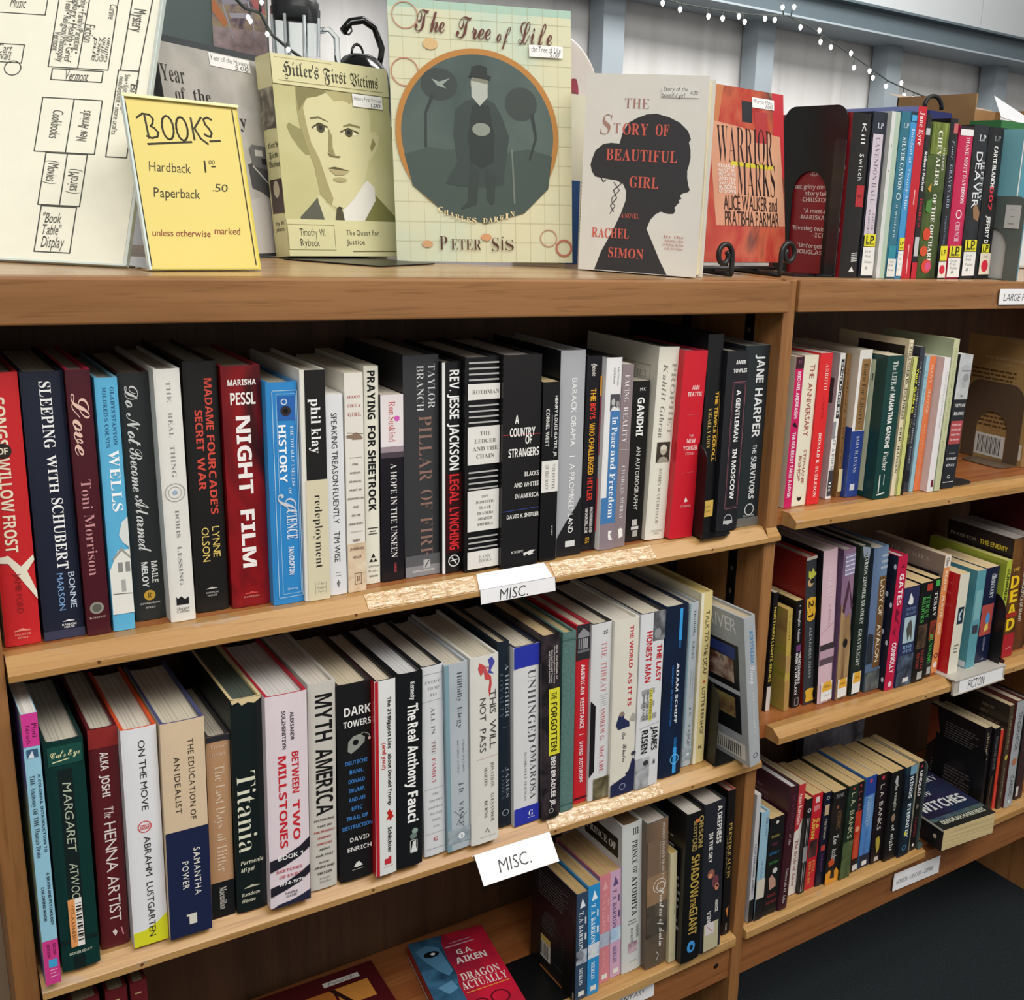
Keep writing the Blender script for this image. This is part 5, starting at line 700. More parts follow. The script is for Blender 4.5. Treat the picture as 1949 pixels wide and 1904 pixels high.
B('player', 'P', 'd88c54', 'thin orange paperback with a white head, between the twin black ones and the red',
  [RR(0, .1, 0, 1, 'dfd6ca'), V('Cline', .02, .09, .5, .5, '2a2a2a', 'b'), V('READY', .13, .3, .5, .4, 'f0dcc4', 'b'), V('PLAYER', .34, .53, .5, .4, 'f0dcc4', 'b'), V('ONE', .57, .67, .5, .4, 'f0dcc4', 'b'), ('C', .85, .5, .32, .1, '6a2a1c'), ('E', .93, .5, .36, .3, 'e4d8cc')], left='8a7a70', lels=[Hh('THE SERIES', .07, .2, .8, .05, 'b8aca4', 'r'), RR(.16, .3, .1, .95, '2a2422')], pg='c8bca4', D=.15)
B('whitered', 'P', 'd6d2c2', 'cream spined paperback with bright red back cover above the white label holder', [RR(.33, .5, .25, .85, '1c3040'), ('P', [(.36, .6), (.35, .75), (.42, .5), (.46, .65), (.47, .4), (.4, .35)], 'b8ccd0'), ('T', .7, .8, .3, .8, 3, '7a7668')], left='bc1c26', lels=[Hh('in love', .1, .5, .9, .07, 'd85a58', 'r'), Hh('with the', .2, .45, .9, .06, 'd85a58', 'r'), Hh('long dance', .32, .4, .92, .06, 'd85a58', 'r')], pg='d0b890')
B('tealb', 'P', '5a94a0', 'teal paperback with small white price stickers at its foot, right middle shelf', [RR(.2, .5, .1, .85, '78a8ae'), RR(.55, .64, .2, .8, '3a3c44')], left=matn(['3c7c8a', '508c98', '6a9ca4'], 12), lels=[('T', .3, .55, .15, .7, 10, '8cb0b4'), RR(.91, .97, .05, .55, 'c8d0c8'), RR(.92, .98, .8, .98, 'c8d0d4')], pg='d0b890')
B('navyb', 'P', '161c38', 'navy paperback with red square panel and blue figure, beside the teal one', [Hh('MAGIC', .1, .45, .85, .14, 'c8ccd4', 's'), V('ORDINARY', .07, .32, .6, .28, 'c8ccd4', 's'), RR(.38, .7, .02, .9, 'a84a44'), ('E', .53, .55, .3, .15, '4a8cc0'), ('P', [(.6, .4), (.57, .6), (.64, .68), (.67, .35)], 'd8c060'), V('ALICE HOFFMAN', .72, .87, .5, .14, 'b0b4c0', 'r'), ('P', [(.96, .4), (.93, .52), (.96, .64)], '6a7490')], pg='d0b890', left='161c38')
B('lime', 'P', 'a8b43a', 'lime green paperback behind the right bookend of the middle shelf', [V('SUMMER', .08, .4, .5, .5, '2a3010', 'b')], left='9aa63c', pg='b8b070', D=.16)
B('dead', 'P', matn(['1c1416', '3a2a1c', '6a4420', '8a6a2c'], 20), 'dark paperback with huge yellow stacked capitals DEAD along its spine',
  [Hh('THE', .26, .2, .8, .2, 'c8a030', 'b'), Hh('D', .36, .12, .9, .75, 'e8c020', 'k'), Hh('E', .48, .16, .86, .75, 'e8c020', 'k'), Hh('A', .6, .1, .9, .75, 'e8c020', 'k'), Hh('D', .72, .12, .9, .75, 'e8c020', 'k'), RR(.62, .66, 0, 1, 'a03028'), RR(.8, 1, 0, 1, 'a8242c'), ('L', [(.93, .3), (.92, .8)], .04, 'd89090')], left='231b1d', lels=[Hh('PRAISE FOR', .1, .05, .45, .04, 'a89a90', 'a'), Hh('THE ENEMY', .1, .5, .92, .06, 'd8c040', 'b'), ('P', [(.2, .9), (.3, .75), (.4, .8), (.5, .65), (1, .5), (1, 1), (.2, 1)], matn(['2a1a18', '5a2c20', '7a2420'], 20))], pg='8a8680', rim='6a2430')
B('deadb', 'P', matn(['241814', '4a2c18', '6a3c20', '2c2018'], 14), 'dark orange brown paperback cut by the right edge of the frame, middle shelf', [V('HIGSON', .05, .22, .3, .3, 'dcd8d0', 'k'), V('THE SACRIFICE OF MANY', .28, .75, .3, .26, 'c8c0b0', 'b')], pg='8a8680')
book('tallred', 1.60, 1.015, R2(1.6), .03, .275, .17, M=Matrix.Translation((1.605, 1.02, ZC+R2(1.6)+.0006)), kind='C', col='5a1c20', left='4a171c', els=[V('TALES', .1, .5, .5, .4, 'c8a860', 's')], label='tall dark red hardcover rising above the right end of the middle shelf', group=GRP['R2'], pg='a8a090', rim='4a171c')

# bottom shelf, right
B('white', 'P', 'b8b8bc', 'very thin silvery white book with black foot, against the upright on the lowest right shelf', [RR(.82, 1, 0, 1, '1c1a1c'), V('NORTHANGER ABBEY', .38, .78, .5, .4, '6a6c74', 'b')], pg='c0bcb4', D=.135)
B('sky', 'C', '8fb2c4', 'narrow pale blue book with black foot and back cover, second on the lowest right shelf', [RR(.62, .8, 0, 1, 'c8c0b0'), RR(.8, 1, 0, 1, '1a1a1c'), V('THE LAND', .05, .22, .7, .28, '4c6c7c', 'r'), V('of lakes', .45, .62, .5, .24, '6a8494', 'r')], left='151315', D=.13)
B('colored', 'P', '1b1a1a', 'small black paperback with olive, purple and blue stacked words', [('E', .05, .5, .1, .1, 'c8c4c0'), Hh('THE SECRET', .19, .15, .75, .12, '9a9440', 'b'), Hh('KIND OF', .27, .25, .65, .12, '7a2c5a', 'b'), Hh('LONELY', .36, .12, .8, .15, '2c6a94', 'b'), Hh('WITCH', .46, .15, .78, .15, '3c7a40', 'b'), ('E', .55, .6, .17, .17, 'c4c0bc'), ('P', [(.62, .2), (.58, .4), (.65, .7), (.72, .75), (.74, .3)], 'b08878'), Hh('MARS', .8, .2, .8, .2, '7a2c30', 'b'), Hh('ALONE', .87, .12, .85, .18, '7a2c30', 'b')], left='171616', pg='bca274')
B('maroon', 'C', '3a1a22', 'maroon hardcover with small print on its back cover, fourth on the lowest right shelf', [V('SEABIRDS', .06, .34, .5, .3, '5a2c38', 's'), V('of the', .38, .47, .5, .28, 'b8a8a4', 'i'), V('OVERSTORY', .5, .64, .5, .3, '4a242c', 's'), V('Deborah O. Alta', .66, .95, .55, .3, 'c0b8b4', 'r')], left='3c1a26', lels=[('T', .1, .34, .15, .7, 6, '6a4450')], rim='3a1a22', pg='b8b8b6')
B('karenina', 'P', 'd8d0c8', 'white and red paperback with pale lettering leaning on the maroon one', [('P', [(0, 0), (.42, 0), (.4, .5), (.3, 1), (0, 1)], 'b83038'), V('Anna Karenina', .08, .36, .5, .5, 'ecdcd4', 's'), V('The Bride of Anna', .5, .92, .5, .4, '8a4444', 's')], pg='b8a888', D=.135)
B('blackwhite', 'P', '1a1818', 'thin black paperback streaked with white down its spine', [('E', .12, .5, .3, .3, 'c8c4c4'), ('E', .12, .5, .2, .14, '2a2828'), ('L', [(.2, .35), (.98, .3)], .08, 'b8b4b4'), ('L', [(.2, .6), (.98, .6)], .05, 'a8a4a4'), RR(.5, .66, .1, .8, '8c8a8c')], pg='bca274')
B('aiken', 'P', 'b8222c', 'red paperback with yellow author name and dark picture panel, lowest right shelf', [RR(.03, .09, .35, .7, 'd8c4c4'), ('P', [(.12, .2), (.11, .7), (.16, .8), (.18, .3)], 'c87478'), V('G.A.', .26, .38, .72, .28, 'd8b84c', 'b'), V('AIKEN', .25, .46, .35, .3, 'd8b84c', 'b'), RR(.48, .66, .12, .88, matn(['1c1416', '4a2c2c', '6a5044'], 60)), V('FEEL', .7, .83, .7, .24, 'd09a50', 's'), V('THE BURN', .7, .94, .35, .24, 'd09a50', 's')], pg='bca274')
B('navyc', 'P', '171a2c', 'navy paperback with small coloured squares, right of the red one', [('C', .06, .5, .2, .06, 'b8b8bc'), RR(.13, .24, .2, .8, 'b8a080'), V('THE DEMON', .28, .5, .5, .3, 'b8a894', 's'), RR(.56, .62, .2, .8, 'b03c34'), V('ELEMENT', .65, .85, .5, .3, '6a3c6c', 's')], pg='bca274')
B('archer', 'P', matn(['141312', '1c1a18', '2c2420'], 30), 'black paperback with grey lettering and orange flames at the foot', [Hh('ZONE', .05, .2, .75, .22, '8c9090', 's'), ('E', .17, .4, .1, .1, '8a4a34'), V('SCOUNDREL', .22, .42, .6, .3, '7a5a38', 's'), V('Zoe', .48, .58, .5, .36, 'c8c8c4', 's'), V('Archer', .62, .78, .5, .36, 'c8c8c4', 's'), ('P', [(.76, .1), (.72, .4), (.74, .5), (.8, .6), (.82, .2)], 'b84c24'), ('P', [(.88, 0), (.85, .3), (.9, .5), (.85, .8), (.9, 1), (1, 1), (1, 0)], 'd8902c'), ('P', [(.84, .4), (.82, .6), (.96, .7), (.95, .35)], '2a201c')], pg='bca274')
B('banksgreen', 'P', matn(['141c16', '1c2a20', '2c3c2a'], 16), 'dark green black paperback with pale yellow author name', [('E', .04, .5, .1, .1, 'b83a34'), V('L. A.', .08, .22, .55, .42, 'b8b894', 'a'), V('BANKS', .27, .57, .55, .42, 'b8b894', 'a'), RR(.6, 1, 0, 1, matn(['2c3c24', '4a5a38', '6a6a48'], 40))], pg='bca274')
B('banksred', 'P', '1f1415', 'black paperback turning fiery red below with a round orange sun', [('E', .04, .5, .13, .13, 'a83a3c'), V('L. A. BANKS', .1, .44, .5, .36, '9c5044', 's'), RR(.32, .85, .1, .9, matn(['8a2018', 'b83424', 'c8542c'], 20)), ('E', .52, .5, .3, .3, 'd8906c'), V('THE HUNTED', .6, .84, .5, .32, 'c8684c', 's'), RR(.92, .985, .25, .9, 'c8c8c4')], pg='bca274')
B('bluepb', 'P', matn(['2a4c8c', '4a7cb8', '84a8cc'], 7), 'blue paperback with darker head and foot and faint pale title', [RR(0, .2, 0, 1, '24408c'), ('E', .05, .5, .16, .13, 'b83a54'), V('FORBIDDEN', .22, .55, .5, .4, '9ab4cc', 's'), V('by L. A. Banks', .6, .9, .5, .24, '4c6ca4', 's'), RR(.86, 1, 0, 1, '1a2238'), RR(.93, .98, .3, .75, 'd8d8d4')], pg='bca274')
B('banksmar', 'P', '1d1418', 'black maroon paperback with tall pale author name and yellow scrawl', [('E', .045, .5, .16, .14, 'b03040'), V('L. A.', .12, .27, .5, .36, 'c8c0b8', 'a'), V('BANKS', .31, .63, .5, .36, 'c8c0b8', 'a'), ('P', [(.72, .3), (.7, .6), (.76, .75), (.86, .7), (.9, .5), (.8, .35)], 'a8963c'), RR(.93, .98, .3, .7, 'b8b0a8')], pg='bca274')
B('blackpb', 'P', '151516', 'black paperback with blurred white lettering and a small brown figure', [('P', [(.05, .4), (.12, .3), (.16, .55), (.06, .55)], 'a8aaa8'), V('the vampire', .14, .44, .5, .24, 'c8c8bc', 's'), ('E', .52, .45, .25, .16, '8c7460'), V('of night', .6, .9, .5, .26, 'c8c8c0', 's')], pg='bca274')
B('kings', 'P', matn(['0e1216', '16202a', '2c4a5c'], 14), 'black and icy blue paperback with white capitals running down', [RR(0, .1, .4, 1, '6a94ac'), V('KINGS', .12, .36, .6, .3, 'd8e0e4', 'b'), V('ETERNITY', .42, .8, .6, .3, 'd8e0e4', 'b'), ('E', .75, .5, .16, .14, 'c8c44c'), ('C', .91, .5, .2, .06, '4a7ca0')], pg='bca274')
B('redblack', 'P', '171315', 'thin black paperback with dark red lower lettering, beside the upright grey bookend', [('E', .05, .5, .16, .16, 'a83040'), V('UNDEAD', .1, .38, .5, .5, 'd8d4d4', 'b'), ('E', .5, .5, .3, .24, '6a5c54'), V('VAMPIRE', .62, .85, .5, .34, '8a2c34', 's'), ('E', .94, .5, .2, .2, 'd8d0cc')], pg='bca274', left='d8d0b0')
B('textback', 'P', '1c1517', 'dark paperback with rust corner and grey text on its back, behind the black bookend', [V('chronicles', .06, .45, .5, .36, 'a89a80', 's'), RR(.5, .9, .1, .5, '5a2420')], left='1e1718', lels=[('P', [(.02, 0), (.02, .12), (.3, .22), (.5, .0)], '7a3820'), ('T', .12, .5, .3, .92, 14, '56504c'), ('T', .6, .95, .1, .92, 10, '56504c')], pg='b8a888', D=.12)
B('blackc', 'P', '161314', 'black paperback with faint grey lettering, between the rust cornered and the orange red ones', [V('SHADOW BONE', .1, .5, .5, .4, '5a5658', 'b'), ('P', [(.6, .3), (.55, .6), (.9, .4), (.85, .2)], '4a3420')], pg='b8a888', D=.12)
B('redthin', 'P', 'd0442c', 'thin orange red paperback standing out among dark ones, lowest right shelf', [('E', .04, .5, .24, .24, 'd83048'), RR(.7, 1, 0, 1, 'd8483c')], pg='b8a888', D=.12)
B('tan', 'P', '453a2c', 'dark tan paperback with yellow apple shape mid spine, right of the orange red one', [V('FIREBIRD', .1, .42, .5, .34, '8a7a58', 's'), ('E', .5, .5, .4, .3, 'b8a048'), V('mornings', .6, .9, .5, .3, '8a7a64', 's')], left='2c241e', lels=[('T', .06, .3, .1, .9, 4, '5a4a3c'), RR(.04, .4, .03, .6, '221a14')], pg='b8a684', D=.15)
B('tender', 'C', '9ca0a4', 'light grey hardcover with dark spaced title, right of the dark tan one', [V('TENDERHOOK', .1, .47, .5, .4, '4a4c50', 'a'), ('E', .57, .5, .3, .3, 'a86c50'), V('CARDIO', .7, .9, .5, .36, '4a4c50', 'a'), ('E', .95, .5, .14, .14, 'd0d4d4')], rim='4a1a1c', pg='bcb09c', left='5a2428')
B('darkr', 'C', matn(['231a1c', '3a2426', '2a2c2a'], 10), 'dark hardcover with white label slip, cut by the frame at the lowest right shelf', [V('SILVERWORT', .1, .5, .5, .34, 'b8b4ac', 's'), RR(.86, .96, 0, .3, 'c8c4c0')], left='1c2826', pg='8a8478')

# along the top, right
B('kill', 'C', '1a1716', 'black hardcover with spaced white title, first beside the tall black bookend on top', [V('Kill', .06, .18, .62, .22, 'd8d8d6', 'm'), V('Switch', .24, .4, .62, .22, 'd8d8d6', 'm'), RR(.43, .56, .5, .92, 'a82c30'), Hh('NOVEL', .495, .56, .84, .09, '4a1418', 'b'), *[('L', [(.85+.012*i, .55), (.845+.012*i, .85)], .04, 'b8b8b4') for i in range(5)], ('P', [(.95, .5), (.93, .62), (.95, .68), (.965, .75), (.965, .45)], 'd0d0cc')], left='8c2228', lels=[Hh('"Gripping and rich and', .33, .3, .95, .04, 'e0c8c4', 'b'), Hh('-GAYLE LYNDS', .37, .5, .95, .04, 'e0c8c4', 'b'), Hh('"Taut, gritty crime thriller', .45, .25, .95, .04, 'e0c8c4', 'b'), Hh('storytellers."', .49, .45, .9, .04, 'e0c8c4', 'b'), Hh('-CHRISTOPHER P', .53, .4, .95, .04, 'e0c8c4', 'b'), Hh('"A must-read."', .6, .45, .9, .04, 'e0c8c4', 'b'), Hh('-MARISKA HARG', .64, .4, .95, .04, 'e0c8c4', 'b'), Hh('"Riveting twists and', .71, .3, .95, .04, 'e0c8c4', 'b'), Hh('-ICE-T', .75, .6, .85, .04, 'e0c8c4', 'b'), Hh('"Unforgettable', .82, .4, .92, .04, 'e0c8c4', 'b'), Hh('-DOUGLAS PRES', .86, .35, .95, .04, 'e0c8c4', 'b')], rim='8c2228', D=.14)
LP = lambda s0, s1, white=True: [('large_print_label', s0, s0+.075, .08, .9, 'd8cf30', [Hh('LP', .45, .15, .85, .5, '2a2a18', 'b'), Hh('LARGE PRINT', .82, .1, .9, .12, '3a3a20', 'b')], 'yellow sticker with black letters'), ('spine_label', s0+.08, s1, .05, .92, 'dcdcd8', [Hh('Large', .14, .2, .7, .14, '4a4a48', 'h'), Hh('Print', .32, .2, .65, .14, '4a4a48', 'h'), Hh('Fiction', .52, .2, .8, .14, '4a4a48', 'h'), Hh('B', .74, .3, .5, .14, '4a4a48', 'h')], 'white paper call label')]
B('cavendon', 'C', '262a36', 'navy hardcover with lilac title panel and yellow sticker, second along the top right', [RR(.13, .74, .05, .75, 'c4b8c2'), Hh('LP', .08, .3, .7, .26, 'c8ccd4', 's'), V('CAVENDON HALL', .15, .54, .42, .3, '6a6070', 'r'), V('TAYLOR', .6, .71, .6, .14, '6a6070', 'r'), V('BRADFORD', .58, .73, .3, .14, '6a6070', 'r')], left='22262e', stickers=LP(.73, .985))
B('palegrn', 'C', 'a9bba8', 'pale green hardcover with white left half and no dark lettering, along the top right', [RR(0, 1, 0, .4, 'ccccca'), ('E', .2, .3, .1, .04, '8a8a86'), ('E', .35, .22, .1, .04, '8a8a86')], left='c8c8c6')
B('silver', 'C', '2f6a7c', 'teal blue hardcover with white title and white call label, along the top right', [Hh('LP', .08, .25, .85, .34, 'a8bcc4', 's'), V('SILVER CANYON', .15, .46, .5, .38, 'd8e4e8', 's'), ('C', .5, .5, .24, .05, 'd8e4e8'), V('a western', .55, .75, .5, .3, 'b0c4cc', 'r'), RR(.8, .88, .1, .9, '2f8494')], stickers=[('spine_label', .88, .99, .05, .95, 'd4d4d0', [Hh('Large', .15, .15, .75, .14, '4a4a48', 'h'), Hh('Print', .35, .15, .7, .14, '4a4a48', 'h'), Hh('Brand', .62, .15, .8, .14, '4a4a48', 'h')], 'white call label')], gloss=.15)
B('incident', 'C', '3f8cc0', 'narrow bright blue hardcover left of the tall red one, along the top right', [RR(.0, .06, 0, 1, '24323c'), RR(.02, .055, .1, .9, '4a9cd0'), V('Incident at', .1, .3, .5, .42, 'c0d8e8', 's'), V('Twenty-Mile', .33, .58, .5, .42, 'c0d8e8', 's')], stickers=LP(.75, .985), gloss=.15)
B('eyre', 'P', 'b8202c', 'tallest red paperback with white spine title and lilac back cover, along the top right', [V('Jane Eyre', .03, .22, .5, .5, 'f0dcdc', 's'), ('L', [(.48, .5), (.56, .5)], .12, 'e0a8a8'), ('L', [(.8, .5), (.87, .5)], .1, 'e0a8a8'), ('L', [(.88, .5), (.97, .5)], .12, 'e0a8a8')], left='8088b8', D=.19, pg='ccc4bc')
B('thin', 'P', '1d1c1f', 'thin black and white paperback with a red foot, right of the tall red one', [RR(.03, .2, .2, .8, '2a2a2c'), RR(.08, .12, .1, .9, 'b8b8b8'), V('Robert Parker', .22, .46, .5, .5, 'd8d8d8', 'b'), V('TROUBLE IN', .5, .68, .5, .5, 'b82c34', 's'), RR(.74, .86, .1, .9, 'b8b8b8'), RR(.9, 1, 0, 1, 'b82030')])
B('orchard', 'C', matn(['1c2416', '34441f', '4c5c2c', '3a2c1c'], 14), 'thick green leafy hardcover with red apples and white title, along the top right', [RR(0, .2, .05, .95, matn(['3c4a1c', '6c7a34', '8a944a'], 60, (3, 3, .4))), V('CHEVALIER', .05, .4, .52, .2, 'e8e4dc', 's'), V('AT THE EDGE', .15, .3, .78, .1, 'd8d4c8', 's'), V('OF THE ORCHARD', .45, .9, .52, .2, 'e8e4dc', 's'), ('P', [(.42, .1), (.38, .3), (.44, .25)], 'c88c34'), ('P', [(.5, .1), (.48, .4), (.58, .35), (.56, .1)], '4c7c3a'), ('E', .71, .28, .22, .2, 'c8442c'), ('E', .82, .2, .18, .2, 'c4502c'), ('E', .92, .42, .24, .26, 'cc4030'), ('E', .92, .5, .16, .14, 'c85080')], gloss=.15)
B('grafton', 'C', '1e1e22', 'black hardcover with red disc label and yellow sticker, right of the leafy one', [RR(.03, .09, .4, .9, 'b86060'), V('Four', .13, .25, .5, .3, '9aa4b4', 'i'), V('GRAVEYARD', .28, .55, .5, .34, '8c98ac', 's'), V('rendezvous', .6, .78, .5, .3, '6a7488', 's')], stickers=[('large_print_label', .79, .885, .1, .95, 'd8cf30', [Hh('LP', .45, .15, .85, .5, '2a2a18', 'b')], 'yellow sticker'), ('spine_label', .89, .995, .02, .95, 'd8d4c8', [('E', .5, .5, .4, .36, 'c4283c')], 'cream label with red disc')], gloss=.15)
B('crimson', 'C', 'b8204c', 'crimson pink hardcover with white title and white call label, along the top right', [RR(0, .04, 0, 1, '2a1a20'), RR(.02, .06, .05, .95, 'e0dcdc'), V('DIANE MOTT DAVIDSON', .07, .5, .62, .24, 'ecdce2', 's'), ('C', .57, .5, .2, .05, 'ecdce2'), V('CRUNCH', .62, .75, .5, .3, 'e0b8c8', 's')], stickers=LP(.78, .99), gloss=.15)
B('deaver', 'C', matn(['1a1b1e', '24262a', '34383c'], 10), 'dark grey hardcover with large white author name and a brown shape mid spine', [Hh('LP', .08, .35, .8, .26, 'c8ccd0', 's'), V('JEFFERY', .22, .48, .8, .2, 'c0c4c8', 's'), V('DEAVER', .17, .53, .48, .42, 'dcdee0', 'a'), ('P', [(.53, .4), (.5, .6), (.56, .9), (.62, .85), (.6, .5)], '8c6a4c')], stickers=LP(.74, .98))
B('carte', 'C', '17181b', 'black hardcover with white and red lettering and red dot label, before the grey bookend', [V('CARTE BLANCHE', .12, .4, .52, .24, 'e4e4e2', 'b'), Hh('LP', .07, .35, .75, .2, '8a8e94', 's'), V('007', .38, .54, .52, .24, 'c83040', 'b'), V('JEFFERY D', .575, .76, .52, .26, 'e4e4e2', 'b')], stickers=[('large_print_label', .765, .82, .25, .75, 'd8cf30', [Hh('LP', .5, .15, .85, .6, '2a2a18', 'b')], 'yellow sticker'), ('spine_label', .825, .97, .2, .9, 'd8d0bc', [('E', .6, .5, .36, .32, 'c8283c'), Hh('Large', .14, .3, .7, .14, '4a4a48', 'h')], 'cream label with red disc')])

# ---------------------------------------------------------------- display books and signs on top of the left bookcase
TOPZ = -.0797; RT = -.0790
def pose(x, y, z, yw, tilt, roll=0):
    """frame of a sheet standing at (x, y): first axis along its foot, third axis up its face, second axis away from the viewer"""
    yw, tilt, roll = R(yw), R(tilt), R(roll)
    wd = Vector((math.cos(yw), math.sin(yw), 0)); back = Vector((-math.sin(yw), math.cos(yw), 0)); upv = Vector((0, 0, 1))*math.cos(tilt)+back*math.sin(tilt)
    a = wd*math.cos(roll)+upv*math.sin(roll); b = upv*math.cos(roll)-wd*math.sin(roll); n = b.cross(a)
    return a, b, n.normalized(), Vector((x, y, ZC+z))
def display(kind, x, y, yw, tilt, roll, W, H, T, z=TOPZ, **k):
    a, b, n, P = pose(x, y, z, yw, tilt, roll)      # n points away; the cover faces -n
    if n.dot(Vector((x, y, 0))) < 0: n = -n
    P = P+Vector((0, 0, T*abs(math.sin(R(tilt)))+max(0, -a.z*W)))
    ex = -n; M = Matrix((ex, a, b)).transposed().to_4x4(); M.translation = P-ex*T
    return book('d', 0, 0, 0, T, H, W, M=M, kind=kind, group='books displayed face out on top of the left bookcase', **k)
LBL = lambda s0, s1, t0, t1, l1, l2: [('R', s0, s1, t0, t1, 'ecebe8'), Hh(l1, s0+(s1-s0)*.34, t0+.012, t1-.012, .03, '2c2c30', 'h'), Hh(l2, s0+(s1-s0)*.75, t0+(t1-t0)*.6, t1-.02, .028, '2c2c30', 'h')]
# grey picture book with the snow vehicle
display('C', .297, 1.189, 37.3, 7.6, 0, .167, .214, .011, col='42464a', pg='8a8a88', label='grey hardcover showing a tracked vehicle in snow, half behind the yellow price sign',
  fels=[('R', .03, .985, -.0, .93, matn(['a19e98', 'aeaba4', 'bab6b0'], 30)), Hh('Year', .165, .005, .21, .095, '34322e', 's'), Hh('of', .25, .1, .19, .075, '34322e', 's'), Hh('the', .245, .26, .42, .075, '34322e', 's'), Hh('Monkey', .335, .2, .74, .085, '34322e', 's'),
        ('P', [(.545, .69), (.52, .8), (.47, .93), (.70, .93), (.73, .93), (.68, .8), (.66, .7)], '4c4c4e'), ('P', [(.47, .72), (.445, .76), (.45, .9), (.57, .93), (.55, .74)], '6a6a6a'), ('R', .47, .5, .78, .86, 'c4c2bc'), ('R', .51, .54, .84, .9, '2c2c2e'), *[('L', [(.55+.012*i, .74+.02*i), (.575+.012*i, .78+.02*i)], .012, 'b8b6b0') for i in range(6)], ('P', [(.72, .66), (.70, .8), (.76, .93), (.985, .93), (.985, .6), (.8, .62)], 'bab6b2')]+LBL(.035, .095, .46, .86, 'Year of the Monkey', '5.00'))
# sepia portrait biography
FACE = [('R', .15, .815, 0, 1, matn(['a5a06c', 'b8b482', 'c5c193'], 9, (1, 1, 1))),
  ('P', [(.80, .125), (.74, .22), (.70, .28), (.72, .36), (.815, .40), (.815, .125)], '56584a'), ('P', [(.80, 1), (.72, .88), (.655, .78), (.66, .72), (.815, .66), (.815, 1)], '7c7a48'),
  ('P', [(.68, .285), (.74, .38), (.775, .45), (.815, .46), (.815, .33), (.72, .29)], 'c8c49a'), ('P', [(.595, .735), (.63, .80), (.70, .80), (.815, .68), (.815, .50), (.77, .48), (.70, .58)], 'd8d6cc'),
  ('P', [(.34, .13), (.33, .1), (.35, .08), (.40, .11), (.455, .17), (.487, .22), (.48, .27), (.36, .2)], '8c8858'), ('P', [(.34, .79), (.335, .85), (.36, .88), (.42, .86), (.475, .8), (.49, .775), (.44, .74)], 'c9c397'), ('P', [(.37, .82), (.40, .845), (.445, .8), (.42, .79)], '8c8656'),
  ('P', [(.15, .185), (.24, .175), (.34, .19), (.45, .235), (.54, .28), (.61, .295), (.68, .31), (.735, .40), (.75, .46), (.745, .52), (.70, .60), (.61, .71), (.50, .765), (.38, .80), (.27, .81), (.20, .80), (.15, .72)], 'c9c498'),
  ('P', [(.15, .185), (.24, .175), (.34, .19), (.45, .235), (.54, .28), (.61, .295), (.68, .31), (.735, .40), (.70, .42), (.62, .38), (.5, .33), (.42, .27), (.35, .25), (.25, .23), (.19, .27), (.15, .31)], '9c9566'),
  ('P', [(.15, .185), (.19, .18), (.27, .19), (.24, .22), (.2, .27), (.185, .36), (.16, .44), (.15, .48)], '7c764c'), ('P', [(.15, .42), (.2, .5), (.19, .58), (.205, .64), (.15, .72)], 'a8a070'),
  ('P', [(.295, .28), (.285, .35), (.305, .43), (.31, .43), (.295, .35), (.305, .28)], '6a6440'), ('P', [(.32, .56), (.305, .62), (.315, .71), (.325, .71), (.318, .62), (.328, .56)], '7c764e'),
  ('P', [(.345, .30), (.325, .345), (.335, .40), (.355, .42), (.36, .36)], 'dbd6b2'), ('E', .342, .362, .036, .036, '4c4830'), ('E', .342, .362, .016, .016, '1c1a12'), ('L', [(.345, .29), (.322, .345), (.335, .42)], .012, '4a4428'), ('P', [(.35, .545), (.335, .6), (.345, .66), (.365, .68), (.368, .6)], 'dbd6b2'), ('E', .352, .605, .034, .034, '4c4830'), ('E', .352, .605, .015, .015, '1c1a12'), ('L', [(.352, .535), (.333, .6), (.35, .69)], .011, '4a4428'),
  ('P', [(.34, .43), (.40, .42), (.455, .41), (.482, .435), (.48, .47), (.44, .45), (.38, .455)], '8c865a'), ('P', [(.465, .40), (.485, .42), (.488, .5), (.478, .515), (.48, .45)], '6e6842'), ('P', [(.545, .39), (.535, .45), (.54, .5), (.553, .59), (.548, .48)], '5a5434'), ('P', [(.55, .40), (.552, .5), (.558, .57), (.575, .53), (.578, .45)], 'a89c72'), ('E', .6, .49, .018, .06, 'a49c6e'),
  ('P', [(.75, .44), (.74, .46), (.745, .49), (.765, .48)], '3a3826'), ('P', [(.75, .44), (.815, .42), (.815, .5), (.765, .49)], '4a4630')]
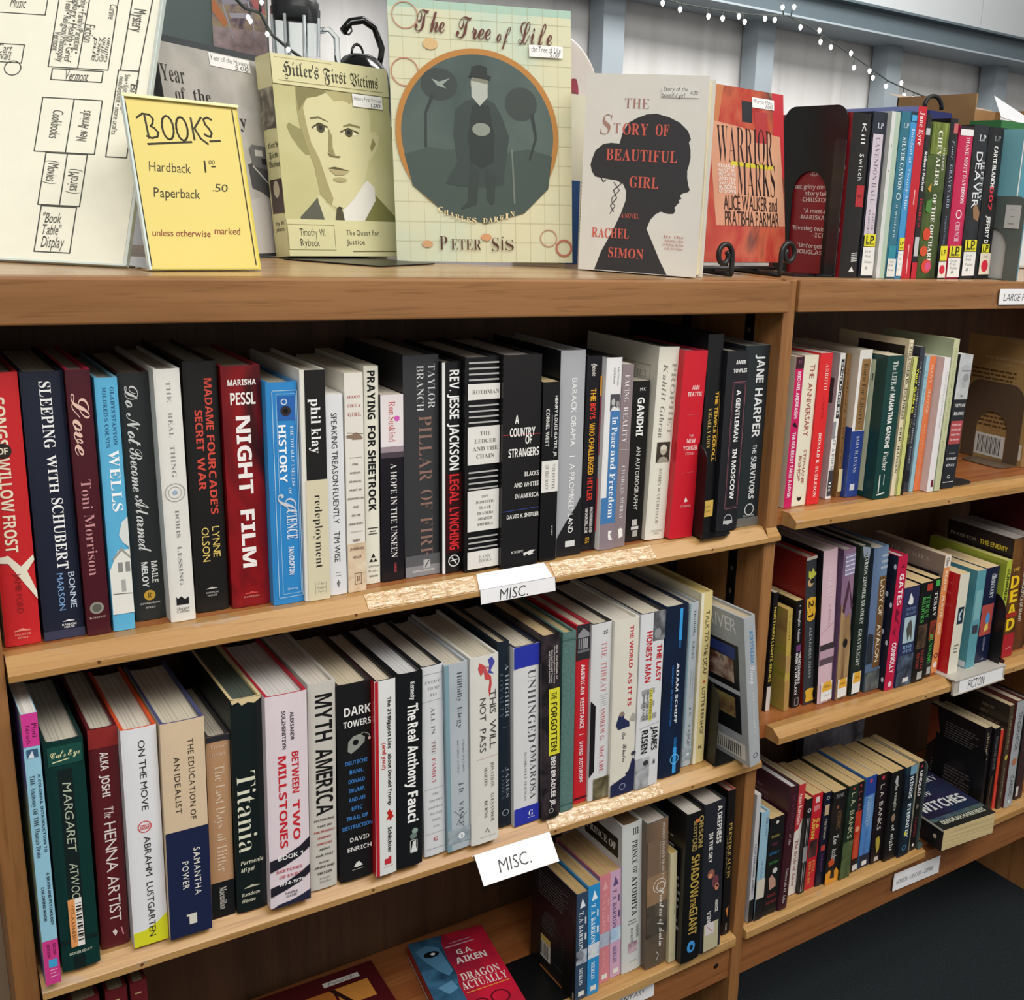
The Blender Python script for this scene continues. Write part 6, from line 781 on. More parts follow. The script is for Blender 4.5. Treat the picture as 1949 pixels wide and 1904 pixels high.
display('C', .412, 1.238, 11.9, 7.1, 0, .1466, .212, .03, col='cdc796', pg='c8c0a4', label='hardcover with a sepia portrait of a young man in collar and tie',
  els=[('R', .0, .16, 0, 1, 'cfc99c'), ('R', .16, .36, .05, 1, matn(['2c2a26', '6a6458', 'a8a08c'], 70)), Hh("tler's", .44, .3, .98, .2, '3a3828', 'f'), Hh('First', .49, .3, .9, .2, '3a3828', 'f'), Hh('Victims', .535, .25, 1, .2, '3a3828', 'f'), ('R', .61, .78, .2, 1, '4a3c38'), ('E', .66, .6, .3, .2, 'b8ac94'), Hh('thy W.', .83, .3, .95, .14, '3a3828'), Hh('yback', .86, .3, .9, .14, '3a3828')],
  fels=FACE+[('R', 0, .145, 0, 1, 'cfca9e'), ('L', [(.018, .03), (.015, .5)], .005, '9c966a'), ('L', [(.128, .05), (.125, .95)], .006, '8c865c'), Hh("Hitler's", .068, .085, .385, .095, '3a3828', 'f'), Hh('First', .074, .425, .62, .095, '3a3828', 'f'), Hh('Victims', .08, .655, .905, .09, '3a3828', 'f'), ('R', .812, 1, 0, 1, 'cdc89a'), ('O', .838, .97, .0, .40, .005, '7c764e'), Hh('Timothy W.', .878, .1, .32, .055, '3a3828', 'a'), Hh('Ryback', .93, .1, .26, .055, '3a3828', 'a'), Hh('The Quest for', .875, .5, .8, .04, '3a3828', 'm'), Hh('Justice', .924, .5, .66, .04, '3a3828', 'm'), ('L', [(.975, .55), (.972, .97)], .008, '6c6640')]+LBL(.15, .215, .66, .93, 'Hitlers First Victims', '1.00'))
# tall green map-like picture book: a plain standing traveller in a dark oval
TREE = [('R', 0, 1, 0, 1, matn(['a9c3b2', 'bccbb6', 'ccccac', 'd0cba8', 'c2c4a4'], 5, (1, 1, 1), .45, 5)), ('R', 0, .03, 0, 1, 'a3c0ae'), *[('L', [(0, .075+.085*i), (1, .075+.085*i)], .0016, 'b8b28c') for i in range(11)], *[('L', [(.06+.078*i, 0), (.06+.078*i, 1)], .0016, 'b8b28c') for i in range(12)],
  ('C', .06, .09, .07, .006, 'b88a70'), ('C', .27, .08, .075, .006, 'b47a64'), ('C', .9, .86, .05, .006, 'b88a70'), ('C', .94, .95, .05, .012, 'b06a54'), ('E', .9, .5, .02, .03, 'c89468'), ('E', .93, .17, .02, .03, 'c49a70'), ('E', .16, .22, .03, .04, 'ccac78')]
TREE += [('E', .498, .47, .455, .452, 'b07a38'), ('E', .498, .47, .425, .422, matn(['3c4a47', '4c5b57', '5a6964'], 8)),
  ('P', [(.58, .06), (.55, .2), (.56, .3), (.54, .45), (.565, .6), (.545, .75), (.57, .885), (.70, .86), (.80, .72), (.845, .5), (.81, .28), (.70, .1)], '414f49'), ('E', .31, .26, .085, .10, '363f3d'), ('P', [(.34, .22), (.42, .175), (.55, .17), (.555, .185), (.42, .19), (.345, .24)], '2f3836'), ('E', .37, .71, .09, .09, '39423f'), ('P', [(.41, .76), (.5, .785), (.585, .75), (.59, .76), (.5, .8), (.4, .78)], '2f3836'), ('P', [(.29, .22), (.3, .26), (.285, .32), (.31, .28), (.325, .3), (.315, .25)], '8c9890'),
  ('P', [(.37, .40), (.40, .345), (.5, .33), (.6, .35), (.69, .28), (.7, .36), (.7, .5), (.69, .6), (.6, .62), (.5, .64), (.42, .60), (.37, .56), (.35, .48)], '36423f'), ('P', [(.38, .44), (.5, .41), (.6, .42), (.63, .48), (.6, .55), (.5, .56), (.38, .53)], '2b3331'), ('P', [(.6, .42), (.76, .40), (.785, .36), (.79, .37), (.77, .45), (.64, .47)], '323c39'), ('P', [(.62, .5), (.75, .51), (.77, .53), (.765, .55), (.66, .56)], '323c39'), ('L', [(.55, .655), (.76, .665)], .01, '6c766e'), ('E', .475, .485, .035, .05, '848c80'), ('E', .3, .48, .05, .05, '7c7c6c'), ('P', [(.29, .435), (.30, .525), (.35, .525), (.385, .48), (.35, .435)], 'aab0a6'), ('P', [(.275, .42), (.285, .54), (.27, .545), (.265, .525), (.235, .52), (.228, .48), (.237, .44), (.262, .435)], '252d2b')]
def strokes(col, w, *paths): return [('L', list(p), w, col) for p in paths]
TREE += [Hh('The', .075, .14, .30, .115, '5c2a20', 'c'), Hh('Tree', .09, .36, .55, .115, '5c2a20', 'c'), Hh('of', .105, .58, .66, .085, '5c2a20', 'c'), Hh('Life', .095, .70, .89, .12, '5c2a20', 'c'), *[Hh(ch, .796+.042*(1-((i-7)/7.0)**2)-.004, .235+.031*i, .26+.031*i, .028, 'e2cfa0', 's') for i, ch in enumerate('CHARLES DARWIN') if ch != ' '], Hh('P', .925, .235, .28, .075, '4e2c22', 'r'), Hh('ETER', .93, .30, .47, .06, '4e2c22', 'r'), Hh('S', .928, .53, .57, .075, '4e2c22', 'r'), Hh('ÍS', .93, .585, .655, .06, '4e2c22', 'r')]
display('C', .535, 1.232, -20, 3, 1.6, .207, .285, .011, col='a9c3b2', pg='c8c4b0', label='tall pale green picture book with a dark oval and bearded walker', fels=TREE+LBL(.14, .185, .76, .95, 'the Tree of Life', '5.00'))
# white novel with the silhouette
SIL = [(.19, .60), (.195, .52), (.215, .44), (.24, .374), (.29, .33), (.345, .31), (.342, .24), (.35, .173), (.385, .11), (.43, .085), (.456, .075), (.49, .09), (.515, .12), (.52, .17), (.525, .23), (.53, .30), (.545, .355), (.583, .387), (.63, .385), (.70, .35), (.793, .286), (.9, .2), (.995, .15), (.997, .762), (.93, .70), (.84, .63), (.767, .572), (.72, .60), (.69, .64), (.676, .68), (.685, .74), (.684, .785), (.668, .80), (.652, .79), (.645, .80), (.632, .815), (.625, .83), (.612, .82), (.606, .843), (.590, .83), (.58, .845), (.570, .895), (.560, .905), (.535, .89), (.50, .878), (.463, .875), (.44, .885), (.40, .895), (.36, .89), (.325, .873), (.31, .888), (.27, .862), (.23, .79), (.205, .70)]
RC = 'cf6254'
STORY = [('P', SIL, '333235'), ('L', [(.52, .17), (.54, .19), (.53, .21)], .008, '333235'), ('L', [(.54, .35), (.58, .28), (.62, .31), (.66, .26), (.69, .29)], .007, '333235'), ('L', [(.54, .28), (.58, .33), (.62, .27), (.64, .27), (.66, .3), (.70, .26)], .006, '4a484a'),
  Hh('THE', .143, .335, .535, .075, 'a87c74', 'r'), Hh('S', .25, .14, .24, .155, 'a88478', 'i'), Hh('T', .268, .255, .31, .075, 'a87c74', 'r'), Hh('ORY', .27, .33, .54, .085, RC, 's'), Hh('OF', .27, .60, .71, .085, RC, 's'), Hh('BEAUTIFUL', .40, .205, .79, .085, RC, 's'), Hh('GIRL', .533, .41, .65, .085, RC, 's'), Hh('A NOVEL', .706, .355, .505, .035, RC, 's'), Hh('RACHEL', .80, .115, .43, .075, RC, 's'), Hh('SIMON', .90, .265, .56, .075, RC, 's'), *[Hh(l, .80+.02*i, .715+.015*(i % 2), .885, .02, 'c08478', 'r') for i, l in enumerate(['By the', 'Bestselling Author', 'of Riding the Bus', 'with My Sister'])], ('R', .055, .11, .63, .93, 'dedcd6'), Hh('Story of the', .068, .645, .84, .03, '2c2c30', 'h'), Hh('beautiful girl', .098, .635, .82, .03, '2c2c30', 'h'), Hh('4.00', .085, .86, .92, .028, '2c2c30', 'h')]
display('C', .7204, 1.1363, -54.4, 2.1, 0, .1475, .2206, .03, col='dcdad2', rim='d4d2ca', pg='cfc4a8', label='white hardcover with black silhouette of a head in profile', fels=STORY)
# orange red softcover on the wire easel
WAR = [('R', 0, 1, 0, 1, matn(['2a2426', '7c2424', 'a83430', 'b85c44', '5a3c38', 'b08870'], 7, (1, 1, .8), .12, 4, 1.2)), ('P', [(0, .0), (0, .3), (.3, .2), (.5, 0)], 'b8744c'), ('P', [(.0, .86), (.0, 1), (.5, 1), (.45, .88)], 'b83038'), ('P', [(.2, .12), (.25, .95), (.78, 1), (.79, .18)], matn(['b8745c', 'c89074', 'd0a080'], 6, (1, 1, 1), .2)), ('R', .07, .19, .5, .62, '2c2c30'), ('R', .12, .3, .65, .8, 'a83c3c'),
  Hh('WARRIOR', .325, .21, .86, .27, '2c1c1c', 'r'), ('P', [(.42, .36), (.425, .86), (.45, .86), (.445, .36)], 'c8b838'), Hh('MARKS', .515, .43, .88, .25, '2c1c1c', 'r'), *[Hh(l, .45+.024*i, .22, .41, .026, 'e0cfc4', 'b') for i, l in enumerate(['FEMALE', 'GENITAL', 'MUTILATION', 'AND THE', 'SEXUAL', 'BLINDING', 'OF WOMEN'])], Hh('ALICE WALKER and', .655, .27, .9, .11, '2c1c1c', 'a'), Hh('PRATIBHA PARMAR', .745, .28, .92, .11, '2c1c1c', 'a')]
display('P', .868, 1.086, 8.1, 7, 0, .165, .2135, .014, z=-.0665, col='9c3a2c', gloss=.12, pg='c8bfae', label='glossy orange red softcover propped on the black wire easel', fels=WAR+LBL(.042, .10, .62, .88, 'Warrior Marks', '1.00'))
book('behind', 0, 0, 0, .034, .208, .14, M=Matrix.Translation((.771, 1.245, ZC+TOPZ)), kind='C', col='d2ceb8', els=[('R', .5, 1, .0, .55, '274a78'), ('T', .5, .95, .6, .9, 20, '8a8a80')], label='cream hardcover with blue lower spine, upright behind the tall green picture book', group='books displayed face out on top of the left bookcase', pg='c8c0a8')
# sheet steel bookend lying under the sepia portrait
b = MB(); mblk = mat('101011', .35, .5, .04, 30)
b.extrude([(.405, 1.235), (.474, 1.142), (.480, 1.142), (.565, 1.196), (.505, 1.285)], 0, .0012, mblk, lambda t, p, q: (p, q, ZC+TOPZ+.0001+t)); b.box((.43, 1.30, ZC+TOPZ), (.53, 1.3015, ZC+TOPZ+.12), mblk)
tag(b.build('bookend'), 'flat black steel sheet jutting out under the sepia portrait book', 'bookend', 'steel bookends')

# big acrylic sign with the hand drawn floor plan
a, bb_, n, P = pose(.0348, 1.2080, TOPZ+.0035, -34.3, 27)
if n.dot(Vector((P.x, P.y, 0))) < 0: n = -n
M = Matrix((a, n, bb_)).transposed().to_4x4(); M.translation = P
e = empty('sign_holder', M); tag(e, 'large slanted acrylic holder showing a hand drawn floor plan of the shelves', 'sign', 'acrylic sign holders')
W_, H_ = .216, .279
ink = '4a4a44'
def bx(s0, s1, t0, t1): return [('L', [(s0, t0), (s0, t1), (s1, t1), (s1, t0), (s0, t0)], .005, ink)]
PLAN = [('R', 0, 1, 0, 1, 'e6e4d2')]+bx(-.0+.003, .13, .2, .531)+bx(.245, .312, .25, .466)+[('C', .332, .434, .036, .005, ink)]+bx(.003, .319, .578, .826)+[('L', [(.003, .706), (.316, .70)], .005, ink)]+bx(.325, .365, .597, .807)+bx(.431, .624, .577, .822)+[('L', [(.433, .706), (.624, .704)], .005, ink)]+bx(.627, .809, .626, .794)+[('L', [(.627, .713), (.808, .713)], .005, ink)]+bx(.813, .97, .641, .783)+bx(.316, .63, .870, .955)+[('L', [(.003, .886), (.316, .878)], .005, ink), ('L', [(.316, .878), (.316, .955)], .005, ink), ('L', [(.003, .972), (.316, .955)], .005, ink)]
PLAN += [Hh('Music', .09, .38, .445, .05, ink, 'h'), Hh('Cart', .262, .36, .42, .045, ink, 'h'), Hh('new arrivals', .288, .28, .42, .04, ink, 'h'), Hh('Vermont', .346, .655, .75, .045, ink, 'h'), V('Cookbooks', .475, .575, .65, .045, ink, 'h'), ('U', 'New Arrivals', .47, .58, .76, .045, ink, 'h'), V('(Movies)', .655, .735, .665, .045, ink, 'h'), ('U', '(sairoM)', .68, .765, .75, .045, ink, 'h'), Hh('"Book', .853, .655, .73, .045, ink, 'h'), Hh('Table"', .893, .66, .735, .045, ink, 'h'), Hh('Display', .935, .665, .755, .05, ink, 'h'), V('Mystery', .085, .172, .925, .055, ink, 'h'), V('Fiction', .155, .222, .727, .04, ink, 'h'), V('Cursive', .075, .13, .81, .03, ink, 'h'), V('Gardening • Family/Parenting •', .01, .265, .685, .03, ink, 'h'), V('Psychology • Health • Grief', .01, .3, .655, .03, ink, 'h'), V('Art • Teen • Religion/Philosophy', .02, .3, .625, .03, ink, 'h'), V('Vermont', .19, .26, .597, .03, ink, 'h'), *[('U', l, .2, .29, .755+.018*i, .016, ink, 'h') for i, l in enumerate(['and', 'Clancy', 'Griffith', 'Gillian'])], V('Sew • Knit • Crochet •', .33, .47, .912, .022, ink, 'h'), V('needlepoint • more crafts', .34, .55, .89, .022, ink, 'h'), V('"Big', .35, .42, .945, .03, ink, 'h')]
mb = MB(); put(mb, lambda s, t, o: (t*W_, .0016-o, H_*(1-s)), W_, H_, PLAN, 0, .00002); mb.face([(0, .0017, 0), (W_, .0017, 0), (W_, .0017, H_), (0, .0017, H_)], mat('e6e4d2', .6)); mb.build('paper_sheet', e)
acr = glass('f4faf8', .03, ior=1.12)
def slab(mb, x0, x1, z0, z1, y0, y1, m): mb.box((x0, y0, z0), (x1, y1, z1), m)
edge = mat('c9d6d2', .2, .5, 0)
mb = MB(); slab(mb, -.003, W_+.004, -.001, H_+.004, .0022, .0042, mat('d9ddd6', .15, .5, .02)); slab(mb, -.003, W_+.004, -.002, -.0004, -.0012, .0042, edge); slab(mb, W_+.0035, W_+.0045, -.002, H_+.004, -.0014, .0046, edge); o = mb.build('acrylic_back', e)
# easel foot running back under the sheet
mb = MB(); Mi = M.inverted(); q = [Mi @ Vector((P.x+a.x*t*W_+nn.x*d-0, P.y+a.y*t*W_+nn.y*d, ZC+TOPZ+.0006)) for nn in (Vector((math.sin(R(34.3)), math.cos(R(34.3)), 0)),) for t, d in ((0, .001), (1, .001), (1, .13), (0, .13))]
mb.poly(q+[p+bb_.dot(Vector((0, 0, 1)))*Vector((0, 0, .0015)) for p in q], [(0, 1, 2, 3), (7, 6, 5, 4), (0, 4, 5, 1), (1, 5, 6, 2), (2, 6, 7, 3), (3, 7, 4, 0)], acr); mb.build('foot', e)

# yellow price sign
a, bb_, n, P = pose(.2297, 1.0503, TOPZ+.0025, 9.27, 13.9)
if n.dot(Vector((P.x, P.y, 0))) < 0: n = -n
M = Matrix((a, n, bb_)).transposed().to_4x4(); M.translation = P
e = empty('sign_holder', M); tag(e, 'small slanted acrylic holder with a yellow handwritten price sheet', 'sign', 'acrylic sign holders')
W_, H_ = .0991, .1464; K = '2f2a12'; RD = '7a2420'
YS = [('R', 0, 1, 0, 1, matn(['d6c46c', 'dac97a'], 4, rough=.6))]
YS += strokes(K, .018, [(.112, .085), (.085, .14), (.088, .2), (.112, .225), (.14, .215), (.155, .195), (.165, .225), (.19, .255), (.215, .24), (.225, .19)], [(.09, .155), (.227, .165)], [(.225, .19), (.215, .15)])
for cx, rx in ((.345, .05), (.47, .05)): YS += [('L', [(.155+.07*math.sin(th*math.pi/8), cx+rx*math.cos(th*math.pi/8)) for th in range(17)], .018, K)]
YS += strokes(K, .018, [(.085, .565), (.215, .57)], [(.075, .66), (.145, .585), (.205, .63), (.235, .69)], [(.083, .755), (.072, .715), (.085, .68), (.115, .69), (.14, .72), (.165, .74), (.188, .725), (.185, .69), (.175, .67)], [(.262, .147), (.23, .539)], [(.217, .711), (.209, .808)])
YS += [Hh('Hardback', .392, .12, .49, .085, K, 'h'), ('L', [(.34, .63), (.408, .626)], .015, K), Hh('00', .345, .668, .725, .04, K, 'h'), ('L', [(.372, .69), (.37, .725)], .012, K), Hh('Paperback', .545, .125, .54, .085, K, 'h'), Hh('.50', .5, .665, .81, .07, K, 'h'), Hh('unless otherwise', .785, .06, .58, .06, RD, 'h'), Hh('marked', .765, .62, .87, .065, RD, 'h'), ('L', [(.02, .008), (.98, .01)], .01, K), ('L', [(.01, .965), (.975, .972)], .01, K)]
mb = MB(); put(mb, lambda s, t, o: (t*W_, .0016-o, H_*(1-s)), W_, H_, YS, 0, .00002); mb.face([(0, .0017, 0), (W_, .0017, 0), (W_, .0017, H_), (0, .0017, H_)], mat('ddcb5c', .6)); mb.build('paper_sheet', e)
mb = MB(); slab(mb, -.002, W_+.002, -.001, H_+.003, .0022, .0036, mat('d0c050', .15, .5, .02)); slab(mb, -.002, W_+.002, H_+.0005, H_+.003, -.0012, .0036, mat('e6e2b0', .15, .5, 0)); slab(mb, -.0022, -.0004, -.001, H_+.003, -.001, .0036, edge); mb.build('acrylic_back', e)
mb = MB(); bk = Vector((-math.sin(R(9.27)), math.cos(R(9.27)), 0)); Mi = M.inverted()
q = [Mi @ (Vector((P.x, P.y, ZC+TOPZ+.0006))+a*t*W_+bk*d) for t, d in ((-.02, .001), (1.02, .001), (1.02, .075), (-.02, .075))]; uz = Mi.to_3x3() @ Vector((0, 0, .0015))
mb.poly(q+[p+uz for p in q], [(0, 1, 2, 3), (7, 6, 5, 4), (0, 4, 5, 1), (1, 5, 6, 2), (2, 6, 7, 3), (3, 7, 4, 0)], acr); mb.build('foot', e)

# wire easel with scrolled feet
iron = mat('171718', .4, .5, .05, 200)
b = MB()
def scroll(cx, cz, sgn, y):
    pts = []
    x0 = cx+sgn*.0125
    for i in range(6): pts.append((x0, y, TOPZ+.0035+i*(cz-TOPZ-.0035)/6))
    for i in range(30):
        th = i/29*2.9*math.pi*.78; r_ = .0125*(1-.62*i/29); pts.append((cx+sgn*r_*math.cos(th), y, cz+r_*math.sin(th)*1.25))
    return [(x, yy, ZC+z) for x, yy, z in pts]
b.tube(scroll(.8715, -.0545, 1, 1.045), .0033, iron, 10); b.tube(scroll(.9765, -.0505, -1, 1.045), .0033, iron, 10)
b.tube([(.884, 1.045, ZC+TOPZ+.0035), (.884, 1.08, ZC+TOPZ+.0035), (.884, 1.15, ZC+TOPZ+.0035)], .0033, iron); b.tube([(.964, 1.045, ZC+TOPZ+.0035), (.964, 1.08, ZC+TOPZ+.0035), (.964, 1.15, ZC+TOPZ+.0035)], .0033, iron)
b.tube([(.86, 1.078, ZC+TOPZ+.008), (1.0, 1.078+.018, ZC+TOPZ+.008)], .003, iron); b.tube([(.884, 1.15, ZC+TOPZ+.0035), (.90, 1.155, ZC-.0), (.924, 1.16, ZC+.07), (.948, 1.155, ZC-.0), (.964, 1.15, ZC+TOPZ+.0035)], .003, iron)
tag(b.build('wire_easel'), 'black wrought wire easel with two scrolled feet holding the orange red softcover', 'easel')

# ---------------------------------------------------------------- bookends
def bookend(x, y0, y1, zt, top, foot, m, label, arch=True, group='steel bookends', rounded=.022, yawd=0, fy=None, sub=None):
    """bent steel plate standing across the shelf; the tongue cut from its arch lies along the shelf"""
    b = MB(); w_ = y1-y0; r_ = rounded; zb = 0; mrg = w_*.23; ha = (zt)*.62
    out = [(y0, zb), (y0, zt-r_)]+[(y0+r_-r_*math.cos(i*math.pi/16), zt-r_+r_*math.sin(i*math.pi/16)) for i in range(1, 8)]+[(y0+r_, zt), (y1-r_, zt)]+[(y1-r_+r_*math.sin(i*math.pi/16), zt-r_+r_*math.cos(i*math.pi/16)) for i in range(1, 8)]+[(y1, zt-r_), (y1, zb)]
    if arch:
        rr = (w_-2*mrg)/2; cy = (y0+y1)/2
        out += [(y1-mrg, zb)]+[(cy+rr*math.cos(i*math.pi/12), ha-rr+rr*math.sin(i*math.pi/12)) for i in range(13)]+[(y0+mrg, zb)]
    c = Vector((x, (y0+y1)/2, ZC+top)); Mx = Matrix.Translation(c) @ Matrix.Rotation(R(yawd), 4, 'Z') @ Matrix.Translation(-c)
    b.extrude(out, 0, .0011, m, lambda t, p, q: tuple(Mx @ Vector((x+t, p, ZC+top+q))))
    fa, fb = fy or ((y0+mrg, y1-mrg) if arch else (y0, y1)); L_ = foot
    k = .014*(1 if L_ > 0 else -1)
    f = [(0, fa), (L_-k, fa), (L_-k*.3, fa+.005), (L_, fa+.016), (L_, fb-.016), (L_-k*.3, fb-.005), (L_-k, fb), (0, fb)]
    b.extrude(f, .0001, .0012, m, lambda t, p, q: tuple(Mx @ Vector((x+p, q, ZC+top+t))))
    o = b.build('bookend'); tag(o, label, 'bookend', group)
    if sub: sub(o, Mx)
    return o
blk = mat('0f0f10', .38, .5, .04, 30); brn = mat('5c4a3a', .45, .5, .04, 30); gry = mat('5f6864', .45, .5, .04, 30)
bookend(.8272, .999, 1.13, .118, L1(.86)+.0004, .054, blk, 'black bookend on the upper left shelf, its foot reaching over the edge', arch=False, fy=(.999, 1.06))
bookend(.8795, 1.005, 1.13, .117, L2(.88)+.0006, .047, blk, 'black bookend on the middle left shelf, the grey book tilting against it', arch=False, fy=(1.004, 1.075), rounded=.03)
bookend(.6695, 1.012, 1.118, .155, -.9997, -.105, blk, 'black arched bookend on the bottom left shelf with a long foot to the left', rounded=.02, fy=(1.018, 1.118))
bookend(1.3235, 1.03, 1.13, .06, R1(1.32)+.0006, .055, mat('2a2826', .4, .5, .04, 30), 'dark low bookend under the helmeted man paperback, only its foot showing', arch=False, fy=(1.018, 1.056))
bookend(1.5465, 1.066, 1.182, .132, R1(1.5)+.0006, -.044, brn, 'brown arched bookend before the brown printed cover on the right upper shelf', rounded=.028, fy=(1.066, 1.15))
bookend(1.4772, .9995, 1.10, .12, R2(1.475)+.0005, .03, blk, 'black rounded bookend beside the navy paperback on the right middle shelf', arch=False, rounded=.028, fy=(1.0, 1.03))
bookend(1.3348, 1.006, 1.11, .158, -.9997, .022, mat('4c5856', .35, .5, .04, 30), 'thin grey green bookend edge left of the flat lying book', arch=False, rounded=.01, fy=(1.004, 1.03))
bookend(1.5005, 1.013, 1.122, .138, -.9997, -.0015, blk, 'large black arched bookend behind the flat lying book', rounded=.022)
bookend(1.0665, 1.051, 1.172, .216, RT, -.07, blk, 'tall black arched bookend left of the large print row on top', rounded=.022, fy=(1.053, 1.11))
bookend(1.0610, 1.046, 1.066, .172, RT+.0014, -.03, mat('26282c', .2, .5, .04, 30), 'narrow shiny dark bookend strip in front of the tall black arched one', arch=False, rounded=.004, fy=(1.048, 1.066))
def stick(o, Mx):
    b = MB(); f = lambda s, t, of: (1.3895-of, 1.0345-.0265*t, ZC+.028-.033*s)
    put(b, f, .0265, .033, [('R', 0, 1, 0, 1, 'cfd0cc'), ('L', [(.2, .3), (.2, .7)], .03, '8a8a88'), ('L', [(.5, .35), (.5, .6)], .04, '8a8a88'), ('L', [(.8, .25), (.8, .65)], .04, '8a8a88')], .0004); t = b.build('label_sticker'); t.parent = o; t['label'] = 'small white paper sticker'
bookend(1.39, 1.002, 1.11, .119, RT, -.004, gry, 'grey bookend with a white sticker at the right end of the large print row', rounded=.012, sub=stick)

# ---------------------------------------------------------------- books lying or leaning apart from the rows
def lying(x, y, z, w_, l_, t, yw, **k):
    """flat on its back; (x, y) is the near left corner, width to the right, head away from us unless flip"""
    kind = k.pop('kind', 'P'); flip = k.pop('flip', False)
    Mz = Matrix.Translation((x, y, ZC+z)) @ Matrix.Rotation(R(yw), 4, 'Z')
    # book local x (thickness) -> up, y (depth) -> right, z (height) -> away
    A = Matrix(((0, 1, 0, 0), (0, 0, 1, 0), (1, 0, 0, 0), (0, 0, 0, 1)))
    return book('l', 0, 0, 0, t, l_, w_, M=Mz @ A, kind=kind, **k)
lying(.5045, 1.037, -.9995, .104, .166, .021, -8, col='8c1c2c', pg='b8a88c', gloss=.3, label='red and blue paperback lying face up on the bottom left shelf', group=None, els=[('R', 0, 1, .1, .3, 'c8b8ac')],
  fels=[('R', 0, 1, 0, 1, matn(['3a1c3c', '8c1c34', 'b81c34', 'c81c3c'], 12)), ('P', [(0, 0), (0, .45), (.1, .4), (.3, .38), (.5, .4), (.62, .36), (1, .36), (1, 0)], matn(['0e1a24', '1c3c54', '3c6c8c', '122430'], 14)), ('P', [(.12, .05), (.08, .2), (.14, .34), (.3, .36), (.45, .38), (.5, .3), (.4, .2), (.25, .1)], '4c7c9c'), ('E', .2, .22, .06, .1, '0c1218'), ('E', .2, .24, .025, .03, 'd8dce0'), ('P', [(.6, .1), (.56, .3), (.66, .34), (.7, .2)], '5a8cac'), Hh('G.A.', .26, .52, .74, .1, 'dcd8d4', 'b'), Hh('AIKEN', .36, .46, .86, .12, 'dcd8d4', 'b'), ('L', [(.17, .42), (.16, .8)], .02, 'c8a0b0'), ('L', [(.13, .5), (.12, .78)], .015, 'b890a8'), Hh('DRAGON', .56, .42, .92, .14, 'e0d4cc', 's'), Hh('ACTUALLY', .66, .38, .96, .14, 'e0d4cc', 's'), ('L', [(.745, .4), (.73, .95)], .015, 'd8903c'), ('C', .88, .75, .12, .02, '5a0c1c'), ('C', .9, .5, .1, .02, '5a0c1c')])
lying(.306, .993, -.9995, .166, .222, .012, -2, kind='C', col='4c1218', pg='8a8070', label='dark red hardcover lying flat with orange picture squares, bottom left shelf', group=None, fels=[('R', .06, .1, .58, .86, 'd8d4cc'), Hh('Photos 4.00', .08, .62, .82, .03, '2c2c2c', 'h'), ('R', .14, .4, .35, .62, 'b06a2c'), ('R', .14, .3, .64, .9, 'c8863c'), ('P', [(.14, .6), (.3, .7), (.3, .74), (.14, .64)], '2a1410')])
lying(1.3605, .978, -.9985, .122, .168, .040, -5, col='1c1e24', pg='c4b083', label='thick dark paperback lying face up over the edge of the lowest right shelf', group=None, els=[('R', 0, 1, 0, 1, '14161c'), ('E', .9, .5, .1, .1, 'c8b8a8'), ('R', 0, 1, .9, 1, 'c8c4b8')],
  fels=[('R', 0, 1, 0, 1, matn(['16161e', '1e1c30', '262440', '1a2a40'], 12)), ('R', .8, .86, 0, 1, matn(['2c3a4c', '4a5c60', '3c4a34'], 30)), ('R', .86, 1, 0, 1, '20221e'), Hh('DISCOVERY', .2, .05, .95, .12, 'c4c6c4', 's'), Hh('OF', .42, .38, .55, .09, 'c4c6c4', 's'), Hh('WITCHES', .62, .06, .9, .2, 'c4c6c4', 'k'), Hh('DEBORAH HARKNESS', .9, .1, .92, .085, 'b8baa8', 'k')])
for i, (xa, xb) in enumerate(((.1085, .1335), (.1385, .1575), (.1602, .1752))):   # three of a set, seen just under the shelf edge
    book('set', xa, 1.014, -.9995, xb-xa, .245, .16, kind='C', col='5c1a20', els=[('L', [(.05, .3), (.05, .6)], .1, 'b09a6a'), ('L', [(.13, .2), (.13, .8)], .06, 'b09a6a'), V('Omnibus', .16, .3, .5, .4, 'b8a070', 'r')], pg='8a7c64', group='maroon set books on the bottom left shelf',
         label=('leftmost maroon set volume standing at the bottom left corner', 'middle maroon set volume at the bottom left corner', 'right maroon set volume at the bottom left corner')[i])
book('plastic', 0, 0, 0, .02, .235, .15, M=Matrix.Translation((1.27, 1.19, ZC-1.0)) @ Matrix.Rotation(R(90), 4, 'Z') @ Matrix.Rotation(R(0), 4, 'Y') @ Matrix.Translation((0, -.15, 0)) if False else Matrix.Translation((1.258, 1.230, ZC-.9995)) @ Matrix.Rotation(R(-90), 4, 'Z'), kind='P', col='5c5a60', gloss=.1, fels=[('R', 0, 1, 0, 1, matn(['3a383e', '6a6870', '8c8a92', '4a484e'], 22, rough=.12))], label='grey book in crumpled clear wrap, face out against the back of the lowest right shelf', group=None)
book('whiteteal', 1.3935, 1.022, RT, .03, .212, .15, kind='C', col='d8d8d4', left='cfcfca', lels=[('R', 0, .55, .62, 1, matn(['5a9cac', '7cb8c4', '9ccad2'], 5)), V('a white sail', .5, .8, .5, .04, '3a7c94', 'c'), ('T', .4, .8, .2, .4, 14, '8a8a88')], els=[('R', .0, 1, .1, .9, '4c8c9c')], label='white and pale teal hardcover right of the grey bookend on top', group=GRP['R0'])

